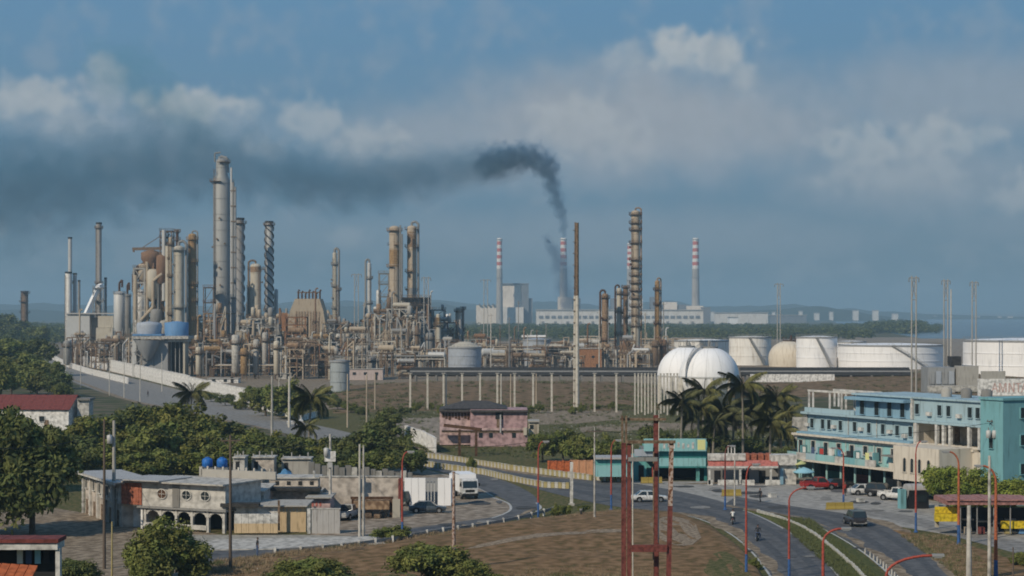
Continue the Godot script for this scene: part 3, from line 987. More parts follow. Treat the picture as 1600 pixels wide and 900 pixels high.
func make_woods() -> void:
	var r := RandomNumberGenerator.new(); r.seed = 15
	var wood := []
	for i in 2600:      # mangrove belt this side of the power station
		var d := r.randf_range(1750, 3350)
		var px := r.randf_range(-150, 1360)
		var h := r.randf_range(5, 10)
		if d > 2900: h *= 0.9
		wood.append(Transform3D(Basis(Vector3.UP, r.randf() * TAU).scaled(Vector3(h * 0.85, h * 0.6, h * 0.85)), at(px, d)))
	for i in 260:
		var d := r.randf_range(2300, 3300)
		var px := r.randf_range(1320, 1470)
		var h := r.randf_range(6, 12) * (1.2 if px > 1360 and px < 1440 else 0.7)
		wood.append(Transform3D(Basis(Vector3.UP, r.randf() * TAU).scaled(Vector3(h, h * 0.6, h)), at(px, d)))
	for i in 420:       # left, beyond the road
		var d := r.randf_range(1150, 2800)
		var px := r.randf_range(-120, 95) - (40 if d < 1500 else 0)
		var h := r.randf_range(6, 13)
		wood.append(Transform3D(Basis(Vector3.UP, r.randf() * TAU).scaled(Vector3(h * 0.9, h * 0.62, h * 0.9)), at(px, d)))
	scatter("distant_woodland", scrub_mesh, M.leaf_dark, wood)
	# rough grass near the viewer
	var gm := Build.new()
	for i in 16:
		var a := r.randf() * TAU
		var o := Vector3(cos(a), 0, sin(a)) * r.randf() * 0.35
		var w := Vector3(-sin(a), 0, cos(a)) * 0.03
		var tip := o + Vector3(cos(a) * 0.22, r.randf_range(0.2, 0.5), sin(a) * 0.22)
		gm.flat(); gm.tri(o - w, tip, o + w)
	var gmesh := gm.done()
	var green := []; var dry := []
	var nz := FastNoiseLite.new(); nz.seed = 3; nz.frequency = 0.06
	for i in 34000:
		var py := r.randf_range(802, 960)
		var px := r.randf_range(330, 1200)
		if py < 800 + absf(px - 980) * 0.13: continue
		if px > 1060 and py < 800 + (px - 1060) * 0.95: continue
		var p := gp(px, py)
		var n := nz.get_noise_2d(p.x, p.z)
		if n < -0.15 and r.randf() < 0.8: continue
		var b := Basis(Vector3.UP, r.randf() * TAU).scaled(Vector3.ONE * r.randf_range(0.5, 1.1))
		(green if n > 0.3 or r.randf() < 0.06 else dry).append(Transform3D(b, p + Vector3(0, 0.35, 0)))
	for i in 2600:       # median and verge
		var u := r.randf()
		var py := lerpf(812, 940, u)
		var c := lerpf(1240, 1385, u) + r.randf_range(-30, 26)
		green.append(Transform3D(Basis(Vector3.UP, r.randf() * TAU).scaled(Vector3.ONE * r.randf_range(0.4, 0.9)), gp(c, py) + Vector3(0, 0.12, 0)))
		var q := lerpf(838, 960, u)
		var px := lerpf(1420, 1590, u) + r.randf_range(-12, 60)
		(green if r.randf() < 0.5 else dry).append(Transform3D(Basis(Vector3.UP, r.randf() * TAU).scaled(Vector3.ONE * r.randf_range(0.4, 0.9)), gp(px, q) + Vector3(0, 0.05, 0)))
	for i in 3000:       # round the pink house and below the berm
		var px := r.randf_range(560, 1240)
		var py := r.randf_range(640, 716)
		if nz.get_noise_2d(px * 0.35, py * 1.6) < 0.0: continue
		green.append(Transform3D(Basis(Vector3.UP, r.randf() * TAU).scaled(Vector3(1.6, 1.2, 1.6)), gp(px, py)))
	var fl := StandardMaterial3D.new(); fl.albedo_color = Color(0.10, 0.115, 0.04).linear_to_srgb(); fl.roughness = 0.9; fl.cull_mode = BaseMaterial3D.CULL_DISABLED
	var fd := StandardMaterial3D.new(); fd.albedo_color = Color(0.27, 0.20, 0.12).linear_to_srgb(); fd.roughness = 0.9; fd.cull_mode = BaseMaterial3D.CULL_DISABLED
	scatter("green_grass", gmesh, fl, green + berm_tufts)
	var sm := Build.new().lathe(Vector3.ZERO, [Vector2(0, -0.1), Vector2(0.16, 0), Vector2(0.12, 0.1), Vector2(0, 0.15)], 6, false).done()
	var stones := []
	for i in 2600:
		var px := r.randf_range(330, 1190) if i < 1800 else r.randf_range(560, 1230)
		var py := r.randf_range(806, 960) if i < 1800 else r.randf_range(640, 700)
		if i < 1800 and (py < 812 + absf(px - 980) * 0.14 or (px > 1060 and py < 806 + (px - 1060) * 1.0)): continue
		stones.append(Transform3D(Basis(Vector3.UP, r.randf() * TAU).scaled(Vector3.ONE * r.randf_range(0.3, 1.0)), gp(px, py) + Vector3(0, 0.4 if i < 1800 else 0.05, 0)))
	scatter("loose_stones", sm, M.concrete, stones)
	scatter("dry_grass", gmesh, fd, dry)


# ---------------------------------------------------------------- power station on the shore
func chimney(px: float, d: float, top: float, base_y: float, wpx: float, label: String) -> void:
	var k := d / F
	var h := hy(top, d)
	var r0 := wpx * 0.62 * k
	var r1 := wpx * 0.42 * k
	var t := thing("power_station_chimney", label, "chimney", at(px, d), 0, "striped chimneys of the power station")
	var band := (hy(top, d) - hy(420, d)) / 9.0
	var yb := h - band * 9
	var rad := func(y: float) -> float: return lerpf(r0, r1, y / h)
	obj("shaft", Build.new().lathe(Vector3.ZERO, [Vector2(r0, -1), Vector2(rad.call(yb * 0.5), yb * 0.5), Vector2(rad.call(yb), yb)], 24), M.stack_grey, t)
	for i in 9:
		var y0 := yb + band * i
		var y1 := y0 + band
		var b := Build.new().lathe(Vector3.ZERO, [Vector2(rad.call(y0), y0), Vector2(rad.call(y1), y1)] + ([Vector2(r1 * 0.8, y1), Vector2(r1 * 0.8, y1 - 4)] if i == 8 else []), 24)
		obj("painted_band", b, M.stack_white if i % 2 == 0 else M.stack_red, t)
	for f in [0.55, 0.98]:
		obj("gallery", Build.new().lathe(Vector3(0, h * f, 0), [Vector2(rad.call(h * f), 0), Vector2(rad.call(h * f) + 1.4, 0), Vector2(rad.call(h * f) + 1.4, 1.1), Vector2(rad.call(h * f) + 1.2, 1.1), Vector2(rad.call(h * f), 0.3)], 16, false), M.grey_steel, t)

func block(t: Node3D, called: String, x0: float, x1: float, y0: float, y1: float, d: float, deep: float, m: Material, ctr: float) -> MeshInstance3D:
	# a box whose front face has these picture bounds at depth d
	var k := d / F
	var w := (x1 - x0) * k
	var a := hy(y1, d)
	var b := hy(y0, d)
	var c := Vector3(((x0 + x1) * 0.5 - 800.0) * k, (a + b) * 0.5, -d - deep * 0.5) - t.position
	return obj(called, Build.new().box(c, Vector3(w, b - a, deep)), m, t)

func make_power_station() -> void:
	var d := 3600.0
	var k := d / F
	chimney(780.5, d - 40, 372, 508, 9, "striped chimney rising behind the tall pale boiler house, leftmost of the power station")
	chimney(880.5, d + 30, 372, 508, 11, "striped chimney pouring out black smoke, its lower half dark in the smoke")
	chimney(985, d + 120, 380, 508, 11, "striped chimney almost hidden behind the tall rusty banded column")
	chimney(1087, d + 30, 372, 508, 11, "striped chimney standing clear at the right end of the turbine hall")
	var t := thing("boiler_house", "tall pale windowless boiler house beside the leftmost striped chimney", "power station", at(800, d))
	block(t, "main_block", 778, 815, 444.5, 511, d, 60, M.plant_beige, 800)
	block(t, "side_tower", 815.2, 826, 444, 511, d - 2, 66, M.plant_grey, 800)
	block(t, "side_annex", 826.2, 832, 466, 511, d + 4, 50, M.plant_grey, 800)
	block(t, "parapet", 777.5, 826.5, 442.5, 444.3, d - 3, 70, M.plant_grey, 800)
	block(t, "low_annex", 744, 777.6, 477, 511, d - 10, 40, M.plant_beige, 800)
	block(t, "low_front", 778, 818, 480, 511, d - 14, 12, M.plant_white, 800)
	for i in 4: block(t, "roof_vent", 748 + i * 7, 751 + i * 7, 474.5, 476.9, d - 16, 8, M.plant_grey, 800)
	t = thing("turbine_hall", "long low white turbine hall with window bands across the middle distance", "power station", at(970, d))
	block(t, "hall", 838, 1099, 485, 511, d - 30, 40, M.plant_white, 970)
	block(t, "end_tower", 1099.2, 1110, 480, 511, d - 36, 50, M.plant_grey, 970)
	block(t, "roof_edge", 837, 1099.5, 483.6, 484.9, d - 32, 44, M.concrete_light, 970)
	for i in 26:
		block(t, "window_band", 842 + i * 9.8, 848.5 + i * 9.8, 493.2, 497.5, d - 31.2, 1.4, M.plant_grey, 970)
	for i in 13:
		block(t, "doorway", 846 + i * 19.5, 850 + i * 19.5, 502, 511, d - 31.2, 1.4, M.mid_steel, 970)
	var n := 0
	for q in [[872, 894, 464, "plant_beige"], [894.2, 907, 466, "plant_grey"], [955, 966, 466, "plant_grey"], [985, 1004, 466, "plant_beige"], [1017, 1026, 464, "plant_grey"], [1037, 1058, 472, "plant_beige"], [1060, 1072, 476, "plant_grey"], [1072.2, 1099, 478, "plant_beige"]]:
		block(t, "boiler_block", q[0], q[1], q[2], 488, d + 12 + n * 0.7, 40, M[q[3]], 970)
		n += 1
	# smoke
	var s := thing("smoke_cloud", "black smoke rising from the second striped chimney and bending left into a long drifting haze", "smoke", Vector3(0, 0, 0))
	stuff(s)
	smoke("smoke", [[881, 374, 4.5, 0], [879, 348, 8, 0], [872, 318, 12, 0], [862, 292, 13, 0], [858, 275, 16, 2], [852, 258, 21, 4], [832, 246, 21, 6], [808, 244, 20, 8], [784, 250, 23, 10], [762, 256, 23, 12]], d + 30, 2.6, 19.0,
		[[-0.2, 0.008, 0.20, 0.40, 0.64], [0.05, 0.016, 0.19, 0.38, 0.62], [0.3, 0.024, 0.18, 0.37, 0.60], [0.5, 0.030, 0.18, 0.37, 0.60]], s)
	smoke("smoke_drift", [[830, 252, 20, 8], [790, 256, 30, 10], [735, 262, 38, 15], [670, 272, 40, 20], [600, 280, 48, 25], [520, 282, 48, 30], [430, 268, 52, 40], [330, 258, 62, 50], [230, 262, 72, 60], [120, 290, 80, 80], [-20, 300, 90, 100], [-180, 300, 90, 120]], d + 40, 11.0, 52.0,
		[[-0.15, 0.0022, 0.18, 0.46, 0.68], [0.08, 0.0028, 0.17, 0.45, 0.67], [0.3, 0.0030, 0.16, 0.44, 0.66], [0.5, 0.0034, 0.16, 0.43, 0.64]], s)
	smoke("smoke_trail", [[812, 248, 22, 9], [770, 256, 28, 12], [722, 264, 32, 14], [668, 270, 36, 18], [610, 280, 42, 22], [545, 288, 44, 26], [470, 285, 44, 30]], d + 34, 5.0, 26.0,
		[[-0.2, 0.0012, 0.20, 0.46, 0.70], [0.05, 0.0018, 0.19, 0.45, 0.69], [0.28, 0.0022, 0.18, 0.44, 0.68], [0.5, 0.0026, 0.18, 0.43, 0.66]], s)
	smoke("smoke_wisp", [[330, 215, 40, 50], [250, 150, 46, 60], [195, 112, 48, 70], [165, 100, 34, 70]], d + 60, 12.0, 60.0,
		[[0.0, 0.0019, 0.18, 0.56, 0.66], [0.4, 0.0019, 0.18, 0.56, 0.66]], s)
	smoke("smoke_fall", [[852, 372, 8, 20], [864, 392, 11, 28], [875, 412, 13, 34], [882, 440, 13, 36], [884, 472, 13, 36]], d + 30, 4.0, 40.0,
		[[-0.3, 0.009, 0.18, 0.32, 0.52], [0.05, 0.014, 0.18, 0.32, 0.52], [0.35, 0.018, 0.18, 0.32, 0.52]], s)
	# low buildings on the shore to the right
	for q in [[1118, 1200, 488, 505, 4300.0, "pale low warehouse on the far shore right of the turbine hall", "plant_white"], [1140, 1153, 495, 503, 4000.0, "small bright white shed on the far shore before the long warehouse", "white"], [1205, 1260, 492, 504, 4400.0, "long low grey shed on the far shore left of the wooded hill", "plant_grey"]]:
		t = thing("shore_building", q[5], "building", at((q[0] + q[1]) * 0.5, q[4]))
		block(t, "walls", q[0], q[1], q[2] + 1, q[3] + 12, q[4], 30, M[q[6]], (q[0] + q[1]) * 0.5)
		block(t, "roof", q[0] - 1, q[1] + 1, q[2], q[2] + 0.9, q[4] - 2, 34, M.concrete_light, (q[0] + q[1]) * 0.5)
	var far := 5600.0
	for i in 16:
		var px := 1120.0 + i * 31 + rng.randf_range(-8, 8)
		var dd := far + (2600.0 if px > 1400 else 300.0)
		var yy: float = 494.5 if px > 1400 else lerpf(484, 492, rng.randf())
		var w := rng.randf_range(4, 9)
		t = thing("shore_house", "tiny white house on the far shore, %s from the left in its row" % ["first", "second", "third", "fourth", "fifth", "sixth", "seventh", "eighth", "ninth", "tenth", "eleventh", "twelfth", "thirteenth", "fourteenth", "fifteenth", "last"][i], "house", at(px, dd), 0, "white houses along the far shore")
		obj("walls", Build.new().box(Vector3(0, hy(yy, dd) * 0.5, 0), Vector3(w * dd / F, hy(yy, dd), 20)), M.plant_white, t)
		obj("roof", Build.new().box(Vector3(0, hy(yy, dd) + 1.0, 0), Vector3(w * dd / F + 2, 2, 22)), M.roof_grey, t)

# ---------------------------------------------------------------- tanks and spheres
func tank(px: float, base: float, top: float, w: float, label: String, m: String, dome := 0.06, stairs := true, called := "storage_tank", group := "") -> Node3D:
	var d := dist(base)
	var k := d / F
	var r := w * 0.5 * k
	var h := hy(top, d - r)
	var t := thing(called, label, "tank", at(px, d + r * 0.9), 0, group)
	obj("shell", Build.new().lathe(Vector3.ZERO, [Vector2(r, 0), Vector2(r, h)], 64), M[m], t)
	obj("roof", Build.new().lathe(Vector3(0, h, 0), [Vector2(r * 0.995, 0), Vector2(r * 0.6, r * dome * 0.6), Vector2(r * 0.3, r * dome * 0.9), Vector2(0, r * dome)], 48), M[m], t)
	obj("rim", Build.new().lathe(Vector3(0, h, 0), [Vector2(r, -0.5), Vector2(r + 0.3, -0.5), Vector2(r + 0.3, 0.1), Vector2(r - 0.1, 0.12)], 64, false), M.grey_steel, t)
	for f in [0.33, 0.66]:
		obj("girder", Build.new().lathe(Vector3(0, h * f, 0), [Vector2(r, -0.12), Vector2(r + 0.16, -0.12), Vector2(r + 0.16, 0.12), Vector2(r, 0.12)], 64, false), M[m], t)
	if stairs:
		var s := Build.new()
		var n := 26
		for i in n:
			var a := -PI * 0.5 + 0.55 - 0.75 * i / n
			var y := h * (i + 0.5) / n
			s.box(Vector3(cos(a) * (r + 0.55), y, -sin(a) * (r + 0.55)), Vector3(1.0, 0.12, 0.9), a + PI * 0.5)
			s.beam(Vector3(cos(a) * (r + 1.0), y, -sin(a) * (r + 1.0)), Vector3(cos(a) * (r + 1.0), y + 1.1, -sin(a) * (r + 1.0)), 0.09)
			if i: s.beam(Vector3(cos(a) * (r + 1.0), y + 1.1, -sin(a) * (r + 1.0)), Vector3(cos(a + 0.75 / n) * (r + 1.0), y + 1.1 - h / n, -sin(a + 0.75 / n) * (r + 1.0)), 0.1)
		obj("stairway", s, M.concrete, t)
	var rl := Build.new()
	for i in 28:
		var a := TAU * i / 28
		var b := TAU * (i + 1) / 28
		rl.beam(Vector3(cos(a) * r, h, sin(a) * r), Vector3(cos(a) * r, h + 1.1, sin(a) * r), 0.08)
		rl.beam(Vector3(cos(a) * r, h + 1.1, sin(a) * r), Vector3(cos(b) * r, h + 1.1, sin(b) * r), 0.08)
	obj("railing", rl, M.mid_steel, t)
	return t

func gas_sphere(px: float, d: float, cy: float, rpx: float, label: String, az := 2.5) -> void:
	var k := d / F
	var r := rpx * k
	var y := hy(cy, d)
	var t := thing("gas_storage_sphere", label, "gas tank", at(px, d), 0, "white gas spheres")
	var prof := []
	for i in 25:
		var a := -PI / 2 + PI * i / 24
		prof.append(Vector2(maxf(0.0, cos(a) * r), y + sin(a) * r))
	obj("shell", Build.new().lathe(Vector3.ZERO, prof, 48), M.white, t)
	for i in 10:
		var a := TAU * (i + 0.5) / 10
		var p := Vector3(cos(a) * r * 0.99, 0, sin(a) * r * 0.99)
		obj("leg", Build.new().tube(p, p + Vector3(0, y, 0), 0.45, 0.45, 8), M.post_white, t)
	var s := Build.new()
	for i in 30:      # stair that climbs over the left side
		var e := lerpf(-0.25, 1.35, i / 29.0)
		var e2 := lerpf(-0.25, 1.35, (i + 1) / 29.0)
		var p := Vector3(cos(e) * cos(az), sin(e), cos(e) * sin(az)) * (r + 0.4) + Vector3(0, y, 0)
		var q := Vector3(cos(e2) * cos(az), sin(e2), cos(e2) * sin(az)) * (r + 0.4) + Vector3(0, y, 0)
		s.beam(p, q, 0.5, 0.15)
		s.beam(p + Vector3(0, 1.1, 0), q + Vector3(0, 1.1, 0), 0.08)
		s.beam(p, p + Vector3(0, 1.1, 0), 0.1)
	obj("stairway", s, M.grey_steel, t)
	var c := Build.new().lathe(Vector3(0, y + r, 0), [Vector2(0, -0.3), Vector2(2.2, -0.3), Vector2(2.2, 0.1), Vector2(0, 0.1)], 14, false)
	for i in 10:
		var a := TAU * i / 10
		c.beam(Vector3(cos(a) * 2.1, y + r, sin(a) * 2.1), Vector3(cos(a) * 2.1, y + r + 1.2, sin(a) * 2.1), 0.1)
	c.tube(Vector3(0, y + r, 0), Vector3(0, y + r + 1.6, 0), 0.3)
	obj("top_platform", c, M.mid_steel, t)
	var seam := Build.new()
	for i in 12:
		for j in 14:
			var e0 := -1.3 + 2.6 * j / 14
			var e1 := -1.3 + 2.6 * (j + 1) / 14
			var u := Vector3(cos(i * TAU / 12 + 0.2), 0, sin(i * TAU / 12 + 0.2))
			seam.beam((u * cos(e0) + Vector3(0, sin(e0), 0)) * (r + 0.01) + Vector3(0, y, 0), (u * cos(e1) + Vector3(0, sin(e1), 0)) * (r + 0.01) + Vector3(0, y, 0), 0.07, 0.04)
	obj("plate_seams", seam, M.pale_steel, t)
	obj("band", Build.new().lathe(Vector3(0, y, 0), [Vector2(r * 0.999, -0.25), Vector2(r + 0.1, -0.2), Vector2(r + 0.1, 0.2), Vector2(r * 0.999, 0.25)], 48, false), M.pale_steel, t)

func make_tanks() -> void:
	tank(1172, 571, 527, 66, "white storage tank with streaky stains, between the gas spheres and the rusty dome tank", "white_stain", 0.04)
	tank(1276, 575, 527, 64, "clean pale storage tank right of the rusty dome tank", "white", 0.05)
	tank(1392, 577, 541, 166, "very wide low white storage tank with a dark upper band and a slanting stairway", "white", 0.03)
	tank(1610, 592, 534, 212, "large white storage tank at the right edge, cut by the frame", "white", 0.03)
	tank(1098, 567, 533, 90, "low white storage tank mostly hidden behind the gas spheres", "white_stain", 0.05)
	tank(1330, 560, 534, 46, "small white storage tank far behind the wide low one, left of the dark grove", "white", 0.05)
	# the rusty dome
	var d := dist(573.0)
	var k := d / F
	var r := 32.5 * k
	var t := thing("dome_tank", "round-topped white tank with brown rust stains, between two white storage tanks", "tank", at(1233, d + r * 0.5))
	var prof := [Vector2(r * 0.96, 0), Vector2(r, r * 0.3)]
	for i in 12:
		var a := PI / 2 * i / 11
		prof.append(Vector2(maxf(0.0, cos(a) * r), r * 0.42 + sin(a) * r * 0.83))
	obj("shell", Build.new().lathe(Vector3.ZERO, prof, 48), M.rust_white, t)
	var s := Build.new()
	for i in 24:
		var e := 0.1 + 1.25 * i / 24
		var p := Vector3(cos(e) * 0.75, 0.35 + sin(e) * 0.86, cos(e) * 0.68) * (r + 0.4)
		var q := Vector3(cos(e + .052) * 0.75, 0.35 + sin(e + .052) * 0.86, cos(e + .052) * 0.68) * (r + 0.4)
		s.beam(p, q, 0.7, 0.3)
		s.beam(p, p + Vector3(0, 1.2, 0), 0.12)
	obj("stairway", s, M.rust_dark, t)
	var c := Build.new().lathe(Vector3(0, r * 1.24, 0), [Vector2(0, 0), Vector2(3.0, 0), Vector2(3.0, 0.3), Vector2(0, 0.3)], 12, false)
	for i in 9:
		c.beam(Vector3(cos(i * .7) * 2.9, r * 1.24, sin(i * .7) * 2.9), Vector3(cos(i * .7) * 2.9, r * 1.24 + 1.8, sin(i * .7) * 2.9), 0.16)
	c.tube(Vector3(1, r * 1.24, 0), Vector3(1, r * 1.24 + 2.5, 0), 0.5)
	obj("top_platform", c, M.rust_dark, t)
	obj("manhole", Build.new().tube(Vector3(r * 0.5, 1.6, r * 0.8), Vector3(r * 0.56, 1.6, r * 0.92), 1.0, 1.0, 12), M.dark_steel, t)
	gas_sphere(1073, 505, 587, 46, "white gas sphere, the one partly hidden behind the other sphere", -1.2)
	gas_sphere(1108, 474, 589, 47, "white gas sphere standing in front, above the coconut palms")
	# blue-grey cone-roofed tank and silver tank among the pipes
	var g := tank(726, 583, 543, 52, "blue-grey tank with flared shell and a rusty conical roof behind the row of concrete posts", "blue_pale", 0.34, false)
	(g.get_node("roof") as MeshInstance3D).material_override = M.cream
	var gd := Build.new().box(Vector3(0, 1.2, 0), Vector3(1.6, 2.4, 0.4))
	obj("door", gd, M.dark_steel, g, Vector3(2, 0, 52 * 0.5 * dist(583) / F))
	tank(839, 572, 531, 44, "silver grey cylindrical tank among pipework, with a white roof rim", "blue_pale", 0.12, false)
	var q := thing("equipment_shelter", "white flat-roofed shelter above the pipework beside the silver tank", "building", at(833, 960))
	block(q, "roof", 815, 853, 524, 527, 955, 12, M.white, 833)
	block(q, "walls", 817, 851, 527.2, 540, 958, 9, M.cream, 833)
	tank(531, 613, 564, 30, "weathered grey tank with a rusty panel near the tall palm", "tank_grey", 0.1, false)


# ---------------------------------------------------------------- refinery units
func ring_platform(r: float, wide := 1.1, a0 := 0.0, a1 := TAU) -> ArrayMesh:
	var s := Build.new()
	var k := maxi(8, int(20 * (a1 - a0) / TAU))
	s.lathe(Vector3.ZERO, [Vector2(r, -0.12), Vector2(r + wide, -0.12), Vector2(r + wide, 0.08), Vector2(r, 0.08)], k, false, a0, a1)
	for f in [0.6, 1.15]:
		s.lathe(Vector3(0, f, 0), [Vector2(r + wide - 0.08, -0.05), Vector2(r + wide, -0.05), Vector2(r + wide, 0.05), Vector2(r + wide - 0.08, 0.05), Vector2(r + wide - 0.08, -0.05)], k, false, a0, a1)
	for i in k:
		var a := a0 + (a1 - a0) * i / k
		var p := Vector3(cos(a), 0, -sin(a)) * (r + wide - 0.05)
		s.beam(p, p + Vector3(0, 1.15, 0), 0.09)
		if i % 2 == 0: s.beam(Vector3(cos(a), 0, -sin(a)) * r - Vector3(0, wide * 0.9, 0), p, 0.12)
	return s.done()

func ladder_mesh(h: float, cage := true) -> Build:
	var s := Build.new()
	for x in [-0.28, 0.28]: s.beam(Vector3(x, 0, 0), Vector3(x, h, 0), 0.1)
	var y := 0.5
	while y < h:
		s.beam(Vector3(-0.28, y, 0), Vector3(0.28, y, 0), 0.07)
		y += 1.0
	if cage:
		for x in [[-0.4, 0.35], [0, 0.75], [0.4, 0.35]]: s.beam(Vector3(x[0], 2.5, x[1]), Vector3(x[0], h, x[1]), 0.07)
		y = 3.0
		while y < h:
			s.beam(Vector3(-0.4, y, 0.35), Vector3(0, y, 0.75), 0.07)
			s.beam(Vector3(0, y, 0.75), Vector3(0.4, y, 0.35), 0.07)
			y += 2.5
	return s

# x, d, top, w (pixels), m, label; plats: heights as shares; pm: platform material; riser: side of the overhead line; strake; neck: [share, radius share]
func column(o: Dictionary) -> Node3D:
	var d: float = o.d
	var k := d / F
	var h := hy(o.top, d)
	var r: float = o.w * 0.5 * k
	var t := thing(o.get("name", "distillation_column"), o.label, o.get("cat", "column"), at(o.x, d), o.get("yaw", 0.0), o.get("group", ""))
	var m: Material = M[o.m]
	var pm: Material = M[o.get("pm", "frame_brown")]
	var y0: float = o.get("skirt", 0.06) * h
	var prof := [Vector2(r * 1.0, 0), Vector2(r, y0)]
	var neck: Array = o.get("neck", [])
	var sh := func(y: float) -> float:
		if neck.size() and y > neck[0] * h: return r * neck[1]
		return r * lerpf(1.0, o.get("taper", 1.0), y / h)
	if neck.size():
		prof.append(Vector2(r, neck[0] * h - r * 0.5))
		prof.append(Vector2(r * neck[1], neck[0] * h + r * 0.2))
		prof.append(Vector2(r * neck[1], h))
	else: prof.append(Vector2(r * o.get("taper", 1.0), h))
	obj("shell", Build.new().lathe(Vector3.ZERO, prof, o.get("sides", 28)), m, t)
	var rt: float = prof[-1].x
	if o.get("dome", true):
		obj("top_head", Build.new().lathe(Vector3(0, h, 0), [Vector2(rt, 0), Vector2(rt * 0.86, rt * 0.28), Vector2(rt * 0.5, rt * 0.46), Vector2(0, rt * 0.52)], 24), m, t)
	else:
		obj("rim", Build.new().lathe(Vector3(0, h, 0), [Vector2(rt, -0.8), Vector2(rt * 1.12, -0.8), Vector2(rt * 1.12, 0.2), Vector2(rt * 0.75, 0.2), Vector2(rt * 0.75, -4.0)], 24, false), M[o.get("rim", "dark_steel")], t)
	for b in o.get("bands", []):       # painted or rusted sections
		obj("section", Build.new().lathe(Vector3.ZERO, [Vector2(sh.call(b[0] * h) + 0.05, b[0] * h), Vector2(sh.call(b[1] * h) + 0.05, b[1] * h)], 28), M[b[2]], t)
	var fl := Build.new()
	var ny := int(h / 7.0)
	for i in ny:
		var y := h * (i + 0.6) / ny
		var q: float = sh.call(y)
		fl.lathe(Vector3(0, y, 0), [Vector2(q, -0.14), Vector2(q + 0.12, -0.14), Vector2(q + 0.12, 0.14), Vector2(q, 0.14)], 24, false)
	obj("stiffener_ring", fl, m, t)
	var side: float = o.get("riser", 1.0)
	for p in o.get("plats", []):
		var q: float = sh.call(p * h)
		var a0 := rng.randf_range(0, TAU)
		obj("platform", ring_platform(q, clampf(q * 0.55, 0.9, 1.7), a0, a0 + (TAU if q < 2.0 else rng.randf_range(3.4, 5.8))), pm, t, Vector3(0, p * h, 0))
	if o.get("ladder", true):
		obj("ladder", ladder_mesh(h * 0.96), pm, t, Vector3(-side * r * 0.75, 0, r * 0.75))
	if o.get("riser", 0.0) != 0.0:
		var s := Build.new()
		var pr: float = clampf(r * o.get("pr", 0.22), 0.2, 1.3)
		var x: float = side * (r + pr * 1.6)
		var top := h + rt * 0.5
		s.pipe([Vector3(0, h, 0), Vector3(0, top + pr * 2.5, 0), Vector3(x * 0.55, top + pr * 3.4, 0.2), Vector3(x, top + pr * 1.5, 0.3), Vector3(x, h * 0.04, 0.3)], pr, 10)
		obj("overhead_pipe", s, M[o.get("rm", "mid_steel")], t)
	if o.get("strake", 0) > 0:
		for c in o.strake:
			var s := Build.new()
			var n := 60
			for i in n:
				var f0 := float(i) / n
				var f1 := float(i + 1) / n
				var y1: float = h * lerpf(0.30, 0.985, f0)
				var y2: float = h * lerpf(0.30, 0.985, f1)
				var a1: float = TAU * (f0 * o.turns + c / float(o.strake))
				var a2: float = TAU * (f1 * o.turns + c / float(o.strake))
				var q1: float = sh.call(y1)
				var q2: float = sh.call(y2)
				s.beam(Vector3(cos(a1) * (q1 + 0.2), y1, sin(a1) * (q1 + 0.2)), Vector3(cos(a2) * (q2 + 0.2), y2, sin(a2) * (q2 + 0.2)), 0.75, 0.55)
			obj("helical_strake", s, M[o.get("sm", "mid_steel")], t)
	for i in o.get("nozzles", 3):
		var a := rng.randf_range(-0.6, 3.6)
		var y := h * rng.randf_range(0.15, 0.9)
		var q: float = sh.call(y)
		var u := Vector3(cos(a), 0, sin(a))
		obj("nozzle", Build.new().tube(u * q * 0.95 + Vector3(0, y, 0), u * (q + 0.8) + Vector3(0, y, 0), 0.32, 0.32, 8).tube(u * (q + 0.7) + Vector3(0, y, 0), u * (q + 0.9) + Vector3(0, y, 0), 0.5, 0.5, 8), pm, t)
	if o.get("legs", false):
		var s := Build.new()
		for sx in [-1, 1]:
			for sz in [-1, 1]:
				s.beam(Vector3(sx, 0, sz) * (r * 1.5 + 1.0), Vector3(sx * r * 1.02, h * 0.4, sz * r * 1.02), 0.5)
		obj("braced_leg", s, pm, t)
	return t

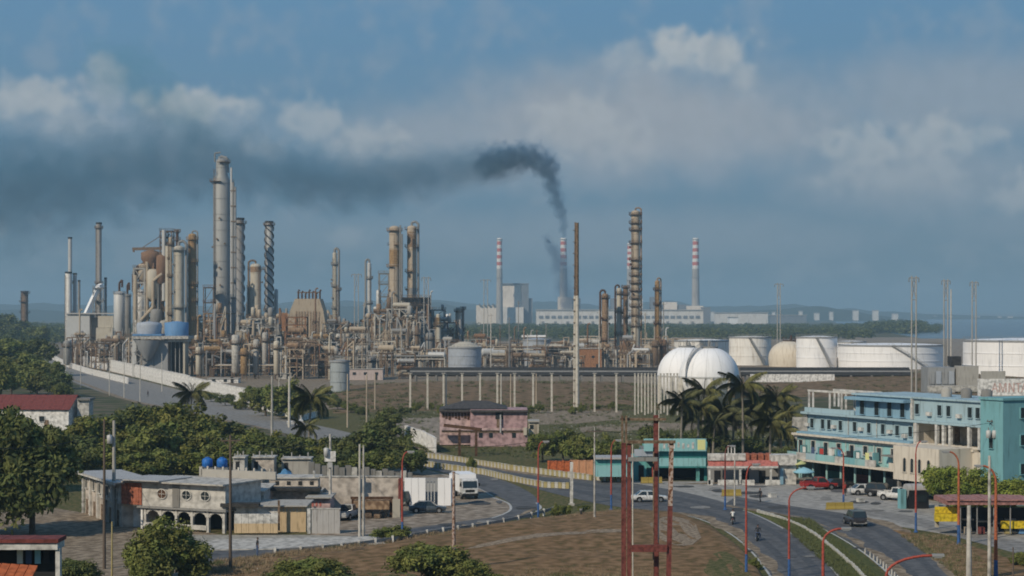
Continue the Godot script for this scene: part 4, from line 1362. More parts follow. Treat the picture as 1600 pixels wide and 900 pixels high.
# a steel frame with floors; sizes in metres, local to its base
func steel_frame(t: Node3D, w: float, dp: float, levels: Array, nx: int, nz: int, m: Material, fm: Material, bar := 0.45, off := Vector3.ZERO, brace := true) -> void:
	var s := Build.new()
	var h: float = levels[-1]
	for i in nx + 1:
		for j in nz + 1:
			var p := off + Vector3(-w / 2 + w * i / nx, 0, -dp / 2 + dp * j / nz)
			s.beam(p, p + Vector3(0, h, 0), bar)
	var y0 := 0.0
	for l in levels:
		for j in nz + 1:
			var z := -dp / 2 + dp * j / nz
			s.beam(off + Vector3(-w / 2, l, z), off + Vector3(w / 2, l, z), bar * 0.8, bar)
		for i in nx + 1:
			var x := -w / 2 + w * i / nx
			s.beam(off + Vector3(x, l, -dp / 2), off + Vector3(x, l, dp / 2), bar * 0.8, bar)
		if brace:
			for i in nx:
				if rng.randf() < 0.55:
					var xa := -w / 2 + w * i / nx
					var xb := -w / 2 + w * (i + 1) / nx
					s.beam(off + Vector3(xa, y0, dp / 2 + 0.02), off + Vector3(xb, l, dp / 2 + 0.02), bar * 0.5)
					if rng.randf() < 0.5: s.beam(off + Vector3(xb, y0, dp / 2 - 0.2), off + Vector3(xa, l, dp / 2 - 0.2), bar * 0.5)
		y0 = l
	obj("steel_frame", s, m, t)
	for l in levels:
		var f := Build.new().box(off + Vector3(0, l + bar * 0.5 + 0.06, 0), Vector3(w + 0.8, 0.1, dp + 0.8))
		var pts := [Vector3(-w / 2 - .4, 0, dp / 2 + .4), Vector3(w / 2 + .4, 0, dp / 2 + .4), Vector3(w / 2 + .4, 0, -dp / 2 - .4), Vector3(-w / 2 - .4, 0, -dp / 2 - .4)]
		for q in 4:
			var a: Vector3 = pts[q] + off + Vector3(0, l + bar * 0.5 + 0.1, 0)
			var b: Vector3 = pts[(q + 1) % 4] + off + Vector3(0, l + bar * 0.5 + 0.1, 0)
			for y in [0.55, 1.1]: f.beam(a + Vector3(0, y, 0), b + Vector3(0, y, 0), 0.08)
			var n := maxi(2, int((b - a).length() / 2.2))
			for i in n: f.beam(a.lerp(b, float(i) / n), a.lerp(b, float(i) / n) + Vector3(0, 1.1, 0), 0.08)
		obj("floor", f, fm, t)

func drum(t: Node3D, called: String, c: Vector3, l: float, r: float, m: Material, yaw := 0.0) -> void:     # lying vessel with saddles
	var x := Basis(Vector3.UP, yaw) * Vector3.RIGHT
	var b := Build.new()
	b.tube(c - x * l * 0.5, c + x * l * 0.5, r, r, 16, false)
	for sd in [-1.0, 1.0]:
		b.tube(c + x * l * 0.5 * sd, c + x * (l * 0.5 + r * 0.28) * sd, r, r * 0.72, 16, false)
		b.tube(c + x * (l * 0.5 + r * 0.28) * sd, c + x * (l * 0.5 + r * 0.42) * sd, r * 0.72, 0.01, 16, false)
		b.box(c + x * l * 0.3 * sd - Vector3(0, r * 1.05, 0), Vector3(0.4, r * 0.9, r * 1.5), yaw)
	b.tube(c + Vector3(0, r * 0.9, 0), c + Vector3(0, r + 0.7, 0), r * 0.2, r * 0.2, 8)
	obj(called, b, m, t)

func upright(t: Node3D, called: String, c: Vector3, h: float, r: float, m: Material) -> void:
	obj(called, Build.new().lathe(c, [Vector2(r * 0.4, 0), Vector2(r, r * 0.5), Vector2(r, h - r * 0.4), Vector2(r * 0.7, h - r * 0.1), Vector2(0, h)], 16), m, t)

func pipe_rack(label: String, px0: float, px1: float, d: float, y: float, n: int, mats: Array, bent := 9.0, called := "pipe_rack", zrow := 5.0, levels := 1) -> Node3D:
	var a := at(px0, d).x
	var b := at(px1, d).x
	var t := thing(called, label, "pipe rack", Vector3((a + b) * 0.5, 0, -d))
	var w := b - a
	var s := Build.new()
	var k := maxi(2, int(w / bent))
	var step := 2.6
	for i in k + 1:
		var x := -w / 2 + w * i / k
		for z in [-zrow / 2, zrow / 2]: s.beam(Vector3(x, 0, z), Vector3(x, y + step * (levels - 1), z), 0.42)
		for l in levels: s.beam(Vector3(x, y + step * l, -zrow / 2 - 0.4), Vector3(x, y + step * l, zrow / 2 + 0.4), 0.4)
	for l in levels: s.beam(Vector3(-w / 2, y + step * l - 0.5, zrow / 2), Vector3(w / 2, y + step * l - 0.5, zrow / 2), 0.3)
	obj("trestle", s, M[mats[0]], t)
	for l in levels:
		for i in n:
			var r := rng.randf_range(0.14, 0.42)
			var z := -zrow / 2 + zrow * (i + 0.5) / n
			var p := Build.new()
			var yy := y + step * l + 0.2 + r
			var x0 := -w / 2 + rng.randf_range(-1, 4)
			var x1 := w / 2 - rng.randf_range(-1, 6)
			p.tube(Vector3(x0, yy, z), Vector3(x1, yy, z), r, r, 8)
			for q in 3:
				var x := rng.randf_range(x0, x1)
				if rng.randf() < 0.6: p.pipe([Vector3(x, yy, z), Vector3(x, yy + rng.randf_range(1.5, 3.5) * (1 if rng.randf() < 0.4 else -1) * minf(1.0, y * 0.2), z)], r * 0.8, 6)
			obj("pipe", p, M[mats[1 + rng.randi() % (mats.size() - 1)]], t)
	return t

func make_refinery() -> void:
	# --- left end: thin stacks, warehouse
	column({x = 38.5, d = 1500.0, top = 455, w = 11, m = "frame_brown", pm = "rust_dark", name = "rusty_tower", label = "dark rusty square-looking tower far left, standing alone above the green trees", cat = "tower", plats = [0.2, 0.4, 0.6, 0.8, 0.97], sides = 8, dome = false})
	column({x = 109.5, d = 1080.0, top = 371, w = 6, m = "pale_steel", name = "exhaust_stack", label = "thin pale stack at the far left, stepped and wider in its lower half", cat = "chimney", ladder = false, dome = false, nozzles = 0, plats = [0.62]})
	column({x = 107, d = 1077.0, top = 425, w = 10, m = "white_stain", name = "exhaust_stack", label = "short wide white stack directly before the stepped thin pale stack", cat = "chimney", dome = false, nozzles = 1})
	column({x = 117, d = 1082.0, top = 427, w = 6, m = "pale_steel", name = "exhaust_stack", label = "short white stack touching the right side of the stepped pair", cat = "chimney", dome = false, nozzles = 0, ladder = false})
	column({x = 123.5, d = 1090.0, top = 438, w = 4, m = "mid_steel", name = "exhaust_stack", label = "short dark thin pipe stack between the pale stacks and the slanting white duct", cat = "chimney", dome = false, nozzles = 0, ladder = false})
	column({x = 154.5, d = 1060.0, top = 348, w = 8.5, m = "stack_grey", name = "exhaust_stack", label = "tall thin grey stack with a slanting white duct leaning on it", cat = "chimney", dome = false, plats = [0.55, 0.96], nozzles = 0})
	column({x = 165, d = 1064.0, top = 434, w = 4, m = "mid_steel", name = "exhaust_stack", label = "dark thin pipe stack just right of the tall thin grey stack", cat = "chimney", dome = false, nozzles = 0, ladder = false})
	var d := 1050.0
	var k := d / F
	var t := thing("slanting_duct", "white slanting duct that runs up to the tall thin grey stack", "duct", at(140, d))
	obj("duct", Build.new().beam(Vector3(-6 * k, hy(492, d), 0), Vector3(10 * k, hy(449, d), -6), 2.2, 2.2).beam(Vector3(10 * k, hy(449, d), -6), Vector3(14 * k, hy(446, d), -8), 2.4, 2.6), M.white, t)
	var fs := Build.new()
	for x in [-2.0, 5.0]:
		fs.beam(Vector3(x * k, 0, -1), Vector3(x * k, hy(494 - (x + 6) * 2.7 , d), -1), 0.5)
	obj("support", fs, M.mid_steel, t)
	t = thing("stack_support", "dark steel support frame round the foot of the tall thin grey stack", "steel frame", at(155, 1056))
	steel_frame(t, 5.5, 5.5, [8, 16, 24, 31, 38], 1, 1, M.mid_steel, M.mid_steel, 0.5)
	d = 980.0
	k = d / F
	t = thing("process_building", "pale metal-clad plant building below the thin stacks, with a darker bay in its middle", "building", at(143, d))
	block(t, "clad_wall", 104, 140, 491, 531, d, 12, M.pale_steel, 143)
	block(t, "clad_wall", 153, 177, 493, 512, d, 10, M.cream, 143)
	block(t, "clad_wall", 150, 176, 512.4, 533, d - 2, 12, M.cream, 143)
	block(t, "dark_bay", 140.2, 152.8, 496, 545, d + 4, 10, M.mid_steel, 143)
	block(t, "roof", 103, 178, 489, 490.8, d - 1, 14, M.roof_grey, 143)
	block(t, "base_wall", 106, 176, 545, 565, d - 3, 12, M.concrete_dark, 143)
	for i in 9: block(t, "column", 106 + i * 8.4, 107.4 + i * 8.4, 532, 562, d - 5, 0.6, M.cream, 143)
	d = 930.0
	t = thing("pump_shelter", "low open shelter with a dark red lower wall behind the white roadside wall", "building", at(140, d))
	block(t, "roof", 117, 178, 542, 544.5, d, 9, M.concrete_light, 140)
	for i in 6: block(t, "pillar", 118 + i * 11.4, 119.6 + i * 11.4, 544.6, 572, d, 0.7, M.cream, 140)
	block(t, "red_wall", 128, 151, 559, 572, d + 2, 0.6, M.roof_red, 140)
	block(t, "yellow_tank", 114, 124, 561, 571, d + 1.5, 3, M.kerb_yellow, 140)
	block(t, "back_wall", 117, 178, 546, 572, d + 7.5, 0.6, M.concrete_dark, 140)
	# --- three drums
	for q in [[186.5, 459, 17.5, "pale_steel", "pale steel silo on legs, left of the pair beside the lattice structure", 900.0], [199, 463, 11, "mid_steel", "dark grey silo between the two pale silos", 910.0], [217, 456, 19, "white_stain", "white silo under the rusty bent pipe, left of the lattice structure", 905.0]]:
		var dd: float = q[5]
		t = thing("silo", q[4], "silo", at(q[0], dd))
		var r: float = q[2] * 0.5 * dd / F
		var top := hy(q[1], dd)
		var bot := hy(516, dd)
		obj("shell", Build.new().lathe(Vector3.ZERO, [Vector2(r * 0.3, bot - 3.5), Vector2(r, bot), Vector2(r, top), Vector2(r * 0.6, top + 0.9), Vector2(0, top + 1.2)], 24), M[q[3]], t)
		for i in 4:
			var a := PI / 4 + PI / 2 * i
			obj("leg", Build.new().beam(Vector3(cos(a) * r * .92, 0, sin(a) * r * .92), Vector3(cos(a) * r * .92, bot + 1, sin(a) * r * .92), 0.5), M.mid_steel, t)
		obj("vent_pipe", Build.new().pipe([Vector3(0, top, 0), Vector3(0, top + 5, 0), Vector3(r * 0.5, top + 6.5, 0), Vector3(r * 0.5, top + 3, 0)], 0.5, 8), M.rust_dark, t)
		obj("railing", ring_platform(r * 0.98, 0.3), M.mid_steel, t, Vector3(0, top, 0))
	# --- the big cracker structure
	d = 890.0
	k = d / F
	t = thing("cracker_structure", "tall brown steel lattice structure full of vessels, with a long hoist arm pointing left", "steel structure", at(245, d))
	var lv := []
	for y in [545, 520, 497, 470, 452, 430, 412, 396]: lv.append(hy(y, d))
	steel_frame(t, 36 * k, 26 * k, lv, 3, 2, M.frame_brown, M.frame_brown, 0.75, Vector3(2 * k, 0, 0))
	steel_frame(t, 17 * k, 22 * k, [hy(545, d), hy(510, d), hy(485, d), hy(462, d), hy(442, d), hy(420, d)], 1, 1, M.concrete, M.frame_brown, 0.8, Vector3(-24 * k, 0, 2))
	steel_frame(t, 18 * k, 18 * k, [hy(396, d) + 3, hy(380, d), hy(372, d), hy(362, d)], 2, 1, M.frame_brown, M.rust_dark, 0.45, Vector3(16 * k, 0, 0))
	var z := 13.5 * k
	var hoist := Build.new().beam(Vector3(-38 * k, hy(389, d), 0), Vector3(8 * k, hy(388, d), 0), 1.0, 1.3)
	hoist.beam(Vector3(-36 * k, hy(389, d), 0), Vector3(-36 * k, hy(394, d), 0), 0.8).beam(Vector3(-14 * k, hy(389, d), 0), Vector3(-8 * k, hy(404, d), 0), 0.5).beam(Vector3(4 * k, hy(370, d), 0), Vector3(-24 * k, hy(388, d), 0), 0.3)
	obj("hoist_arm", hoist, M.frame_brown, t)
	obj("hopper", Build.new().lathe(Vector3(-8 * k, hy(415, d), 2), [Vector2(1.5, -2), Vector2(4.6, 3), Vector2(4.6, 6), Vector2(0.5, 7.5)], 16), M.rust, t)
	upright(t, "regenerator", Vector3(-4 * k, hy(470, d), 3), hy(420, d) - hy(470, d), 3.4, M.cream)
	upright(t, "reactor", Vector3(10 * k, hy(445, d), 4), hy(398, d) - hy(445, d), 2.6, M.rust)
	upright(t, "settler", Vector3(-20 * k, hy(440, d), 3), hy(412, d) - hy(440, d), 2.4, M.beige_clad)
	upright(t, "cyclone", Vector3(2 * k, hy(515, d), 5), hy(482, d) - hy(515, d), 2.8, M.mid_steel)
	upright(t, "catalyst_hopper", Vector3(14 * k, hy(530, d), 5), hy(500, d) - hy(530, d), 2.4, M.concrete)
	for q in [[-30, 430, 500, "beige_clad", 1.0], [21, 385, 520, "cream", 1.35], [14, 360, 470, "pale_steel", 0.9], [25, 372, 540, "mid_steel", 0.7], [-12, 400, 540, "beige_clad", 0.8], [5, 405, 545, "mid_steel", 0.6], [-2, 392, 470, "rust", 0.5]]:
		obj("riser_pipe", Build.new().tube(Vector3(q[0] * k, hy(q[2], d), z + q[4]), Vector3(q[0] * k, hy(q[1], d), z + q[4]), q[4], q[4], 10), M[q[3]], t)
	obj("bent_pipe", Build.new().pipe([Vector3(-32 * k, hy(455, d), 4), Vector3(-32 * k, hy(428, d), 4), Vector3(-28 * k, hy(420, d), 4), Vector3(-18 * k, hy(414, d), 3), Vector3(-10 * k, hy(414, d), 2)], 1.3, 10), M.rust_dark, t)
	obj("bent_pipe", Build.new().pipe([Vector3(-20 * k, hy(500, d), z + 2), Vector3(-2 * k, hy(480, d), z + 2), Vector3(-2 * k, hy(440, d), z + 2), Vector3(12 * k, hy(428, d), z + 2)], 0.8, 10), M.beige_clad, t)
	column({x = 279.5, d = 868.0, top = 388, w = 16, m = "cream", label = "cream column with a big looped pipe over its head, right of the lattice structure", plats = [0.985, 0.5], pm = "mid_steel", riser = 1.0, pr = 0.28, rm = "mid_steel"})
	column({x = 277, d = 880.0, top = 360, w = 4.5, m = "rust_dark", name = "vent_stack", label = "dark rusty vent stack with a knobbed top rising behind the cream column", cat = "chimney", plats = [0.99, 0.93], nozzles = 0, ladder = false})
	column({x = 266.5, d = 884.0, top = 372, w = 6, m = "beige_clad", name = "riser_column", label = "narrow beige riser column between the lattice structure and the cream column", plats = [0.4, 0.7, 0.95], nozzles = 2})
	column({x = 300.5, d = 872.0, top = 368, w = 12.5, m = "ochre", label = "ochre yellow rusty column left of the tall silver main column", plats = [0.18, 0.36, 0.5, 0.63, 0.8, 0.97], pm = "ochre", riser = 1.0, pr = 0.2, rm = "mid_steel"})
	column({x = 346.5, d = 900.0, top = 252, w = 26.5, m = "silver", label = "tallest silver main column with a narrow neck, towering over the whole refinery", neck = [0.925, 0.68], plats = [0.17, 0.31, 0.90, 0.995], pm = "frame_brown", bands = [[0.12, 0.145, "mid_steel"], [0.705, 0.708, "mid_steel"]], nozzles = 6})
	d = 895.0; k = d / F
	t = thing("column_piping", "bundle of dark upright pipes along the right side of the tall silver main column", "pipes", at(364, d))
	for q in [[0, 285, 530, 0.75, "mid_steel"], [3.5, 292, 500, 0.55, "grey_steel"], [-2.5, 262, 520, 0.5, "pale_steel"]]:
		obj("pipe", Build.new().tube(Vector3(q[0] * k, hy(q[2], d), 0), Vector3(q[0] * k, hy(q[1], d), 0), q[3], q[3], 8), M[q[4]], t)
	var br := Build.new()
	for i in 9: br.box(Vector3(1 * k, hy(298 + i * 24, d), 0), Vector3(8 * k, 0.5, 1.6))
	obj("pipe_bracket", br, M.frame_brown, t)
	d = 905.0; k = d / F
	t = thing("davit", "small davit crane and bent vent pipe on top of the tall silver main column", "davit", at(343, d, hy(250, d)))
	obj("davit_arm", Build.new().pipe([Vector3(-2.2, -1, 0), Vector3(-2.2, 3.2, 0), Vector3(0.5, 3.6, 0)], 0.35, 6), M.mid_steel, t)
	obj("vent_pipe", Build.new().pipe([Vector3(0, -1, 1), Vector3(0.5, 1.5, 1), Vector3(3.6, 0.8, 1), Vector3(3.9, -6, 1)], 0.8, 8), M.mid_steel, t)
	t = thing("column_stair", "stair tower and platforms clamped on the lower left side of the tall silver main column", "steel structure", at(327, 890))
	steel_frame(t, 4.5, 5, [8, 15, 22, 29, 36], 1, 1, M.frame_brown, M.rust, 0.4)
	column({x = 373.5, d = 960.0, top = 341, w = 15.5, m = "stack_grey", name = "furnace_stack", label = "thick grey chimney wound with dark spiral strakes, right of the tall silver main column", cat = "chimney", dome = false, strake = 3, turns = 3.2, sm = "mid_steel", nozzles = 0, plats = [0.965]})
	column({x = 399.5, d = 900.0, top = 416, w = 17, m = "cream", label = "stout cream column with a rusty brown head, between the two spiral chimneys", bands = [[0.94, 0.995, "tan_rust"]], plats = [0.97, 0.3], pm = "tan_rust", nozzles = 4, riser = -1.0, pr = 0.18, rm = "frame_brown"})
	column({x = 389, d = 912.0, top = 440, w = 5, m = "beige_clad", name = "riser_column", label = "thin beige pipe column tucked left of the stout cream column", nozzles = 1})
	column({x = 420.5, d = 980.0, top = 346, w = 12, m = "pale_steel", name = "furnace_stack", label = "slim silver chimney banded with dark spirals, right of the stout cream column", cat = "chimney", dome = false, strake = 3, turns = 4.2, sm = "dark_steel", plats = [0.36, 0.975], nozzles = 0})
	column({x = 431.5, d = 985.0, top = 453, w = 6, m = "pale_steel", name = "riser_column", label = "short pale riser at the right foot of the slim silver spiral chimney", nozzles = 1})
	# --- heater box
	d = 880.0; k = d / F
	t = thing("furnace", "big beige furnace box with slanting shoulders and a row of short pipes on its roof", "furnace", at(486, d))
	var pts := [Vector2(-37 * k, hy(527, d)), Vector2(-30 * k, hy(486, d)), Vector2(-22 * k, hy(467, d)), Vector2(16 * k, hy(467, d)), Vector2(22 * k, hy(486, d)), Vector2(28 * k, hy(527, d))]
	obj("firebox", Build.new().prism(pts, -8, 8, Transform3D(Basis(Vector3(1, 0, 0), Vector3(0, 0, 1), Vector3(0, 1, 0)), Vector3.ZERO)), M.beige_clad, t)
	var rb := Build.new()
	for i in 9: rb.box(Vector3((-20 + i * 4.4) * k, hy(505, d), 8.1), Vector3(0.35, 11, 0.3))
	obj("buckstay", rb, M.tan_rust, t)
	for i in 7:
		obj("roof_pipe", Build.new().pipe([Vector3((-19 + i * 5.6) * k, hy(468, d), 2), Vector3((-19 + i * 5.6) * k, hy(455 + (i % 3) * 2, d), 2), Vector3((-17 + i * 5.6) * k, hy(453 + (i % 3) * 2, d), 2)], 0.42, 6), M.rust_dark, t)
	obj("roof_beam", Build.new().box(Vector3(-3 * k, hy(457, d), 2), Vector3(36 * k, 0.5, 0.5)), M.frame_brown, t)
	for i in 6: obj("leg", Build.new().beam(Vector3((-34 + i * 12) * k, 0, 6), Vector3((-34 + i * 12) * k, hy(527, d), 6), 0.8), M.post_white, t)
	obj("dark_hood", Build.new().box(Vector3(18 * k, hy(538, d), 5), Vector3(16 * k, 6.5, 8)), M.dark_steel, t)
	t = thing("exchanger_structure", "orange rusted steel structure with stacked drums in front of the beige furnace", "steel structure", at(463, 850))
	steel_frame(t, 9, 8, [hy(552, 850), hy(538, 850), hy(522, 850), hy(508, 850), hy(496, 850)], 2, 1, M.rust_orange, M.rust, 0.5)
	for y in [548, 532, 516]: drum(t, "drum", Vector3(0.5, hy(y, 850), 4.2), 6.5, 1.3, M.tan_rust if y != 532 else M.beige_clad)
	obj("panel", Build.new().box(Vector3(-4.8, hy(503, 850), 3), Vector3(2.6, 8, 0.4)), M.rust_orange, t)
	# --- columns of the middle
	column({x = 523, d = 930.0, top = 396, w = 6.5, m = "cream", label = "slim column with a looped pipe over the top, right of the beige furnace", plats = [0.3, 0.5, 0.7, 0.9], pm = "mid_steel", riser = 1.0, pr = 0.6, rm = "mid_steel"})
	column({x = 529, d = 925.0, top = 440, w = 4, m = "mid_steel", name = "riser_column", label = "short dark vessel strapped to the right side of the slim looped column", plats = [0.9], nozzles = 1})
	column({x = 577, d = 940.0, top = 412, w = 6, m = "pale_steel", label = "slim grey column with a looped pipe, standing alone between the two lattice pylons", plats = [0.35, 0.6, 0.85], pm = "mid_steel", riser = -1.0, pr = 0.55, rm = "mid_steel"})
	column({x = 616.5, d = 900.0, top = 357, w = 16.5, m = "tan", label = "left one of the twin tall tan columns", plats = [0.32, 0.72, 0.88, 0.985], pm = "tan_rust", riser = 0.0, nozzles = 5, bands = [[0.72, 0.85, "ochre"]]})
	t = thing("column_piping", "dark riser pipes along the right side of the left tan twin column", "pipes", at(625.5, 896))
	for i in 2: obj("pipe", Build.new().tube(Vector3(i * 0.9, 3, i), Vector3(i * 0.9, hy(352 + i * 14, 896), i), 0.42, 0.42, 8), M.mid_steel, t)
	column({x = 643.5, d = 905.0, top = 356, w = 14.5, m = "tan", label = "right one of the twin tall tan columns, with a rustier head", plats = [0.55, 0.68, 0.86, 0.99], pm = "tan_rust", riser = 1.0, pr = 0.25, rm = "mid_steel", bands = [[0.86, 0.97, "tan_rust"], [0.5, 0.56, "mid_steel"]]})
	d = 895.0; k = d / F
	t = thing("reformer_structure", "dark steel structure with white upright panels at the foot of the right tan twin column", "steel structure", at(650, d))
	steel_frame(t, 42 * k, 10, [hy(545, d), hy(520, d), hy(495, d), hy(478, d), hy(466, d)], 3, 1, M.dark_steel, M.frame_brown, 0.6)
	for i in 4: obj("white_panel", Build.new().tube(Vector3((-9 + i * 6.4) * k, hy(540, d), 5.6), Vector3((-9 + i * 6.4) * k, hy(489 - (i % 2) * 3, d), 5.6), 0.8, 0.8, 10), M.pale_steel, t)
	obj("dark_casing", Build.new().box(Vector3(0, hy(475, d), -1), Vector3(38 * k, 5, 7)), M.mid_steel, t)
	obj("dark_casing", Build.new().box(Vector3(16 * k, hy(512, d), 1), Vector3(7 * k, 18, 5)), M.dark_steel, t)
	t = thing("stair_tower", "greenish grey lattice stair tower hugging the left side of the twin tan columns", "steel structure", at(600, 915))
	steel_frame(t, 4.6, 4.6, [10, 18, 25, 32, 38, hy(428, 915)], 1, 1, M.mid_steel, M.mid_steel, 0.5)
	upright(t, "vessel", Vector3(-2.5, hy(492, 915), 1), 12, 1.2, M.pale_steel)
	column({x = 684.5, d = 860.0, top = 492, w = 9, m = "cream", name = "process_vessel", label = "stubby white vessel with a rusty neck, left of the blue-grey cone-roofed tank", neck = [0.8, 0.7], bands = [[0.82, 0.95, "ochre"]], nozzles = 2, plats = [0.8]})
	column({x = 698.5, d = 1000.0, top = 492, w = 5.5, m = "white", name = "process_vessel", label = "small white column behind and left of the cone-roofed tank", nozzles = 1})
	column({x = 716, d = 930.0, top = 482, w = 8, m = "cream", name = "process_vessel", label = "short cream column with an outside ladder just behind the cone-roofed tank", plats = [0.95], nozzles = 2})
	column({x = 723.5, d = 935.0, top = 480, w = 4, m = "mid_steel", name = "riser_column", label = "short dark column touching the short cream column behind the cone-roofed tank", nozzles = 0, plats = [0.97, 0.6]})
	# --- right group
	column({x = 945.5, d = 900.0, top = 461, w = 10.5, m = "tan_rust", label = "short rusty column, leftmost of the group left of the tall banded one", plats = [0.35, 0.65, 0.96], pm = "rust_dark", riser = -1.0, pr = 0.3, rm = "rust_dark"})
	column({x = 967.5, d = 910.0, top = 452, w = 8, m = "cream", label = "slim cream column close before the tall banded rusty column", plats = [0.4, 0.7, 0.94], pm = "rust_dark", riser = -1.0, pr = 0.35, rm = "rust_dark"})
	column({x = 977.5, d = 918.0, top = 448, w = 7.5, m = "tan_rust", label = "slim rusty column squeezed between the slim cream one and the tall banded one", plats = [0.3, 0.6, 0.9, 0.99], pm = "rust_dark"})
	column({x = 993, d = 880.0, top = 332, w = 13.5, m = "tan", label = "tall rusty column ringed by many platforms, highest of the right hand group", plats = [0.26, 0.33, 0.39, 0.44, 0.49, 0.54, 0.59, 0.64, 0.69, 0.8, 0.885, 0.93, 0.985], pm = "rust_dark", bands = [[0.0, 0.13, "pink_pale"], [0.13, 0.28, "cream"]], riser = 1.0, pr = 0.18, rm = "tan_rust", nozzles = 6})
	column({x = 1027, d = 900.0, top = 440, w = 7.5, m = "ochre", label = "slim ochre column right of the tall banded rusty column", plats = [0.25, 0.5, 0.72, 0.9], pm = "rust_dark", riser = 1.0, pr = 0.3, rm = "tan_rust"})
	# the tall two-piece mast by the berm
	d = 482.0; k = d / F
	t = thing("flare_stack", "very tall thin pole stack, rusty above, white below, at the foot of the berm", "chimney", at(900.5, d))
	obj("upper_pipe", Build.new().tube(Vector3(0.2, hy(462, d), 0), Vector3(0.2, hy(348, d), 0), 0.45, 0.42, 10).tube(Vector3(-0.42, hy(462, d), -0.3), Vector3(-0.3, hy(347, d), -0.3), 0.16, 0.14, 6), M.frame_brown, t)
	obj("lower_pipe", Build.new().tube(Vector3(0.25, 0, 0), Vector3(0.2, hy(462, d), 0), 0.5, 0.46, 10).tube(Vector3(-0.5, 0, -0.3), Vector3(-0.42, hy(462, d), -0.3), 0.3, 0.26, 8), M.post_white, t)
	var cl := Build.new()
	for i in 16: cl.box(Vector3(-0.1, hy(630 - i * 18, d), -0.1), Vector3(1.5, 0.16, 0.7))
	obj("clamp", cl, M.frame_brown, t)
	# --- blue-topped silo house by the wall
	d = 725.0; k = d / F
	t = thing("hopper_house", "grey plant house by the white wall with two blue roof tanks and a zigzag stair", "building", at(252, d))
	block(t, "grey_wall", 222, 262, 532, 590, d, 10, M.grey_steel, 252)
	block(t, "side_wall", 206.5, 213, 528, 589, d - 1, 9, M.pale_steel, 252)
	block(t, "frame_wall", 286, 289, 530, 588, d, 8, M.cream, 252)
	block(t, "lintel", 262.3, 293, 530, 534, d - 0.5, 8, M.concrete_light, 252)
	block(t, "dark_bay", 262.2, 285.8, 534.2, 592, d + 6, 2, M.black, 252)
	for i in 3: block(t, "bay_post", 267 + i * 6.5, 268 + i * 6.5, 534.2, 590, d + 2, 0.3, M.grey_steel, 252)
	block(t, "roof", 206, 294, 525, 529.6, d - 2, 13, M.concrete_light, 252)
	block(t, "blue_edge", 207, 252, 522, 524.8, d - 2.2, 12, M.blue_metal, 252)
	obj("hopper_shell", Build.new().lathe(Vector3(-20 * k, hy(546, d), 1.5), [Vector2(1.0, -4), Vector2(3.6, 0.0), Vector2(4.6, 3.6)], 20), M.grey_steel, t)
	obj("blue_tank", Build.new().lathe(Vector3(-22 * k, hy(521.8, d), -4), [Vector2(4.6, 0), Vector2(4.9, 3.2), Vector2(4.5, 4.2), Vector2(0, 4.8)], 22), M.blue_pale, t)
	obj("blue_tank", Build.new().lathe(Vector3(21 * k, hy(524.8, d), -4), [Vector2(4.5, 0), Vector2(4.6, 5.0), Vector2(0, 5.6)], 22), M.blue_metal, t)
	var zz := Build.new()
	for i in 6:
		var y := hy(588 - i * 9.5, d)
		var s := 1.0 if i % 2 == 0 else -1.0
		zz.beam(Vector3(-33 * k - s * 1.6, y, 2.2), Vector3(-33 * k + s * 1.6, y + 2.2, 2.2), 0.9, 0.35)
		zz.beam(Vector3(-33 * k - s * 1.6, y + 1, 2.6), Vector3(-33 * k + s * 1.6, y + 3.2, 2.6), 0.1)
		zz.box(Vector3(-33 * k + s * 1.9, y + 2.2, 2.2), Vector3(1.0, 0.12, 1.2))
	obj("zigzag_stair", zz, M.mid_steel, t)
	# low buildings of the yard
	for q in [[545, 598, 577, 600, 690.0, "house_pinkish", "long low pinkish building at the foot of the pipe racks"], [430, 455, 584, 606, 700.0, "concrete_light", "small pale block house left of the tall palm beside the pipe racks"], [325, 372, 592, 612, 660.0, "white_wall", "low whitewashed block house behind the round-headed palm"], [376, 410, 552, 573, 800.0, "trim_white", "white cabin with a flat roof under the pipes right of the silver main column"], [598, 650, 575, 590, 760.0, "concrete", "long grey pump house below the twin tan columns"], [905, 940, 545, 566, 830.0, "rust_orange", "rust orange shed behind the tall thin pole stack"], [1050, 1100, 528, 540, 1250.0, "tan", "low tan shed behind the white gas spheres"]]:
		d = q[4]; k = d / F
		t = thing("plant_building", q[6], "building", at((q[0] + q[1]) * 0.5, d))
		var w: float = (q[1] - q[0]) * k
		var hh := hy(q[2], d)
		obj("walls", Build.new().box(Vector3(0, hh * 0.5, -3), Vector3(w, hh, 6)), M[q[5]], t)
		obj("roof", Build.new().box(Vector3(0, hh + 0.12, -3), Vector3(w + 0.6, 0.24, 6.6)), M.concrete, t)
		for i in maxi(1, int(w / 4)): obj("window", Build.new().box(Vector3(-w / 2 + 2 + i * 4, hh * 0.6, 0.02), Vector3(1.2, 1.0, 0.12)), M.window_glass, t)
		obj("door", Build.new().box(Vector3(w * 0.3, 1.05, 0.02), Vector3(1.0, 2.1, 0.14)), M.dark_steel, t)
	# --- pipe racks, nearest last
	pipe_rack("pipe rack crossing behind the tall silver main column and the furnace", 290, 520, 940, 9, 7, ["frame_brown", "beige_clad", "mid_steel", "rust", "pale_steel"], 11, "pipe_rack", 6, 2)
	pipe_rack("pipe rack running from the slim looped column to the cone-roofed tank", 515, 700, 905, 9, 8, ["post_white", "beige_clad", "mid_steel", "cream", "frame_brown"], 10, "pipe_rack", 6, 2)
	pipe_rack("two-tier pipe rack between the cone-roofed tank and the thin pole stack", 745, 905, 850, 6.0, 7, ["mid_steel", "mid_steel", "beige_clad", "frame_brown", "cream"], 8, "pipe_rack", 6, 2)
	pipe_rack("pipe rack behind the group of rusty columns at the right", 900, 1060, 960, 8, 7, ["frame_brown", "beige_clad", "tan_rust", "cream"], 9, "pipe_rack", 6, 2)
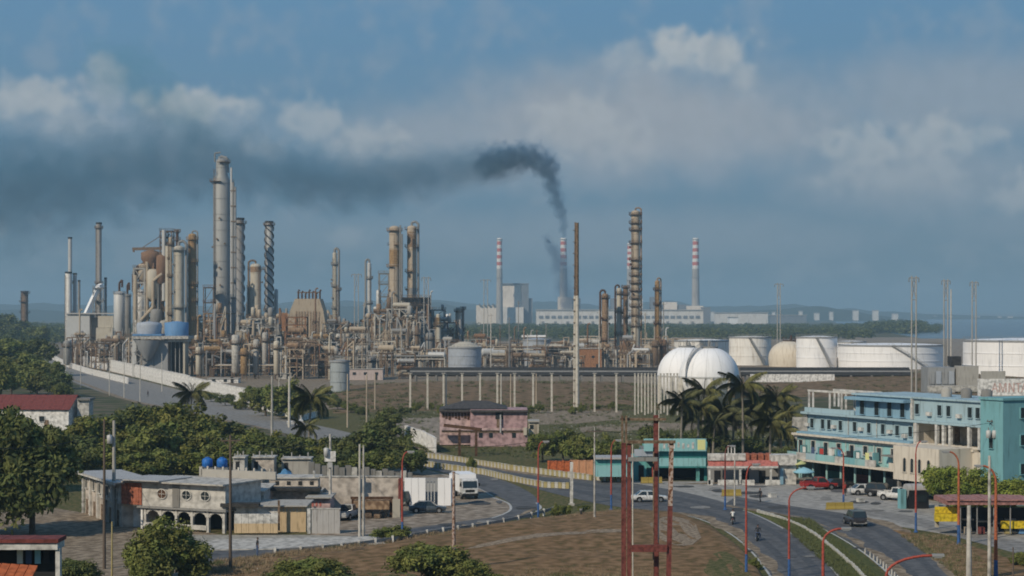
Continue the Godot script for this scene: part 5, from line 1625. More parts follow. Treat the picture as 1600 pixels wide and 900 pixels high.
	pipe_rack("grey pipe rack in front of the stout cream column", 370, 470, 800, 9.5, 6, ["concrete", "concrete_light", "mid_steel", "pale_steel"], 9)
	pipe_rack("white-posted pipe rack below the twin tan columns", 515, 695, 740, 7.0, 6, ["post_white", "concrete_light", "mid_steel", "tan"], 12)
	pipe_rack("low pipe rack with dark pipes before the pinkish building", 330, 500, 720, 4.0, 5, ["frame_brown", "tan", "mid_steel", "concrete"], 8)
	# the pipeline on the berm
	for q in [[640, 1035, "thick dark pipeline bundle lying along the top of the berm, left of the gas spheres"], [1158, 1425, "thick dark pipeline bundle along the berm, between the gas spheres and the hotel roof"]]:
		var a := at(q[0], 645).x
		var b := at(q[1], 645).x
		t = thing("pipeline", q[2], "pipeline", Vector3((a + b) / 2, 2.3, -645))
		for i in 5:
			obj("pipe", Build.new().tube(Vector3((a - b) / 2, 1.0 + i * 0.5, -i * 1.2), Vector3((b - a) / 2, 1.0 + i * 0.5, -i * 1.2), 0.5 - 0.05 * (i % 3), -1, 10), M[["dark_steel", "dark_steel", "mid_steel", "dark_steel", "dark_steel"][i]], t)
		var sl := Build.new()
		for i in int((b - a) / 7): sl.box(Vector3((a - b) / 2 + i * 7.0 + 2, -0.9, -2.2), Vector3(0.7, 3.6, 5.6))
		obj("sleeper", sl, M.concrete_dark, t)
	var a1 := at(1172, 622).x
	var b1 := at(1304, 622).x
	t = thing("low_wall", "low white wall below the dark pipeline right of the gas spheres", "wall", Vector3((a1 + b1) / 2, 2.6, -622))
	for i in 10: obj("wall_panel", Build.new().box(Vector3((a1 - b1) / 2 + (i + 0.5) * (b1 - a1) / 10, 0.4, 0), Vector3((b1 - a1) / 10 - 0.06, 2.6, 0.3)), M.white_wall, t)

# ---------------------------------------------------------------- the tangle of smaller plant between the columns
const LANDMARKS := [[107, "the stepped thin pale stack"], [154, "the tall thin grey stack"], [186, "the pale steel silo"], [245, "the brown lattice structure"], [300, "the ochre column"], [346, "the tall silver main column"], [373, "the thick spiral chimney"], [399, "the stout cream column"], [420, "the slim silver chimney"], [486, "the beige furnace"], [523, "the slim looped column"], [577, "the lone slim grey column"], [616, "the left tan twin column"], [643, "the right tan twin column"], [684, "the stubby white vessel"], [726, "the cone-roofed tank"], [780, "the leftmost striped chimney"], [839, "the silver tank"], [900, "the tall thin pole stack"], [945, "the short rusty column"], [993, "the tall banded rusty column"], [1027, "the slim ochre column"], [1100, "the gas spheres"]]
var told := {}
const ORD := ["", "second ", "third ", "fourth ", "fifth ", "sixth ", "seventh ", "eighth ", "ninth ", "tenth "]

func beside(px: float, what: String, d: float) -> String:
	var best: Array = LANDMARKS[0]
	for l in LANDMARKS:
		if absf(l[0] - px) < absf(best[0] - px): best = l
	var off: float = px - best[0]
	var rel := "by" if absf(off) < 4 else ("just right of" if off > 0 and off < 14 else ("just left of" if off < 0 and off > -14 else ("right of" if off > 0 else "left of")))
	var place := "%s %s, %s" % [rel, best[1], "in front" if d < 760 else ("midway back" if d < 860 else "far back")]
	var key := what + place
	var n: int = told.get(key, 0)
	told[key] = n + 1
	return ORD[mini(n, 9)] + what + " " + place

const WORD := {cream = "cream", tan = "tan", tan_rust = "rusty tan", beige_clad = "beige", pale_steel = "pale steel", mid_steel = "dark grey", rust = "rust brown", rust_orange = "rust orange", concrete = "grey", ochre = "ochre", frame_brown = "brown", white_stain = "stained white", grey_steel = "grey steel", concrete_light = "pale grey"}

func make_clutter() -> void:
	var pal := ["cream", "tan", "tan_rust", "beige_clad", "beige_clad", "pale_steel", "mid_steel", "rust", "concrete", "frame_brown", "grey_steel", "concrete_light"]
	var hot := ["rust", "rust_orange", "tan_rust", "beige_clad", "mid_steel", "ochre", "frame_brown", "cream", "concrete"]
	var r := RandomNumberGenerator.new(); r.seed = 99
	for i in 30:      # the larger frames that fill the middle
		var px := lerpf(288, 700, fmod(i * 0.61803 + 0.2, 1.0))
		var d := r.randf_range(835, 960)
		var k := d / F
		var top := r.randf_range(484, 522) if px < 480 else r.randf_range(486, 526)
		if px > 590 and px < 680: top = r.randf_range(474, 505)
		var h := hy(top, d)
		var w := r.randf_range(6, 13)
		var lv := []
		var y := r.randf_range(4, 6)
		while y < h + 1.5:
			lv.append(y)
			y += r.randf_range(3.6, 5.2)
		var mk: String = ["frame_brown", "beige_clad", "rust", "concrete_light", "tan_rust", "mid_steel", "post_white"][r.randi() % 7]
		var t := thing("process_structure", beside(px, {frame_brown = "brown", beige_clad = "beige", rust = "rusty", concrete_light = "pale", tan_rust = "tan", mid_steel = "grey", post_white = "whitish"}[mk] + " tall process structure", d), "steel structure", at(px, d), r.randf_range(-0.2, 0.2), "process structures between the columns")
		steel_frame(t, w, 8, lv, 2, 1, M[mk], M.frame_brown, 0.55)
		for l in lv:
			for q in 2:
				if r.randf() < 0.75: upright(t, "vessel", Vector3(r.randf_range(-w * .42, w * .42), l + 0.3, r.randf_range(0, 4.2)), r.randf_range(2.4, 5.5), r.randf_range(0.6, 1.4), M[pal[r.randi() % pal.size()]])
			if r.randf() < 0.6: drum(t, "drum", Vector3(r.randf_range(-w * .2, w * .2), l + 1.8, r.randf_range(1, 4)), w * r.randf_range(0.4, 0.8), r.randf_range(0.7, 1.2), M[pal[r.randi() % pal.size()]])
		for q in 6:
			var x := r.randf_range(-w * .6, w * .6)
			obj("pipe", Build.new().pipe([Vector3(x, 0, 4.6), Vector3(x, h * r.randf_range(0.5, 1.15), 4.6), Vector3(x + r.randf_range(-3, 3), h * r.randf_range(0.5, 1.0), 4.6)], r.randf_range(0.2, 0.55), 6), M[pal[r.randi() % pal.size()]], t)
		for q in 2: obj("cladding", Build.new().box(Vector3(r.randf_range(-w * .3, w * .3), r.randf_range(0.3, 0.8) * h, 4.15), Vector3(w * r.randf_range(0.2, 0.45), r.randf_range(2.5, 5), 0.15)), M[pal[r.randi() % pal.size()]], t)
	for i in 34:
		var px := lerpf(296, 1045, fmod(i * 0.7548 + 0.1, 1.0))
		var d := r.randf_range(770, 980)
		var h := hy(r.randf_range(470, 524), d)
		var mk: String = ["post_white", "mid_steel", "tan", "frame_brown"][r.randi() % 4]
		var t := thing("plant_mast", beside(px, {post_white = "whitish", mid_steel = "grey", tan = "tan", frame_brown = "brown"}[mk] + " thin mast", d), "mast", at(px, d), 0, "thin masts between the columns")
		obj("mast", Build.new().tube(Vector3.ZERO, Vector3(0, h, 0), 0.28, 0.18, 7), M[mk], t)
		obj("crossbar", Build.new().box(Vector3(0, h * 0.96, 0), Vector3(2.0, 0.18, 0.2)).box(Vector3(0, h * 0.75, 0), Vector3(1.1, 0.16, 0.2)), M.mid_steel, t)
	var n := 235
	for i in n:
		var px := lerpf(292, 1052, fmod(i * 0.61803, 1.0)) + r.randf_range(-6, 6)
		if i % 9 == 8: px = r.randf_range(90, 300)
		var d := r.randf_range(690, 960)
		if px > 640: d = r.randf_range(735, 990)
		if px > 690 and px < 905: d = r.randf_range(800, 1000)
		if px < 300: d = r.randf_range(800, 960)
		var p: Array = hot if px < 510 and px > 290 and r.randf() < 0.6 else pal
		var mk: String = p[r.randi() % p.size()]
		var m: Material = M[mk]
		var k := d / F
		var tall := r.randf_range(518, 560)
		if px > 440 and px < 690 and d > 820: tall = r.randf_range(496, 535)
		if px > 690: tall = r.randf_range(530, 566)
		var h := maxf(3.0, hy(tall, d))
		var yaw := r.randf_range(-0.3, 0.3)
		var kind := r.randi() % 7
		var t: Node3D
		match kind:
			0, 1:
				t = thing("process_vessel", beside(px, WORD.get(mk, "grey") + " upright vessel", d), "vessel", at(px, d), yaw, "small plant between the refinery columns")
				var rr := r.randf_range(0.8, 1.9)
				upright(t, "shell", Vector3(0, 1.5, 0), h - 1.5, rr, m)
				for q in 3: obj("leg", Build.new().beam(Vector3(cos(q * 2.1) * rr * .8, 0, sin(q * 2.1) * rr * .8), Vector3(cos(q * 2.1) * rr * .8, 2.4, sin(q * 2.1) * rr * .8), 0.3), M.frame_brown, t)
				obj("ladder", ladder_mesh(h * 0.95, false), M.frame_brown, t, Vector3(rr * 0.5, 0, rr * 0.9))
				obj("platform", ring_platform(rr, 0.8), M.frame_brown, t, Vector3(0, h * 0.8, 0))
				obj("outlet_pipe", Build.new().pipe([Vector3(0, h, 0), Vector3(0, h + 1.2, 0), Vector3(rr + 0.6, h + 1.2, 0), Vector3(rr + 0.6, 1, 0)], 0.25, 6), M[pal[r.randi() % pal.size()]], t)
			2:
				t = thing("storage_drum", beside(px, WORD.get(mk, "grey") + " drum on a frame", d), "drum", at(px, d), yaw, "small plant between the refinery columns")
				var l := r.randf_range(5, 10)
				var y := r.randf_range(3.5, 9)
				steel_frame(t, l * 0.8, 3.0, [y], 2, 1, M.frame_brown if r.randf() < 0.6 else M.concrete, M.frame_brown, 0.4)
				drum(t, "drum", Vector3(0, y + 2.2, 0), l, r.randf_range(1.0, 1.6), m)
				obj("inlet_pipe", Build.new().pipe([Vector3(-l * 0.3, y + 3, 0), Vector3(-l * 0.3, y + 4.6, 0), Vector3(l * 0.6, y + 4.6, 0), Vector3(l * 0.6, 0.5, 0)], 0.22, 6), M[pal[r.randi() % pal.size()]], t)
			3, 4:
				t = thing("steel_structure", beside(px, WORD.get(mk, "grey") + " floored steel frame", d), "steel structure", at(px, d), yaw, "small plant between the refinery columns")
				var w := r.randf_range(5, 12)
				var lv := []
				var y := r.randf_range(3.5, 5.5)
				while y < h + 1.0:
					lv.append(y)
					y += r.randf_range(3.2, 4.6)
				if lv.is_empty(): lv = [h]
				steel_frame(t, w, 6, lv, 2, 1, m, M.frame_brown, 0.38)
				for l in lv:
					if r.randf() < 0.75: drum(t, "drum", Vector3(r.randf_range(-w * .2, w * .2), l + 1.5, r.randf_range(0, 2)), w * r.randf_range(0.35, 0.7), r.randf_range(0.6, 1.0), M[p[r.randi() % p.size()]])
					if r.randf() < 0.6: upright(t, "vessel", Vector3(r.randf_range(-w * .4, w * .4), l + 0.2, r.randf_range(-1, 2)), r.randf_range(2, 4), r.randf_range(0.4, 0.9), M[p[r.randi() % p.size()]])
				for q in 4:
					var x := r.randf_range(-w / 2, w / 2)
					obj("pipe", Build.new().pipe([Vector3(x, 0, 3.3), Vector3(x, h * r.randf_range(0.5, 1.1), 3.3), Vector3(x + r.randf_range(-3, 3), h * r.randf_range(0.5, 1.0), 3.3)], r.randf_range(0.15, 0.4), 6), M[p[r.randi() % p.size()]], t)
			5:
				t = thing("heat_exchanger", beside(px, WORD.get(mk, "grey") + " heat exchanger stack", d), "heat exchanger", at(px, d), yaw, "small plant between the refinery columns")
				for q in 3: drum(t, "exchanger_shell", Vector3(r.randf_range(-.4, .4), 2.0 + q * 2.3, 0), 6.0, 0.75, M[p[r.randi() % p.size()]] if q else m)
				steel_frame(t, 5, 2.6, [1.0, 3.4, 5.8], 1, 1, M.frame_brown, M.frame_brown, 0.3)
				obj("header_pipe", Build.new().pipe([Vector3(3.2, 0.5, 0.8), Vector3(3.2, 9, 0.8), Vector3(-2, 9, 0.8)], 0.3, 6), M[pal[r.randi() % pal.size()]], t)
			6:
				t = thing("vent_pipe", beside(px, WORD.get(mk, "grey") + " thin vent pipe", d), "pipe", at(px, d), yaw, "small plant between the refinery columns")
				var hh := h * r.randf_range(1.1, 1.7)
				obj("pipe", Build.new().tube(Vector3.ZERO, Vector3(0, hh, 0), 0.4, 0.35, 8).pipe([Vector3(0, hh, 0), Vector3(0.4, hh + 1.0, 0), Vector3(1.2, hh + 1.0, 0)], 0.35, 6), m, t)
				steel_frame(t, 2.2, 2.2, [hh * 0.3, hh * 0.6], 1, 1, M.frame_brown, M.frame_brown, 0.25)


# ---------------------------------------------------------------- posts, poles and lamps
func h_pylon(px: float, d: float, top: float, gap: float, label: String, arm := 0.5) -> void:
	# two concrete poles with a crossarm, insulators and the wire stubs
	var h := hy(top, d)
	var g := gap * d / F
	var t := thing("power_pylon", label, "pylon", at(px, d), 0, "twin-pole power pylons")
	for s in [-0.5, 0.5]:
		obj("pole", Build.new().tube(Vector3(g * s, -0.5, 0), Vector3(g * s, h, 0), 0.28, 0.17, 8), M.concrete, t)
	var w := g * (1.0 + arm * 2.0)
	obj("crossarm", Build.new().box(Vector3(0, h - 0.6, 0), Vector3(w, 0.3, 0.3)).box(Vector3(0, h * 0.8, 0), Vector3(g, 0.2, 0.2)).beam(Vector3(-g / 2, h * 0.8, 0), Vector3(g / 2, h - 0.6, 0), 0.16).beam(Vector3(g / 2, h * 0.8, 0), Vector3(-g / 2, h - 0.6, 0), 0.16), M.mid_steel, t)
	for s in [-0.5, 0.0, 0.5]:
		obj("insulator", Build.new().lathe(Vector3(w * s, h - 1.9, 0), [Vector2(0, 0), Vector2(0.16, 0.1), Vector2(0.1, 0.5), Vector2(0.16, 0.9), Vector2(0.05, 1.2)], 8), M.concrete_dark, t)

func utility_pole(px: float, base: float, top: float, m: String, label: String, extra := "", r := 0.14, d := 0.0) -> Node3D:
	if d == 0.0: d = dist(base)
	var h := hy(top, d)
	var t := thing("utility_pole", label, "utility pole", at(px, d), 0, "poles beside the roads and houses")
	obj("pole", Build.new().tube(Vector3(0, -0.4, 0), Vector3(0, h, 0), r * 1.25, r * 0.8, 10), M[m], t)
	if "arm" in extra:
		obj("crossarm", Build.new().box(Vector3(0, h - 0.5, 0.05), Vector3(1.8, 0.12, 0.1)).beam(Vector3(-0.7, h - 0.5, 0.1), Vector3(0, h - 1.2, 0.1), 0.05).beam(Vector3(0.7, h - 0.5, 0.1), Vector3(0, h - 1.2, 0.1), 0.05), M.wood_pole, t)
		for s in [-0.8, -0.3, 0.8]: obj("insulator", Build.new().lathe(Vector3(s, h - 0.44, 0.05), [Vector2(0.03, 0), Vector2(0.07, 0.06), Vector2(0.04, 0.14), Vector2(0, 0.18)], 8), M.concrete_dark, t)
	if "transformer" in extra:
		var c := 3 if "three" in extra else 1
		for i in c:
			var tr := obj("transformer", Build.new().lathe(Vector3((i - (c - 1) * 0.5) * 0.75 + (0.0 if c > 1 else -0.42), h - 2.6, 0.3), [Vector2(0, 0), Vector2(0.3, 0.02), Vector2(0.32, 0.9), Vector2(0.2, 1.0), Vector2(0, 1.02)], 14), M.pale_steel, t)
			obj("bushing", Build.new().tube(Vector3((i - (c - 1) * 0.5) * 0.75 + (0.0 if c > 1 else -0.42), h - 1.6, 0.3), Vector3((i - (c - 1) * 0.5) * 0.75 + (0.0 if c > 1 else -0.42), h - 1.25, 0.3), 0.06), M.concrete_dark, tr)
	if "sign" in extra:
		obj("sign_board", Build.new().box(Vector3(0, h - 2.6, 0.2), Vector3(1.3, 1.2, 0.08)), M.white_wall, t)
		obj("meter_box", Build.new().box(Vector3(0, h - 3.6, 0.2), Vector3(0.5, 0.6, 0.25)), M.pale_steel, t)
	return t

func street_lamp(px: float, base: float, top: float, label: String, m := "lamp_red", arm := 0.0, d := 0.0, r := 0.105, blue := 0.22) -> void:
	if d == 0.0: d = dist(base)
	var h := hy(top, d)
	var t := thing("street_lamp", label, "street lamp", at(px, d), 0, "red and blue street lamps along the roads")
	var y := h * blue
	obj("base", Build.new().tube(Vector3(0, -0.3, 0), Vector3(0, y, 0), r * 1.3, r * 1.12, 10).lathe(Vector3.ZERO, [Vector2(r * 2.2, -0.1), Vector2(r * 2.2, 0.12), Vector2(r * 1.3, 0.2)], 10, false), M.lamp_blue, t)
	obj("post", Build.new().tube(Vector3(0, y, 0), Vector3(0, h * 0.86, 0), r * 1.1, r * 0.75, 10), M[m], t)
	var reach := arm if arm != 0.0 else 0.55
	var b := Build.new()
	var p := Vector3(0, h * 0.86, 0)
	var n := 7
	for i in n:
		var a := PI * 0.5 * (i + 1) / n
		var q := Vector3(reach * (1.0 - cos(a)), h * 0.86 + h * 0.14 * sin(a), 0)
		b.tube(p, q, r * 0.7, r * 0.6, 8)
		p = q
	obj("curved_arm", b, M[m], t)
	var sg := signf(reach)
	obj("lamp_head", Build.new().box(p + Vector3(sg * 0.35, 0.02, 0), Vector3(0.75, 0.16, 0.3)).box(p + Vector3(sg * 0.35, -0.1, 0), Vector3(0.5, 0.1, 0.22)), M.grey_steel, t)

func wire(label: String, a: Vector3, b: Vector3, sag: float, r := 0.025) -> void:
	var s := Build.new()
	var p := a
	for i in 14:
		var t := (i + 1) / 14.0
		var q := a.lerp(b, t) - Vector3(0, sag * 4.0 * t * (1.0 - t), 0)
		s.tube(p, q, r, r, 4, false)
		p = q
	tag(obj("power_line", s, M.black), label, "power line", "overhead lines")

func make_poles() -> void:
	h_pylon(1428, 560, 431, 7, "tall twin-pole pylon before the wide low white tank, leftmost of the four right hand pylons", 0.6)
	h_pylon(1478, 640, 436, 6, "twin-pole pylon right behind the grey rooftop shed, with a single pole beside it", 0.6)
	h_pylon(1522, 690, 439, 6, "rightmost tall twin-pole pylon, before the right-edge white tank", 0.6)
	h_pylon(1217, 900, 442, 4.5, "thin far twin-pole pylon above the rusty dome tank", 1.0)
	h_pylon(557, 880, 427, 6, "twin-pole pylon between the slim looped column and the lone slim grey column", 0.8)
	h_pylon(666, 830, 432, 7, "twin-pole pylon just right of the twin tall tan columns", 0.5)
	h_pylon(759, 1150, 436, 6, "twin-pole pylon left of the leftmost striped chimney", 0.8)
	utility_pole(1486, 598, 452, "post_white", "tall single white pole next to the twin-pole pylon behind the grey rooftop shed", "", 0.25)
	# white concrete posts in a row below the berm
	var xs := [641, 668, 693, 722, 750, 777, 804, 833, 862, 929, 963]
	for i in xs.size():
		var d := 480.0 - i * 1.5
		var t := thing("concrete_post", "whitewashed concrete post below the berm, %s" % ["at the left end of the row", "second from the left end of the row", "third from the left end of the row", "above the left corner of the pink house", "above the left part of the pink house roof", "above the middle of the pink house roof", "above the right part of the pink house roof", "above the pink house's right corner", "first right of the pink house", "just right of the tall thin pole stack", "at the right end of the row"][i], "post", at(xs[i], d), 0, "white concrete posts in a row below the berm")
		obj("post", Build.new().box(Vector3(0, hy(584, d) * 0.5 - 0.3, 0), Vector3(0.46, hy(584, d) + 0.6, 0.42)), M.post_white, t)
		obj("cap", Build.new().box(Vector3(0, hy(584, d) + 0.1, 0), Vector3(0.95, 0.2, 0.8)), M.concrete, t)
	for q in [[697, 640, "thin grey pole beside the third concrete post"], [838, 642, "thin grey pole beside the eighth concrete post"], [783, 650, "short thin pole above the middle of the pink house"], [798, 640, "rusty short thin pole above the right part of the pink house"], [543, 668, "brownish bare pole behind the round green trees"], [573, 664, "rusty bare pole left of the dark tree"], [586, 640, "thin dark pole at the left end of the berm"]]:
		utility_pole(q[0], q[1], 584, "post_white" if q[0] > 690 and q[0] < 790 else "tan", q[2], "", 0.16)
	for i in 13:
		var px := 992.0 + i * 5.2 + (4 if i > 6 else 0)
		var d := 452.0 + (i % 3) * 6.0
		var t := thing("sphere_post", "white concrete column in the close group left of the gas spheres, %s from the left" % ["first", "second", "third", "fourth", "fifth", "sixth", "seventh", "eighth", "ninth", "tenth", "eleventh", "twelfth", "thirteenth"][i], "column", at(px, d), 0, "close group of white concrete columns")
		obj("shaft", Build.new().box(Vector3(0, hy(585, d) * 0.5, 0), Vector3(0.34, hy(585, d), 0.34)), M.post_white, t)
		obj("cap", Build.new().box(Vector3(0, hy(585, d) + 0.15, 0), Vector3(0.48, 0.25, 0.48)), M.concrete_light, t)
	# poles near the houses
	utility_pole(163, 889, 655, "wood_pole", "thin brown wooden pole left of the grey concrete pole by the old two-storey house", "", 0.13)
	var grey := utility_pole(178, 822, 657, "concrete", "grey concrete pole with a white box, against the side of the old two-storey house", "transformer", 0.2)
	utility_pole(175, 903, 815, "kerb_yellow", "slim yellow-painted pole in the bottom left", "", 0.08)
	utility_pole(360, 896, 680, "wood_pole", "tall dark thin pole before the right end of the old two-storey house", "arm", 0.13)
	utility_pole(516, 812, 678, "concrete_light", "pale pole carrying white transformers above the beige yard wall", "transformer sign", 0.16)
	utility_pole(562, 840, 694, "concrete_light", "left one of the two close pale poles before the beige wall", "", 0.13)
	utility_pole(568, 838, 696, "concrete_light", "right one of the two close pale poles before the beige wall", "", 0.12)
	utility_pole(709, 904, 737, "frame_faded", "rusty pale pole standing in the bottom bushes", "", 0.15)
	utility_pole(929, 819, 667, "concrete_light", "slim pale pole with a small foot on the brown field", "arm", 0.1)
	utility_pole(425, 682, 588, "concrete", "pale concrete pole in front of the whitewashed road wall, left of the tall palm", "", 0.22)
	utility_pole(436, 632, 590, "post_white", "thin white pole with a small bar behind the whitewashed road wall", "arm", 0.14)
	utility_pole(452, 668, 588, "post_white", "thick pale pole by the end of the whitewashed road wall", "", 0.26)
	utility_pole(1553, 790, 652, "wood_pole", "dark pole with three transformers before the teal corner tower of the hotel", "arm transformer three", 0.17)
	utility_pole(1148, 790, 712, "concrete_light", "thin pale pole before the white restaurant", "", 0.1)
	utility_pole(1514, 915, 790, "concrete_light", "stout pale concrete pole in front of the yellow market stall", "", 0.22)
	utility_pole(1546, 905, 712, "concrete_light", "pale concrete pole next to the right-edge red lamp", "", 0.15)
	utility_pole(1583, 905, 855, "wood_pole", "thin dark stake in the dry verge at the lower right corner", "", 0.07)
	var wp := thing("white_marker_post", "clean white square post at the road bend beside the low shrubs", "post", gp(893, 790))
	obj("post", Build.new().box(Vector3(0, hy(722, dist(790)) * 0.5, 0), Vector3(0.38, hy(722, dist(790)), 0.3)), M.trim_white, wp)
	obj("foot", Build.new().box(Vector3(0, 0.15, 0), Vector3(0.7, 0.3, 0.6)), M.concrete, wp)
	for q in [[103, 600, 515, "left, beside the hedge"], [126, 606, 545, "second from the hedge"], [171, 618, 548, "before the pump shelter"], [194, 622, 560, "before the silos"], [219, 628, 560, "before the grey plant house"], [253, 612, 552, "behind the wall before the dark bay"]]:
		utility_pole(q[0], q[1], q[2], "post_white", "thin whitish lamp pole along the refinery road, " + q[3], "", 0.12)
	# street lamps painted red with a blue foot
	street_lamp(628.5, 846, 706, "red lamp post with blue foot before the white lorry yard, leftmost of the lamps")
	street_lamp(841, 812, 690, "red lamp post with blue foot at the inside of the road bend")
	street_lamp(955, 797, 688, "slim red lamp post just left of the red steel frame")
	street_lamp(1133, 797, 697, "dark red lamp post in front of the white restaurant's left part", "frame_red")
	street_lamp(1166, 905, 726, "bright red lamp post on the verge of the curving road, before the restaurant's right part")
	street_lamp(1233, 905, 762, "red lamp post with a curved arm bending right, on the grassy median", "lamp_red", 1.6)
	street_lamp(1286, 985, 826, "short-looking red lamp post at the bottom edge, its arm over the kerbstones", "lamp_red", 1.4, 0.0, 0.13)
	street_lamp(1318, 793, 700, "red lamp post between the parked red pickup and the white car", "lamp_red", -0.8)
	street_lamp(1431, 832, 690, "slim red lamp post before the dark kiosk")
	street_lamp(1498, 852, 706, "orange-red lamp post left of the yellow market stall", "lamp_orange", -1.0, 0.0, 0.14)
	street_lamp(1556, 905, 728, "thick orange-red lamp post with blue foot near the right edge", "lamp_orange", -1.2, 0.0, 0.16, 0.17)
	street_lamp(1385, 1085, 868, "red lamp with a long arm reaching over the right hand road at the bottom edge", "lamp_red", 2.9, 0.0, 0.13)
	# overhead lines
	wire("overhead line from the grey concrete pole to the dark thin pole, upper one", at(178, 217, hy(662, 217)), at(360, dist(896), hy(684, dist(896))), 0.6)
	wire("overhead line across the dark tree at the left edge", at(-60, 180, 11.5), at(178, 217, hy(672, 217)), 0.9, 0.035)
	wire("overhead line from the dark thin pole to the pole with white transformers", at(360, dist(896), hy(685, dist(896))), at(516, dist(812), hy(690, dist(812))), 0.8)
	wire("overhead line from the pole with white transformers to the slim pole on the field", at(516, dist(812), hy(684, dist(812))), at(929, dist(819), hy(672, dist(819))), 1.6)
	wire("overhead line from the slim pole on the field to the three-transformer pole", at(929, dist(819), hy(672, dist(819))), at(1553, dist(790), hy(660, dist(790))), 1.6)

func make_red_frame() -> void:
	# the open steel frame in front
	var d := 150.0
	var k := d / F
	var t := thing("red_gantry", "large red steel frame of four posts and crossbeams standing open in the foreground", "steel frame", at(1010, d))
	var X := func(px: float) -> float: return (px - 1010.0) * k
	var Y := func(py: float) -> float: return hy(py, d)
	obj("post", Build.new().box(Vector3(X.call(974.5), Y.call(850), 0), Vector3(0.36, Y.call(692) - Y.call(1008), 0.36)), M.frame_red, t)
	obj("post", Build.new().box(Vector3(X.call(982.8), Y.call(850), 0.12), Vector3(0.3, Y.call(692) - Y.call(1008), 0.3)), M.frame_red, t)
	obj("post", Build.new().box(Vector3(X.call(1027), Y.call(830), -1.2), Vector3(0.42, Y.call(650) - Y.call(1010), 0.36)), M.frame_red, t)
	obj("post", Build.new().beam(Vector3(X.call(1042), Y.call(1008), 0.1), Vector3(X.call(1047), Y.call(790), 0.1), 0.36), M.frame_red, t)
	obj("post_upper", Build.new().beam(Vector3(X.call(1047), Y.call(790), 0.1), Vector3(X.call(1049), Y.call(692), 0.1), 0.33), M.frame_faded, t)
	obj("post_upper", Build.new().box(Vector3(X.call(973), Y.call(672), -0.6), Vector3(0.16, 2.2, 0.2)).box(Vector3(X.call(979), Y.call(672), -0.6), Vector3(0.16, 2.2, 0.2)), M.frame_brown, t)
	obj("crossbeam", Build.new().box(Vector3(X.call(1006), Y.call(656), -0.9), Vector3(3.6, 0.2, 0.3)), M.frame_brown, t)
	obj("crossbeam", Build.new().box(Vector3(X.call(1016), Y.call(690), 0.3), Vector3(3.9, 0.24, 0.24)), M.frame_brown, t)
	obj("crossbeam", Build.new().box(Vector3(X.call(1004), Y.call(717), 0.35), Vector3(2.3, 0.32, 0.2)), M.mid_steel, t)
	obj("crossbeam", Build.new().box(Vector3(X.call(1014), Y.call(856), 0.3), Vector3(2.8, 0.55, 0.3)), M.frame_red, t)
	obj("tie_rod", Build.new().tube(Vector3(X.call(988.5), Y.call(1008), 0.4), Vector3(X.call(988), Y.call(694), 0.4), 0.05), M.post_white, t)
	obj("tie_rod", Build.new().tube(Vector3(X.call(1021), Y.call(1008), -0.4), Vector3(X.call(1022), Y.call(700), -0.4), 0.06), M.frame_brown, t)
	obj("cable", Build.new().tube(Vector3(X.call(1030), Y.call(850), -0.9), Vector3(X.call(1031), Y.call(642), -0.9), 0.04), M.post_white, t)

# ---------------------------------------------------------------- walls along the roads
func panel_wall(label: String, px: Array, h: float, m: String, panel: float, called := "perimeter_wall", thick := 0.22, alt := "", post := true) -> void:
	var c := ground_line(px)
	var t := thing(called, label, "wall", c[0])
	var b := Build.new()
	for i in c.size() - 1:
		var a: Vector3 = c[i] - c[0]
		var e: Vector3 = c[i + 1] - c[0]
		var l := (e - a).length()
		var n := maxi(1, roundi(l / panel))
		var yaw := atan2(-(e.z - a.z), e.x - a.x)
		var me := Build.new().box(Vector3(0, h / 2 - 0.15, 0), Vector3(l / n - 0.05, h + 0.3, thick)).box(Vector3(0, h + 0.05, 0), Vector3(l / n - 0.05, 0.1, thick + 0.1)).done()
		for q in n:
			var o := obj("wall_panel" if alt == "" else "kerb_block", me, M[m] if alt == "" or q % 2 == 0 else M[alt], t, a.lerp(e, (q + 0.5) / n) + Vector3(0, rng.randf_range(-0.05, 0.04), 0))
			o.rotation.y = yaw + rng.randf_range(-0.012, 0.012)
		if post:
			for q in n + 1: b.box(a.lerp(e, float(q) / n) + Vector3(0, h / 2, 0), Vector3(0.3, h + 0.25, thick + 0.16), yaw)
	if post: obj("wall_posts", b, M[m], t)

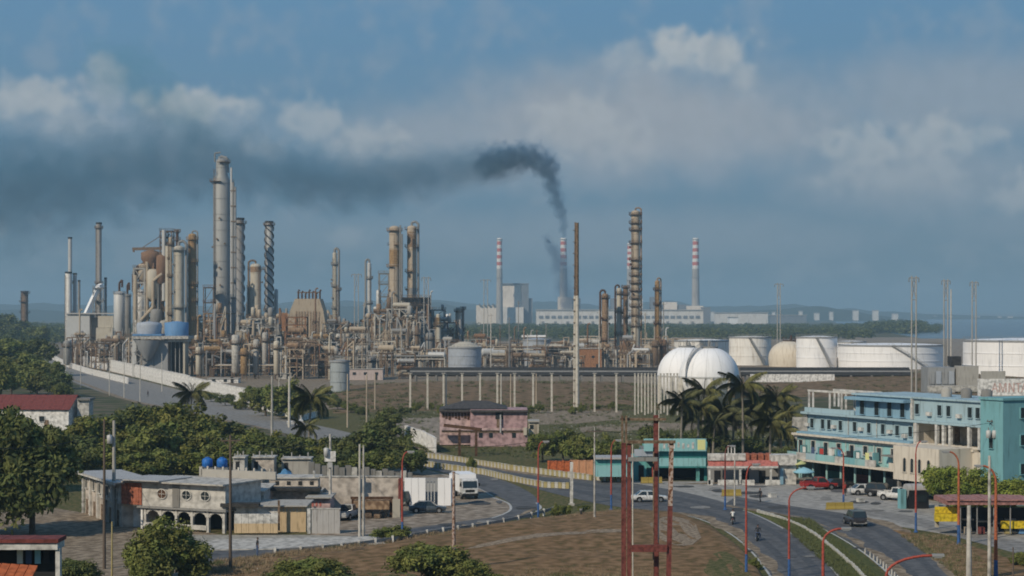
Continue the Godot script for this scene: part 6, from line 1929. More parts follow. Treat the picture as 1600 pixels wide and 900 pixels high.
func make_walls() -> void:
	panel_wall("long whitewashed panel wall along the refinery road, left of the round-headed palm", [[128, 571], [165, 578], [215, 590], [296, 610.5]], 4.7, "white_wall", 3.6)
	panel_wall("low whitewashed barrier at the far end of the refinery road", [[66, 547], [82, 561], [104, 573], [140, 585], [200, 600]], 2.2, "white_wall", 4.0)
	panel_wall("long whitewashed panel wall along the refinery road, right of the round-headed palm", [[297, 611], [360, 628], [410, 640], [466, 656]], 4.4, "white_wall", 3.0)
	panel_wall("whitewashed wall beside the pink house, with a broken right end", [[634, 687], [660, 696], [680, 708]], 2.6, "white_wall", 2.2)
	panel_wall("short whitewashed wall between the palm and the dark tree", [[470, 658], [500, 650]], 1.2, "white_wall", 2.0)
	panel_wall("yellow and white painted kerb wall below the pink house, upper one of the two", [[655, 714], [720, 722], [800, 735], [870, 744], [925, 751]], 0.75, "kerb_yellow", 0.6, "painted_kerb", 0.3, "kerb_white", false)
	panel_wall("yellow and white painted kerb wall along the road bend, lower one of the two", [[757, 742], [800, 752], [850, 762], [890, 764]], 0.75, "kerb_yellow", 0.6, "painted_kerb", 0.3, "kerb_white", false)
	panel_wall("yellow and white painted kerb wall left of the two, by the dark tree", [[612, 716], [660, 728], [712, 736], [757, 742]], 0.8, "kerb_yellow", 0.6, "painted_kerb", 0.3, "kerb_white", false)
	panel_wall("pale striped kerb wall in front of the turquoise building", [[928, 750], [980, 754]], 0.8, "kerb_yellow", 0.6, "painted_kerb", 0.3, "kerb_white", false)
	panel_wall("rust orange board fence left of the turquoise building, its left bright half", [[857, 742], [891, 742]], 2.0, "orange_fence", 1.1, "board_fence", 0.12)
	panel_wall("faded orange board fence next to the turquoise building", [[892, 742], [925, 742]], 2.1, "orange_pale", 1.1, "board_fence", 0.12)
	# guard rail with white stub posts round the lower road
	var c := smooth_line(ground_line([[430, 869], [520, 862], [600, 852], [680, 838], [750, 828], [820, 814], [870, 800]]), 6)
	var t := thing("guard_rail", "dark guard rail with short white stub posts along the lower bend of the road", "guard rail", c[0])
	var rail := Build.new()
	var last: Vector3 = c[0] - Vector3(9, 0, 0)
	for i in c.size() - 1:
		rail.beam(c[i] - c[0] + Vector3(0, 0.55, 0), c[i + 1] - c[0] + Vector3(0, 0.55, 0), 0.1, 0.34)
		if (c[i] - last).length() > 2.2:
			obj("stub_post", Build.new().box(Vector3(0, 0.4, 0.12), Vector3(0.24, 0.95, 0.2)), M.trim_white, t, c[i] - c[0])
			last = c[i]
	obj("rail", rail, M.mid_steel, t)
	for s in [[[1352, 866], [1376, 884], [1398, 904], [1420, 930], "on the left of the right hand road"]]:
		c = smooth_line(ground_line(s.slice(0, 4)), 5)
		t = thing("bollard_row", "row of short pale bollards " + s[4], "bollards", c[0])
		last = c[0] - Vector3(9, 0, 0)
		for p in c:
			if (p - last).length() < 1.6: continue
			obj("bollard", Build.new().lathe(p - c[0], [Vector2(0.1, 0), Vector2(0.09, 0.55), Vector2(0.05, 0.62), Vector2(0, 0.63)], 8), M.concrete_light, t)
			last = p
	for q in [[1143, 776, "yellow concrete road barrier near the white restaurant", 2.6], [1312, 797, "long yellow concrete road barrier in front of the parked cars", 3.4], [1018, 756, "low yellow planter before the turquoise building's dark shopfront", 3.0]]:
		t = thing("road_barrier", q[2], "barrier", gp(q[0], q[1]), 0.15)
		var w: float = q[3]
		for i in 3:
			obj("barrier_block", Build.new().prism([Vector2(-0.32, 0), Vector2(0.32, 0), Vector2(0.3, 0.25), Vector2(0.14, 0.5), Vector2(0.11, 0.95), Vector2(-0.11, 0.95), Vector2(-0.14, 0.5), Vector2(-0.3, 0.25)], (i - 1.5) * w / 3 + 0.02, (i - 0.5) * w / 3 - 0.02, Transform3D(Basis(Vector3(0, 0, 1), Vector3(1, 0, 0), Vector3(0, 1, 0)), Vector3.ZERO)), M.barrier_yellow, t)
		obj("base_strip", Build.new().box(Vector3(0, 0.06, 0), Vector3(w + 0.1, 0.12, 0.75)), M.concrete_dark, t)

# ---------------------------------------------------------------- buildings
func window(t: Node3D, c: Vector3, w: float, h: float, n: Vector3, frame: Material, glass: Material = null, called := "window") -> void:
	# an opening with frame, sill and pane set into its depth; n points out of the wall
	var s := Vector3.UP.cross(n).normalized()
	var yaw := atan2(n.x, n.z)
	var b := Build.new()
	for q in [-1.0, 1.0]:
		b.box(c + s * q * (w / 2 + 0.04) + n * 0.05, Vector3(0.09, h + 0.16, 0.16), yaw)
		b.box(c + Vector3(0, q * (h / 2 + 0.04), 0) + n * (0.05 if q > 0 else 0.09), Vector3(w - 0.01, 0.09, 0.16 if q > 0 else 0.26), yaw)
	var o := obj(called, b, frame, t)
	obj("pane", Build.new().box(c + n * 0.015, Vector3(w, h, 0.05), yaw), glass if glass else M.window_glass, o)

func make_hotel() -> void:
	# facade line: t metres along, from the far left end towards the viewer and right
	var A := Vector3(43.9, 0, -273)
	var U := Vector3(0.449, 0, 0.893).normalized()
	var N := Vector3(-U.z, 0, U.x)
	var h := thing("hotel", "long pale blue four-storey hotel with a dark open ground floor and a teal corner tower", "hotel", A)
	var yaw := atan2(N.x, N.z)
	var L := func(t: float, y: float, o := 0.0) -> Vector3: return U * t + N * o + Vector3(0, y, 0)
	var slab := func(called: String, t0: float, t1: float, y0: float, y1: float, o0: float, o1: float, m: String) -> MeshInstance3D:
		return obj(called, Build.new().box(L.call((t0 + t1) / 2, (y0 + y1) / 2, (o0 + o1) / 2), Vector3(t1 - t0, y1 - y0, o1 - o0), yaw), M[m], h)
	# ground floor: columns and a dark hall behind
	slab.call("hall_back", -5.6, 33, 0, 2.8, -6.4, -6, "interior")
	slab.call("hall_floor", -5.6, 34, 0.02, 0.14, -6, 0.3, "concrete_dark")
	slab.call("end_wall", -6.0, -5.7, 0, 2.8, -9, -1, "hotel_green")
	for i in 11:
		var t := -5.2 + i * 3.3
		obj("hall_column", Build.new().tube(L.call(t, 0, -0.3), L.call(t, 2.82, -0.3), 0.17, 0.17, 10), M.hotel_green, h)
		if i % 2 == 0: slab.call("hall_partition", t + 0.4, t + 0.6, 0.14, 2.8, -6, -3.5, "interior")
	for i in 5: slab.call("shop_counter", -3 + i * 6.5, 0 + i * 6.5, 0.14, 1.2, -4.2, -3.6, ["teal_dark", "roof_red", "concrete_dark", "teal_dark", "concrete_dark"][i])
	slab.call("floor_slab", -6.2, 33, 2.82, 3.12, -9, 1.3, "hotel_beige")
	# first floor with a running balcony
	slab.call("wall", -5.4, 24.2, 3.12, 6.4, -9, 0, "hotel_green")
	for i in 9: slab.call("balcony_front", -6.1 + i * 2.3, -3.82 + i * 2.3, 3.13, 4.05 - (i % 2) * 0.04, 1.12, 1.28, ["hotel_green", "house_grey", "hotel_blue", "turquoise_light", "hotel_green", "house_grey", "hotel_teal", "hotel_green", "house_grey"][i])
	for i in 7: slab.call("painted_panel", -4.9 + i * 3.3, -3.0 + i * 3.3, 3.3, 6.0 - (i % 3) * 0.5, 0.01, 0.03 + 0.004 * i, ["turquoise_light", "hotel_blue", "house_grey", "turquoise_light", "hotel_blue", "house_grey", "turquoise_light"][i])
	for q in [[-3.1, 8.0, -0.38], [3.2, 8.0, -0.38], [9.4, 8.0, -0.38], [15.8, 8.0, -0.38], [19.0, 7.6, -0.38], [24.2, 10.8, -0.28], [30.2, 10.8, -0.28], [6.2, 4.4, 0.04], [12.4, 4.4, 0.04]]:
		obj("air_conditioner", Build.new().box(L.call(q[0], q[1], q[2] + 0.22), Vector3(0.8, 0.5, 0.42), yaw).box(L.call(q[0], q[1], q[2] + 0.44), Vector3(0.4, 0.4, 0.02), yaw), M.trim_white, h)
	for t in [-3.4, 6.4, 12.8, 21.2]: obj("drain_pipe", Build.new().tube(L.call(t, 3.2, 0.12), L.call(t, 6.3, 0.12), 0.06).tube(L.call(t, 7.0, -0.3), L.call(t, 9.5, -0.3), 0.06), M.house_grey, h)
	for i in 8: obj("laundry", Build.new().box(L.call(-2 + i * 2.1, 4.5, 1.2), Vector3(0.7 + 0.1 * (i % 3), 0.8 + 0.15 * (i % 2), 0.03), yaw), M[["cloth_white", "cloth_blue", "cloth_red", "cloth_white", "tarp_blue", "cloth_dark", "cloth_white", "umbrella_yellow"][i]], h)
	slab.call("balcony_front", 17.5, 24.1, 3.13, 3.95, 1.12, 1.28, "hotel_beige")
	slab.call("balcony_canopy", 16.0, 24.0, 4.75, 4.95, 0.05, 1.5, "concrete_dark")
	slab.call("floor_slab", -5.8, 34, 6.42, 6.72, -9, 0.8, "hotel_beige")
	slab.call("moulding", -5.7, 24, 6.1, 6.3, 0.02, 0.3, "trim_white")
	for i in 9:
		var t := -4.4 + i * 3.05
		window(h, L.call(t, 5.15 if i % 2 else 4.75, 0.02), 0.95, 1.2 if i % 2 else 1.9, N, M.trim_white)
	for i in 5: obj("balcony_divider", Build.new().box(L.call(-3.0 + i * 4.2, 4.1, 0.6), Vector3(0.2, 1.9, 1.0), yaw), M.hotel_teal, h)
	# second floor
	slab.call("wall", -3.6, 21.5, 6.73, 9.55, -9, -0.4, "hotel_blue")
	slab.call("floor_slab", -4.0, 35, 9.56, 9.86, -9, 0.45, "hotel_blue")
	slab.call("ledge", -4.6, 21.4, 6.73, 7.0, -0.39, 0.7, "hotel_mid")
	for t in [-2.2, 0.4, 1.9, 4.6, 7.9, 11.1, 14.2, 17.3, 20.1]:
		window(h, L.call(t, 8.25, -0.38), 0.85, 1.35, N, M.hotel_blue)
	# loggia
	slab.call("loggia_back", 21.6, 35, 6.73, 9.55, -5.2, -5, "house_beige")
	slab.call("loggia_wall", 21.5, 21.7, 6.73, 9.55, -5, 0.3, "hotel_beige")
	for t in [22.0, 26.2, 27.6, 28.9, 32.6, 34.6]: slab.call("loggia_column", t - 0.22, t + 0.22, 6.73, 9.55, 0.0, 0.4, "trim_white")
	for t in [24.0, 30.5]: slab.call("loggia_door", t - 0.5, t + 0.5, 6.8, 8.9, -4.99, -4.9, "frame_brown")
	slab.call("loggia_rail", 21.7, 34.8, 6.73, 7.0, 0.05, 0.3, "hotel_beige")
	slab.call("beige_wall", 24.3, 35.5, 3.13, 6.4, -9, 0.6, "hotel_beige")
	# third floor
	slab.call("wall", 8.2, 35.4, 9.87, 12.7, -9, -0.3, "hotel_blue")
	slab.call("recess_wall", 8.4, 20.4, 9.9, 12.2, -0.29, -0.1, "hotel_mid")
	slab.call("eave", 7.6, 20.6, 12.1, 12.5, -0.29, 1.3, "hotel_mid")
	slab.call("roof_slab", 7.6, 35.6, 12.71, 12.95, -9.3, 0.1, "hotel_blue")
	slab.call("parapet", -3.6, 8.1, 9.87, 10.5, -0.2, 0.0, "hotel_blue")
	for t in [10.0, 13.2, 16.0, 18.8]: window(h, L.call(t, 11.05, -0.08), 1.0, 1.9, N, M.hotel_mid)
	for t in [21.6, 26.2, 28.0, 32.2, 33.7]: window(h, L.call(t, 11.35, -0.28), 0.85, 1.35, N, M.hotel_blue)
	slab.call("divider", 20.5, 20.9, 9.9, 12.7, -0.28, 0.05, "trim_white")
	# roof terrace with a white frame
	var tf := Build.new()
	for t in [-3.2, -2.2, 1.8, 4.6, 5.6, 7.6]:
		tf.beam(L.call(t, 10.5, -0.5), L.call(t, 12.9, -0.5), 0.25)
		tf.beam(L.call(t, 10.5, -5), L.call(t, 12.9, -5), 0.25)
	for o in [-0.5, -5.0]: tf.beam(L.call(-3.4, 12.9, o), L.call(7.8, 12.9, o), 0.28)
	obj("terrace_frame", tf, M.trim_white, h)
	# projecting beige block with arched windows
	slab.call("projecting_block", 24.4, 33.6, 2.5, 6.9, 0.61, 5.9, "hotel_beige")
	slab.call("block_support", 24.8, 25.2, 0, 2.5, 5.2, 5.6, "concrete_dark")
	slab.call("block_support", 32.8, 33.2, 0, 2.5, 5.2, 5.6, "concrete_dark")
	for t in [26.8, 28.3, 29.8, 31.6]:
		var b := Build.new()
		b.box(L.call(t, 4.35, 5.9), Vector3(0.62, 1.5, 0.06), yaw)
		b.tube(L.call(t, 5.1, 5.87), L.call(t, 5.1, 5.935), 0.31, 0.31, 16)
		var w := obj("arched_window", b, M.window_glass, h)
		var fr := Build.new()
		for q in [-0.36, 0.36]: fr.box(L.call(t + q, 4.35, 5.94), Vector3(0.1, 1.6, 0.14), yaw)
		fr.box(L.call(t, 3.56, 5.96), Vector3(0.85, 0.1, 0.2), yaw)
		for i in 6:
			var a0 := PI * i / 6
			var a1 := PI * (i + 1) / 6
			fr.beam(L.call(t + cos(a0) * 0.36, 5.12 + sin(a0) * 0.36, 5.94), L.call(t + cos(a1) * 0.36, 5.12 + sin(a1) * 0.36, 5.94), 0.1, 0.12)
		obj("frame", fr, M.hotel_beige, w)
	# teal corner tower
	slab.call("tower", 35.5, 39.7, 3.0, 13.2, -12, 0.9, "hotel_teal")
	slab.call("tower_crown", 35.4, 39.9, 13.2, 13.5, -12.2, 1.1, "hotel_teal")
	slab.call("tower_base", 35.7, 39.5, 0, 3.0, -11.8, 0.5, "hotel_green")
	for y in [4.6, 8.2, 11.6]:
		window(h, L.call(39.71, y, -2.4), 1.1, 1.3, U, M.hotel_teal)
		window(h, L.call(39.71, y, -6.4), 1.1, 1.3, U, M.hotel_teal)
	window(h, L.call(37.6, 8.0, 0.91), 0.8, 1.7, N, M.hotel_teal)
	for q in [37.0, 38.6]: window(h, L.call(q, 1.7, 0.51), 1.1, 1.9, N, M.trim_white)
	slab.call("shopfront", 35.8, 36.6, 0.2, 2.5, 0.505, 0.56, "window_glass")
	# things on the roof
	for i in 3:
		obj("roof_tank", Build.new().lathe(L.call(23.0 + i * 4, 12.95, -4.0), [Vector2(0.7, 0), Vector2(0.75, 1.0), Vector2(0.5, 1.25), Vector2(0, 1.3)], 14), M.concrete_dark if i else M.concrete, h)
	# grey workshop and the ruined wall on the slope behind
	var d := 470.0
	var t := thing("workshop", "grey two-part workshop on the slope above the hotel roof, with a pale retaining wall", "building", at(1492, d))
	block(t, "left_part", 1450, 1492, 574, 614, d, 8, M.grey_steel, 1492)
	block(t, "right_part", 1497, 1529, 572, 612, d - 2, 9, M.concrete, 1492)
	block(t, "dark_slot", 1492.3, 1496.7, 576, 614, d + 4, 4, M.dark_steel, 1492)
	block(t, "retaining_wall", 1452, 1530, 603, 612, d - 6, 2, M.concrete_light, 1492)
	block(t, "roof_box", 1486, 1502, 557, 571.8, d + 2, 4, M.dark_steel, 1492)
	for i in 4: block(t, "wall_panel", 1453 + i * 10, 1461 + i * 10, 580, 600, d - 0.2, 0.3, M.blue_pale if i % 2 else M.grey_steel, 1492)
	d = 430.0
	t = thing("graffiti_wall", "long whitewashed ruin wall with faded reddish painted writing above the hotel's right end", "wall", at(1566, d))
	block(t, "wall", 1529, 1640, 592, 622, d, 1.0, M.white_wall, 1566)
	block(t, "upper_part", 1534, 1571, 580, 591.8, d + 0.2, 1.0, M.concrete, 1566)
	block(t, "dark_gap", 1533, 1546, 617, 625, d - 0.4, 0.6, M.black, 1566)
	block(t, "plinth", 1548, 1640, 618, 640, d - 0.6, 1.8, M.concrete, 1566)
	var k := d / F
	var tx := TextMesh.new()
	var ft := SystemFont.new(); ft.font_names = PackedStringArray(["Droid Sans"]); tx.font = ft
	tx.text = "AMNTAY"
	tx.font_size = 64; tx.pixel_size = 0.045; tx.depth = 0.02
	var wr := obj("painted_writing", tx, M.awning_pink, t, Vector3((1582 - 1566) * k, hy(606, d), 0.02))
	wr.scale = Vector3(0.85, 1.0, 1)
	# small sheds on the ground behind, so the slope is not bare
	t = thing("back_wall", "pale beige retaining wall at the back of the hotel roof", "wall", at(1420, 330))
	block(t, "wall", 1238, 1262, 652, 690, 330, 0.6, M.concrete_light, 1420)

func make_shops() -> void:
	# turquoise building
	var d := 274.0
	var k := d / F
	var t := thing("turquoise_shop", "turquoise shop building with a painted sign board above a dark open front", "shop", at(1060, d))
	block(t, "back_wall", 1004, 1105, 690, 752, d + 9, 0.5, M.turquoise, 1060)
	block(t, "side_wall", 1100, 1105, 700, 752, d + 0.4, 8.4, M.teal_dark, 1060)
	block(t, "sign_board", 1006, 1103.5, 685.5, 705, d - 0.9, 0.35, M.turquoise_light, 1060)
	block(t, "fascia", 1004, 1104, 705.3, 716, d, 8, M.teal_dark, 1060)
	block(t, "lower_canopy", 1028, 1103, 716.3, 728.5, d - 0.8, 1.4, M.turquoise_light, 1060)
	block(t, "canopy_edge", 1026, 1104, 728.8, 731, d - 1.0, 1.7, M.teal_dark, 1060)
	block(t, "pillar", 1088, 1093, 731, 753, d - 0.4, 0.5, M.turquoise, 1060)
	block(t, "pillar", 1024, 1029, 731, 753, d - 0.4, 0.5, M.turquoise, 1060)
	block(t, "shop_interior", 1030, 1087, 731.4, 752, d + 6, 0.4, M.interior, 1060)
	block(t, "roof", 1005, 1104, 703, 705, d + 0.2, 9, M.concrete_dark, 1060)
	for i in 7: block(t, "sign_stroke", 1036 + i * 7.5, 1039.5 + i * 7.5, 691 + (i % 3) * 1.5, 701 - (i % 2) * 2, d - 0.94, 0.05, M.trim_white, 1060)
	block(t, "sign_emblem", 1090, 1102, 687, 703, d - 0.94, 0.05, M.umbrella_yellow, 1060)
	block(t, "wing_sign", 991, 1027.5, 702, 713, d - 0.4, 0.3, M.blue_pale, 1060)
	block(t, "wing_wall", 990, 1010, 713.4, 754, d + 0.5, 6, M.turquoise, 1060)
	block(t, "wing_door", 998, 1006, 727, 753, d + 0.4, 0.1, M.black, 1060)
	block(t, "red_pillar", 1019, 1025, 730, 757, d - 1.4, 0.5, M.lamp_red, 1060)
	t = thing("turquoise_wall", "low turquoise yard building with a grey sheet roof left of the red steel frame", "building", at(955, d - 4))
	block(t, "wall", 931, 989, 727, 745, d - 4, 4, M.turquoise_light, 955)
	block(t, "upper_wall", 931, 989, 718, 726.7, d - 3.8, 4, M.turquoise, 955)
	block(t, "roof", 929, 992, 715, 717.7, d - 4.5, 5, M.roof_grey, 955)
	# white restaurant
	d = 268.0; k = d / F
	t = thing("restaurant", "low white restaurant with a red awning and white pillars", "restaurant", at(1172, d))
	block(t, "parapet", 1106, 1165, 708.5, 719.5, d - 0.2, 0.4, M.trim_white, 1172)
	block(t, "parapet", 1205, 1245, 711, 727, d, 3, M.trim_white, 1172)
	for i in 7: block(t, "tiled_roof", 1166 + i * 5.6, 1171.2 + i * 5.6, 709 + (i % 2) * 1.0, 720, d + 2 + (i % 2) * 0.3, 2, M.brick_red, 1172)
	var aw := Build.new()
	for i in 18:      # awning strips
		aw.box(Vector3((1106 + (i + 0.5) * 6.05 - 1172) * k, hy(724.3, d), 0.4), Vector3(6.0 * k, 0.08, 1.6), 0.0, Vector3(0.55, 0, 0))
	obj("awning", aw, M.awning_red, t)
	block(t, "awning_edge", 1105, 1216, 728.4, 731.5, d - 1.2, 0.12, M.trim_white, 1172)
	for x in [1107, 1155, 1203]: block(t, "pillar", x, x + 3.2, 731, 757, d - 1.0, 0.3, M.trim_white, 1172)
	for q in [[1106, 1114], [1122, 1153], [1160, 1179], [1196, 1219]]: block(t, "low_wall", q[0], q[1], 750, 758, d - 1.0 - 0.02 * (q[0] % 7), 0.3, M.trim_white, 1172)
	block(t, "back_wall", 1106, 1218, 727, 756, d + 3, 0.4, M.mid_steel, 1172)
	for x in [1116, 1160, 1186]: block(t, "dark_door", x, x + 10, 735, 755, d + 2.95, 0.1, M.black, 1172)
	block(t, "side_shop", 1219, 1244, 727.3, 757, d + 0.6, 3, M.house_grey, 1172)
	block(t, "blue_post", 1219, 1224, 732, 758, d + 0.2, 0.4, M.hotel_mid, 1172)
	for i in 3: block(t, "roof_pole", 1137 + i * 5, 1138.6 + i * 5, 696 + i, 708.4, d, 0.15, M.trim_white, 1172)
	# parasols
	for q in [[1256, 757, "umbrella_blue", "pale blue parasol in front of the hotel's left corner", 725], [1243, 756, "umbrella_yellow", "yellow-green parasol at the hotel's left corner", 716]]:
		d = dist(q[1])
		t = thing("parasol", q[3], "parasol", at(q[0], d))
		var h := hy(q[4], d) + (0.0 if q[4] < 720 else -0.4)
		obj("canopy", Build.new().lathe(Vector3(0, h - 0.7, 0), [Vector2(1.5, -0.12), Vector2(1.52, 0), Vector2(0.8, 0.42), Vector2(0, 0.7)], 8, false), M[q[2]], t)
		obj("pole", Build.new().tube(Vector3.ZERO, Vector3(0, h - 0.1, 0), 0.04), M.trim_white, t)
	# market stalls at the right edge
	d = 208.0; k = d / F
	t = thing("market_stall", "yellow market stall under a flat faded red roof at the right edge", "stall", at(1520, d))
	block(t, "roof", 1478, 1640, 783, 789, d - 2, 6, M.roof_pink, 1520)
	for i in 7: block(t, "roof_sheet", 1479 + i * 20, 1498 + i * 20, 781.3 - (i % 2) * 0.7, 782.8, d - 2.2, 6, M.roof_pink, 1520)
	block(t, "yellow_panel", 1461, 1497, 792, 802, d - 0.6, 0.25, M.stall_yellow, 1520)
	block(t, "yellow_counter", 1462, 1496, 803, 815, d - 1, 0.8, M.stall_yellow, 1520)
	block(t, "yellow_counter", 1566, 1640, 815, 826, d - 1, 0.8, M.stall_yellow, 1520)
	block(t, "yellow_panel", 1462, 1467, 790, 824, d - 0.2, 0.5, M.cream, 1520)
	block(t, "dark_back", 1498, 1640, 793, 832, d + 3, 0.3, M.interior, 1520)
	for i in 6: block(t, "stall_post", 1500 + i * 26, 1501.6 + i * 26, 789, 834, d - 1.6, 0.12, M.mid_steel, 1520)
	for i in 5:
		block(t, "shelf", 1505 + i * 22, 1522 + i * 22, 811 + (i % 3) * 3, 813 + (i % 3) * 3, d + 1, 0.6, M.tan, 1520)
		block(t, "crate", 1508 + i * 21, 1518 + i * 21, 824, 834, d - 0.6, 0.6, [M.tan, M.roof_red, M.concrete_dark, M.kerb_yellow, M.blue_metal][i], 1520)
	t = thing("kiosk", "dark box kiosk with a pale rounded roof in front of the hotel's projecting block", "kiosk", gp(1435, 795), 0.2)
	obj("walls", Build.new().box(Vector3(0, 1.15, -0.8), Vector3(2.6, 2.3, 1.9)), M.paint_black, t)
	obj("roof", Build.new().tube(Vector3(-1.35, 2.1, -0.8), Vector3(1.35, 2.1, -0.8), 0.95, 0.95, 16), M.roof_grey, t)
	obj("blue_side", Build.new().box(Vector3(-1.9, 1.2, -0.6), Vector3(0.7, 2.4, 1.0)), M.hotel_teal, t)
	obj("hatch", Build.new().box(Vector3(0.2, 1.3, 0.17), Vector3(1.5, 0.9, 0.06)), M.window_glass, t)

func gable_house(label: String, px0: float, px1: float, base: float, eave: float, ridge_y: float, deep: float, wall_m: String, roof_m: String, yaw := 0.0) -> Node3D:
	var d := dist(base)
	var k := d / F
	var w := (px1 - px0) * k
	var he := hy(eave, d)
	var hr := hy(ridge_y, d + deep * 0.5)
	var t := thing("house", label, "house", at((px0 + px1) * 0.5, d + deep * 0.5), yaw)
	obj("wall", Build.new().box(Vector3(0, he / 2, 0), Vector3(w, he, deep)), M[wall_m], t)
	var rl := sqrt(pow(deep / 2 + 0.5, 2) + pow(hr - he, 2))
	var ang := atan2(hr - he, deep / 2 + 0.5)
	var n := maxi(6, int(w / 1.0))
	for s in [-1.0, 1.0]:
		var b := Build.new()
		for i in n:
			b.box(Vector3(-w / 2 - 0.4 + (i + 0.5) * (w + 0.8) / n, (he + hr) / 2 + 0.03 * (i % 2), s * (deep / 4 + 0.25)), Vector3((w + 0.8) / n + 0.02, 0.07, rl), 0.0, Vector3(ang * s, 0, 0))
		obj("roof", b, M[roof_m], t)
	for s in [-1.0, 1.0]:
		obj("gable", Build.new().prism([Vector2(-deep / 2, he), Vector2(deep / 2, he), Vector2(0, hr - 0.1)], -0.12, 0.12, Transform3D(Basis(Vector3(0, 0, 1), Vector3(1, 0, 0), Vector3(0, 1, 0)), Vector3(s * (w / 2 - 0.13), 0, 0))), M[wall_m], t)
	for i in maxi(2, int(w / 4.5)):
		window(t, Vector3(-w / 2 + 2.2 + i * 4.5, he * 0.55, deep / 2 + 0.01), 1.1, 1.1, Vector3.BACK, M.trim_white)
	obj("door", Build.new().box(Vector3(w * 0.22, 1.05, deep / 2 + 0.03), Vector3(0.95, 2.1, 0.08)), M.frame_brown, t)
	return t

func make_houses() -> void:
	# pink house
	var d := 345.0
	var k := d / F
	var t := thing("pink_house", "faded pink two-storey house with a low dark hipped roof and a broken wall", "house", at(755, d), 0.0)
	var yaw := 0.33
	# front wing (right) and side wing (left)
	block(t, "front_wall", 735, 824, 640, 698, d, 9, M.pink, 755)
	block(t, "left_wing", 687, 734.7, 641, 695, d + 2.2, 9, M.pink_pale, 755)
	block(t, "roof_edge", 686, 735, 639, 643.5, d + 1.2, 10.5, M.roof_dark, 755)
	block(t, "roof_edge", 735.4, 825, 641, 644, d - 0.7, 10, M.roof_dark, 755)
	block(t, "upper_band", 687, 824, 669, 672.5, d - 0.35, 1.0, M.pink_pale, 755)
	block(t, "under_slot", 690, 818, 672.7, 676, d - 0.1, 1.0, M.frame_brown, 755)
	var hip := Build.new()
	var y := hy(639, d)
	var a := Vector3((692 - 755) * k, y, -1.0)
	var b := Vector3((792 - 755) * k, y, -1.0)
	var c2 := Vector3((792 - 755) * k, y, -12)
	var d2 := Vector3((692 - 755) * k, y, -12)
	var r0 := Vector3((722 - 755) * k, hy(626, d + 6), -6.5)
	var r1 := Vector3((760 - 755) * k, hy(626, d + 6), -6.5)
	hip.flat()
	hip.ccw(a, b, r1, r0); hip.ccw(c2, d2, r0, r1); hip.tri(b, r1, c2); hip.tri(d2, r0, a)
	obj("hip_roof", hip, M.roof_dark, t)
	for i in 9: block(t, "louvre_opening", 691 + i * 4.9, 694.4 + i * 4.9, 645, 652 + (i % 3) * 2, d + 2.1, 0.3, M.rust_dark, 755)
	block(t, "broken_hole", 774, 786, 643.8, 655, d - 0.06, 0.5, M.interior, 755)
	block(t, "broken_crack", 776, 780, 655, 669, d - 0.05, 0.5, M.frame_brown, 755)
	block(t, "broken_pipe", 781, 783, 648, 676, d - 0.5, 0.2, M.pale_steel, 755)
	for x in [748, 764, 800]: block(t, "window", x, x + 6, 676.5, 684, d - 0.06, 0.3, M.window_glass, 755)
	block(t, "lintel", 818, 823, 668, 680, d - 0.5, 0.4, M.cream, 755)
	t = thing("small_house", "tiny cream hut with one dark window, tucked against the right end of the pink house", "house", at(834, 362))
	block(t, "wall", 826, 842, 660, 680, 362, 4, M.cream, 834)
	block(t, "roof", 825, 843, 657.5, 659.8, 361.6, 5, M.concrete, 834)
	obj("window", Build.new().box(Vector3(-0.4, hy(667, 362), 0.03), Vector3(0.7, 0.8, 0.1)), M.window_glass, t)
	t = thing("sign_frame", "pair of dark brown posts carrying an empty sign beam before the pink house", "sign frame", at(731, dist(713)))
	d = dist(713.0); k = d / F
	for x in [718, 744]: obj("post", Build.new().box(Vector3((x - 731) * k, hy(671, d) / 2, 0), Vector3(0.42, hy(671, d), 0.4)), M.rust_dark, t)
	obj("beam", Build.new().beam(Vector3((693 - 731) * k, hy(666, d), -3), Vector3((752 - 731) * k, hy(671, d), 0.3), 0.35, 0.5), M.rust_dark, t)
	# red-roofed house at the left
	gable_house("whitewashed house with a long dark red roof, behind the big dark tree at the left", -6, 122, 672, 640, 617, 9, "white_wall", "roof_red", -0.12)
	t = thing("lean_to", "small mouldy shed at the right end of the red-roofed house", "shed", at(130, 395))
	block(t, "wall", 121, 139, 626, 668, 395, 4, M.house_grey, 130)
	block(t, "roof", 120, 140.5, 622.5, 625.8, 394.4, 5, M.concrete_dark, 130)
	# old two-storey house
	var P := func(px: float, py: float) -> Vector3: return gp(px, py)
	var c0: Vector3 = P.call(220, 826)
	t = thing("old_house", "old grey two-storey house with oval windows, an arcade below and an orange-brown boarded corner", "house", c0)
	var front: Vector3 = (P.call(352, 834) as Vector3) - c0
	var fu := front.normalized()
	var fl := front.length()
	var fn := Vector3(-fu.z, 0, fu.x)
	if fn.z < 0: fn = -fn
	var fy := atan2(fn.x, fn.z)
	var B := func(called: String, s0: float, s1: float, y0: float, y1: float, o0: float, o1: float, m: String) -> MeshInstance3D:
		return obj(called, Build.new().box(fu * (s0 + s1) / 2 + fn * (o0 + o1) / 2 + Vector3(0, (y0 + y1) / 2, 0), Vector3(s1 - s0, y1 - y0, o1 - o0), fy), M[m], t)
	B.call("upper_wall", 0, fl, 3.0, 6.1, -7, 0, "house_grey")
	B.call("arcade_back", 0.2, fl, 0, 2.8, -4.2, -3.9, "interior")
	B.call("side_wall", 0, 0.25, 0, 2.99, -7, 0, "white_wall")
	B.call("floor_edge", -0.3, fl + 0.3, 2.75, 2.995, -4, 0.35, "mid_steel")
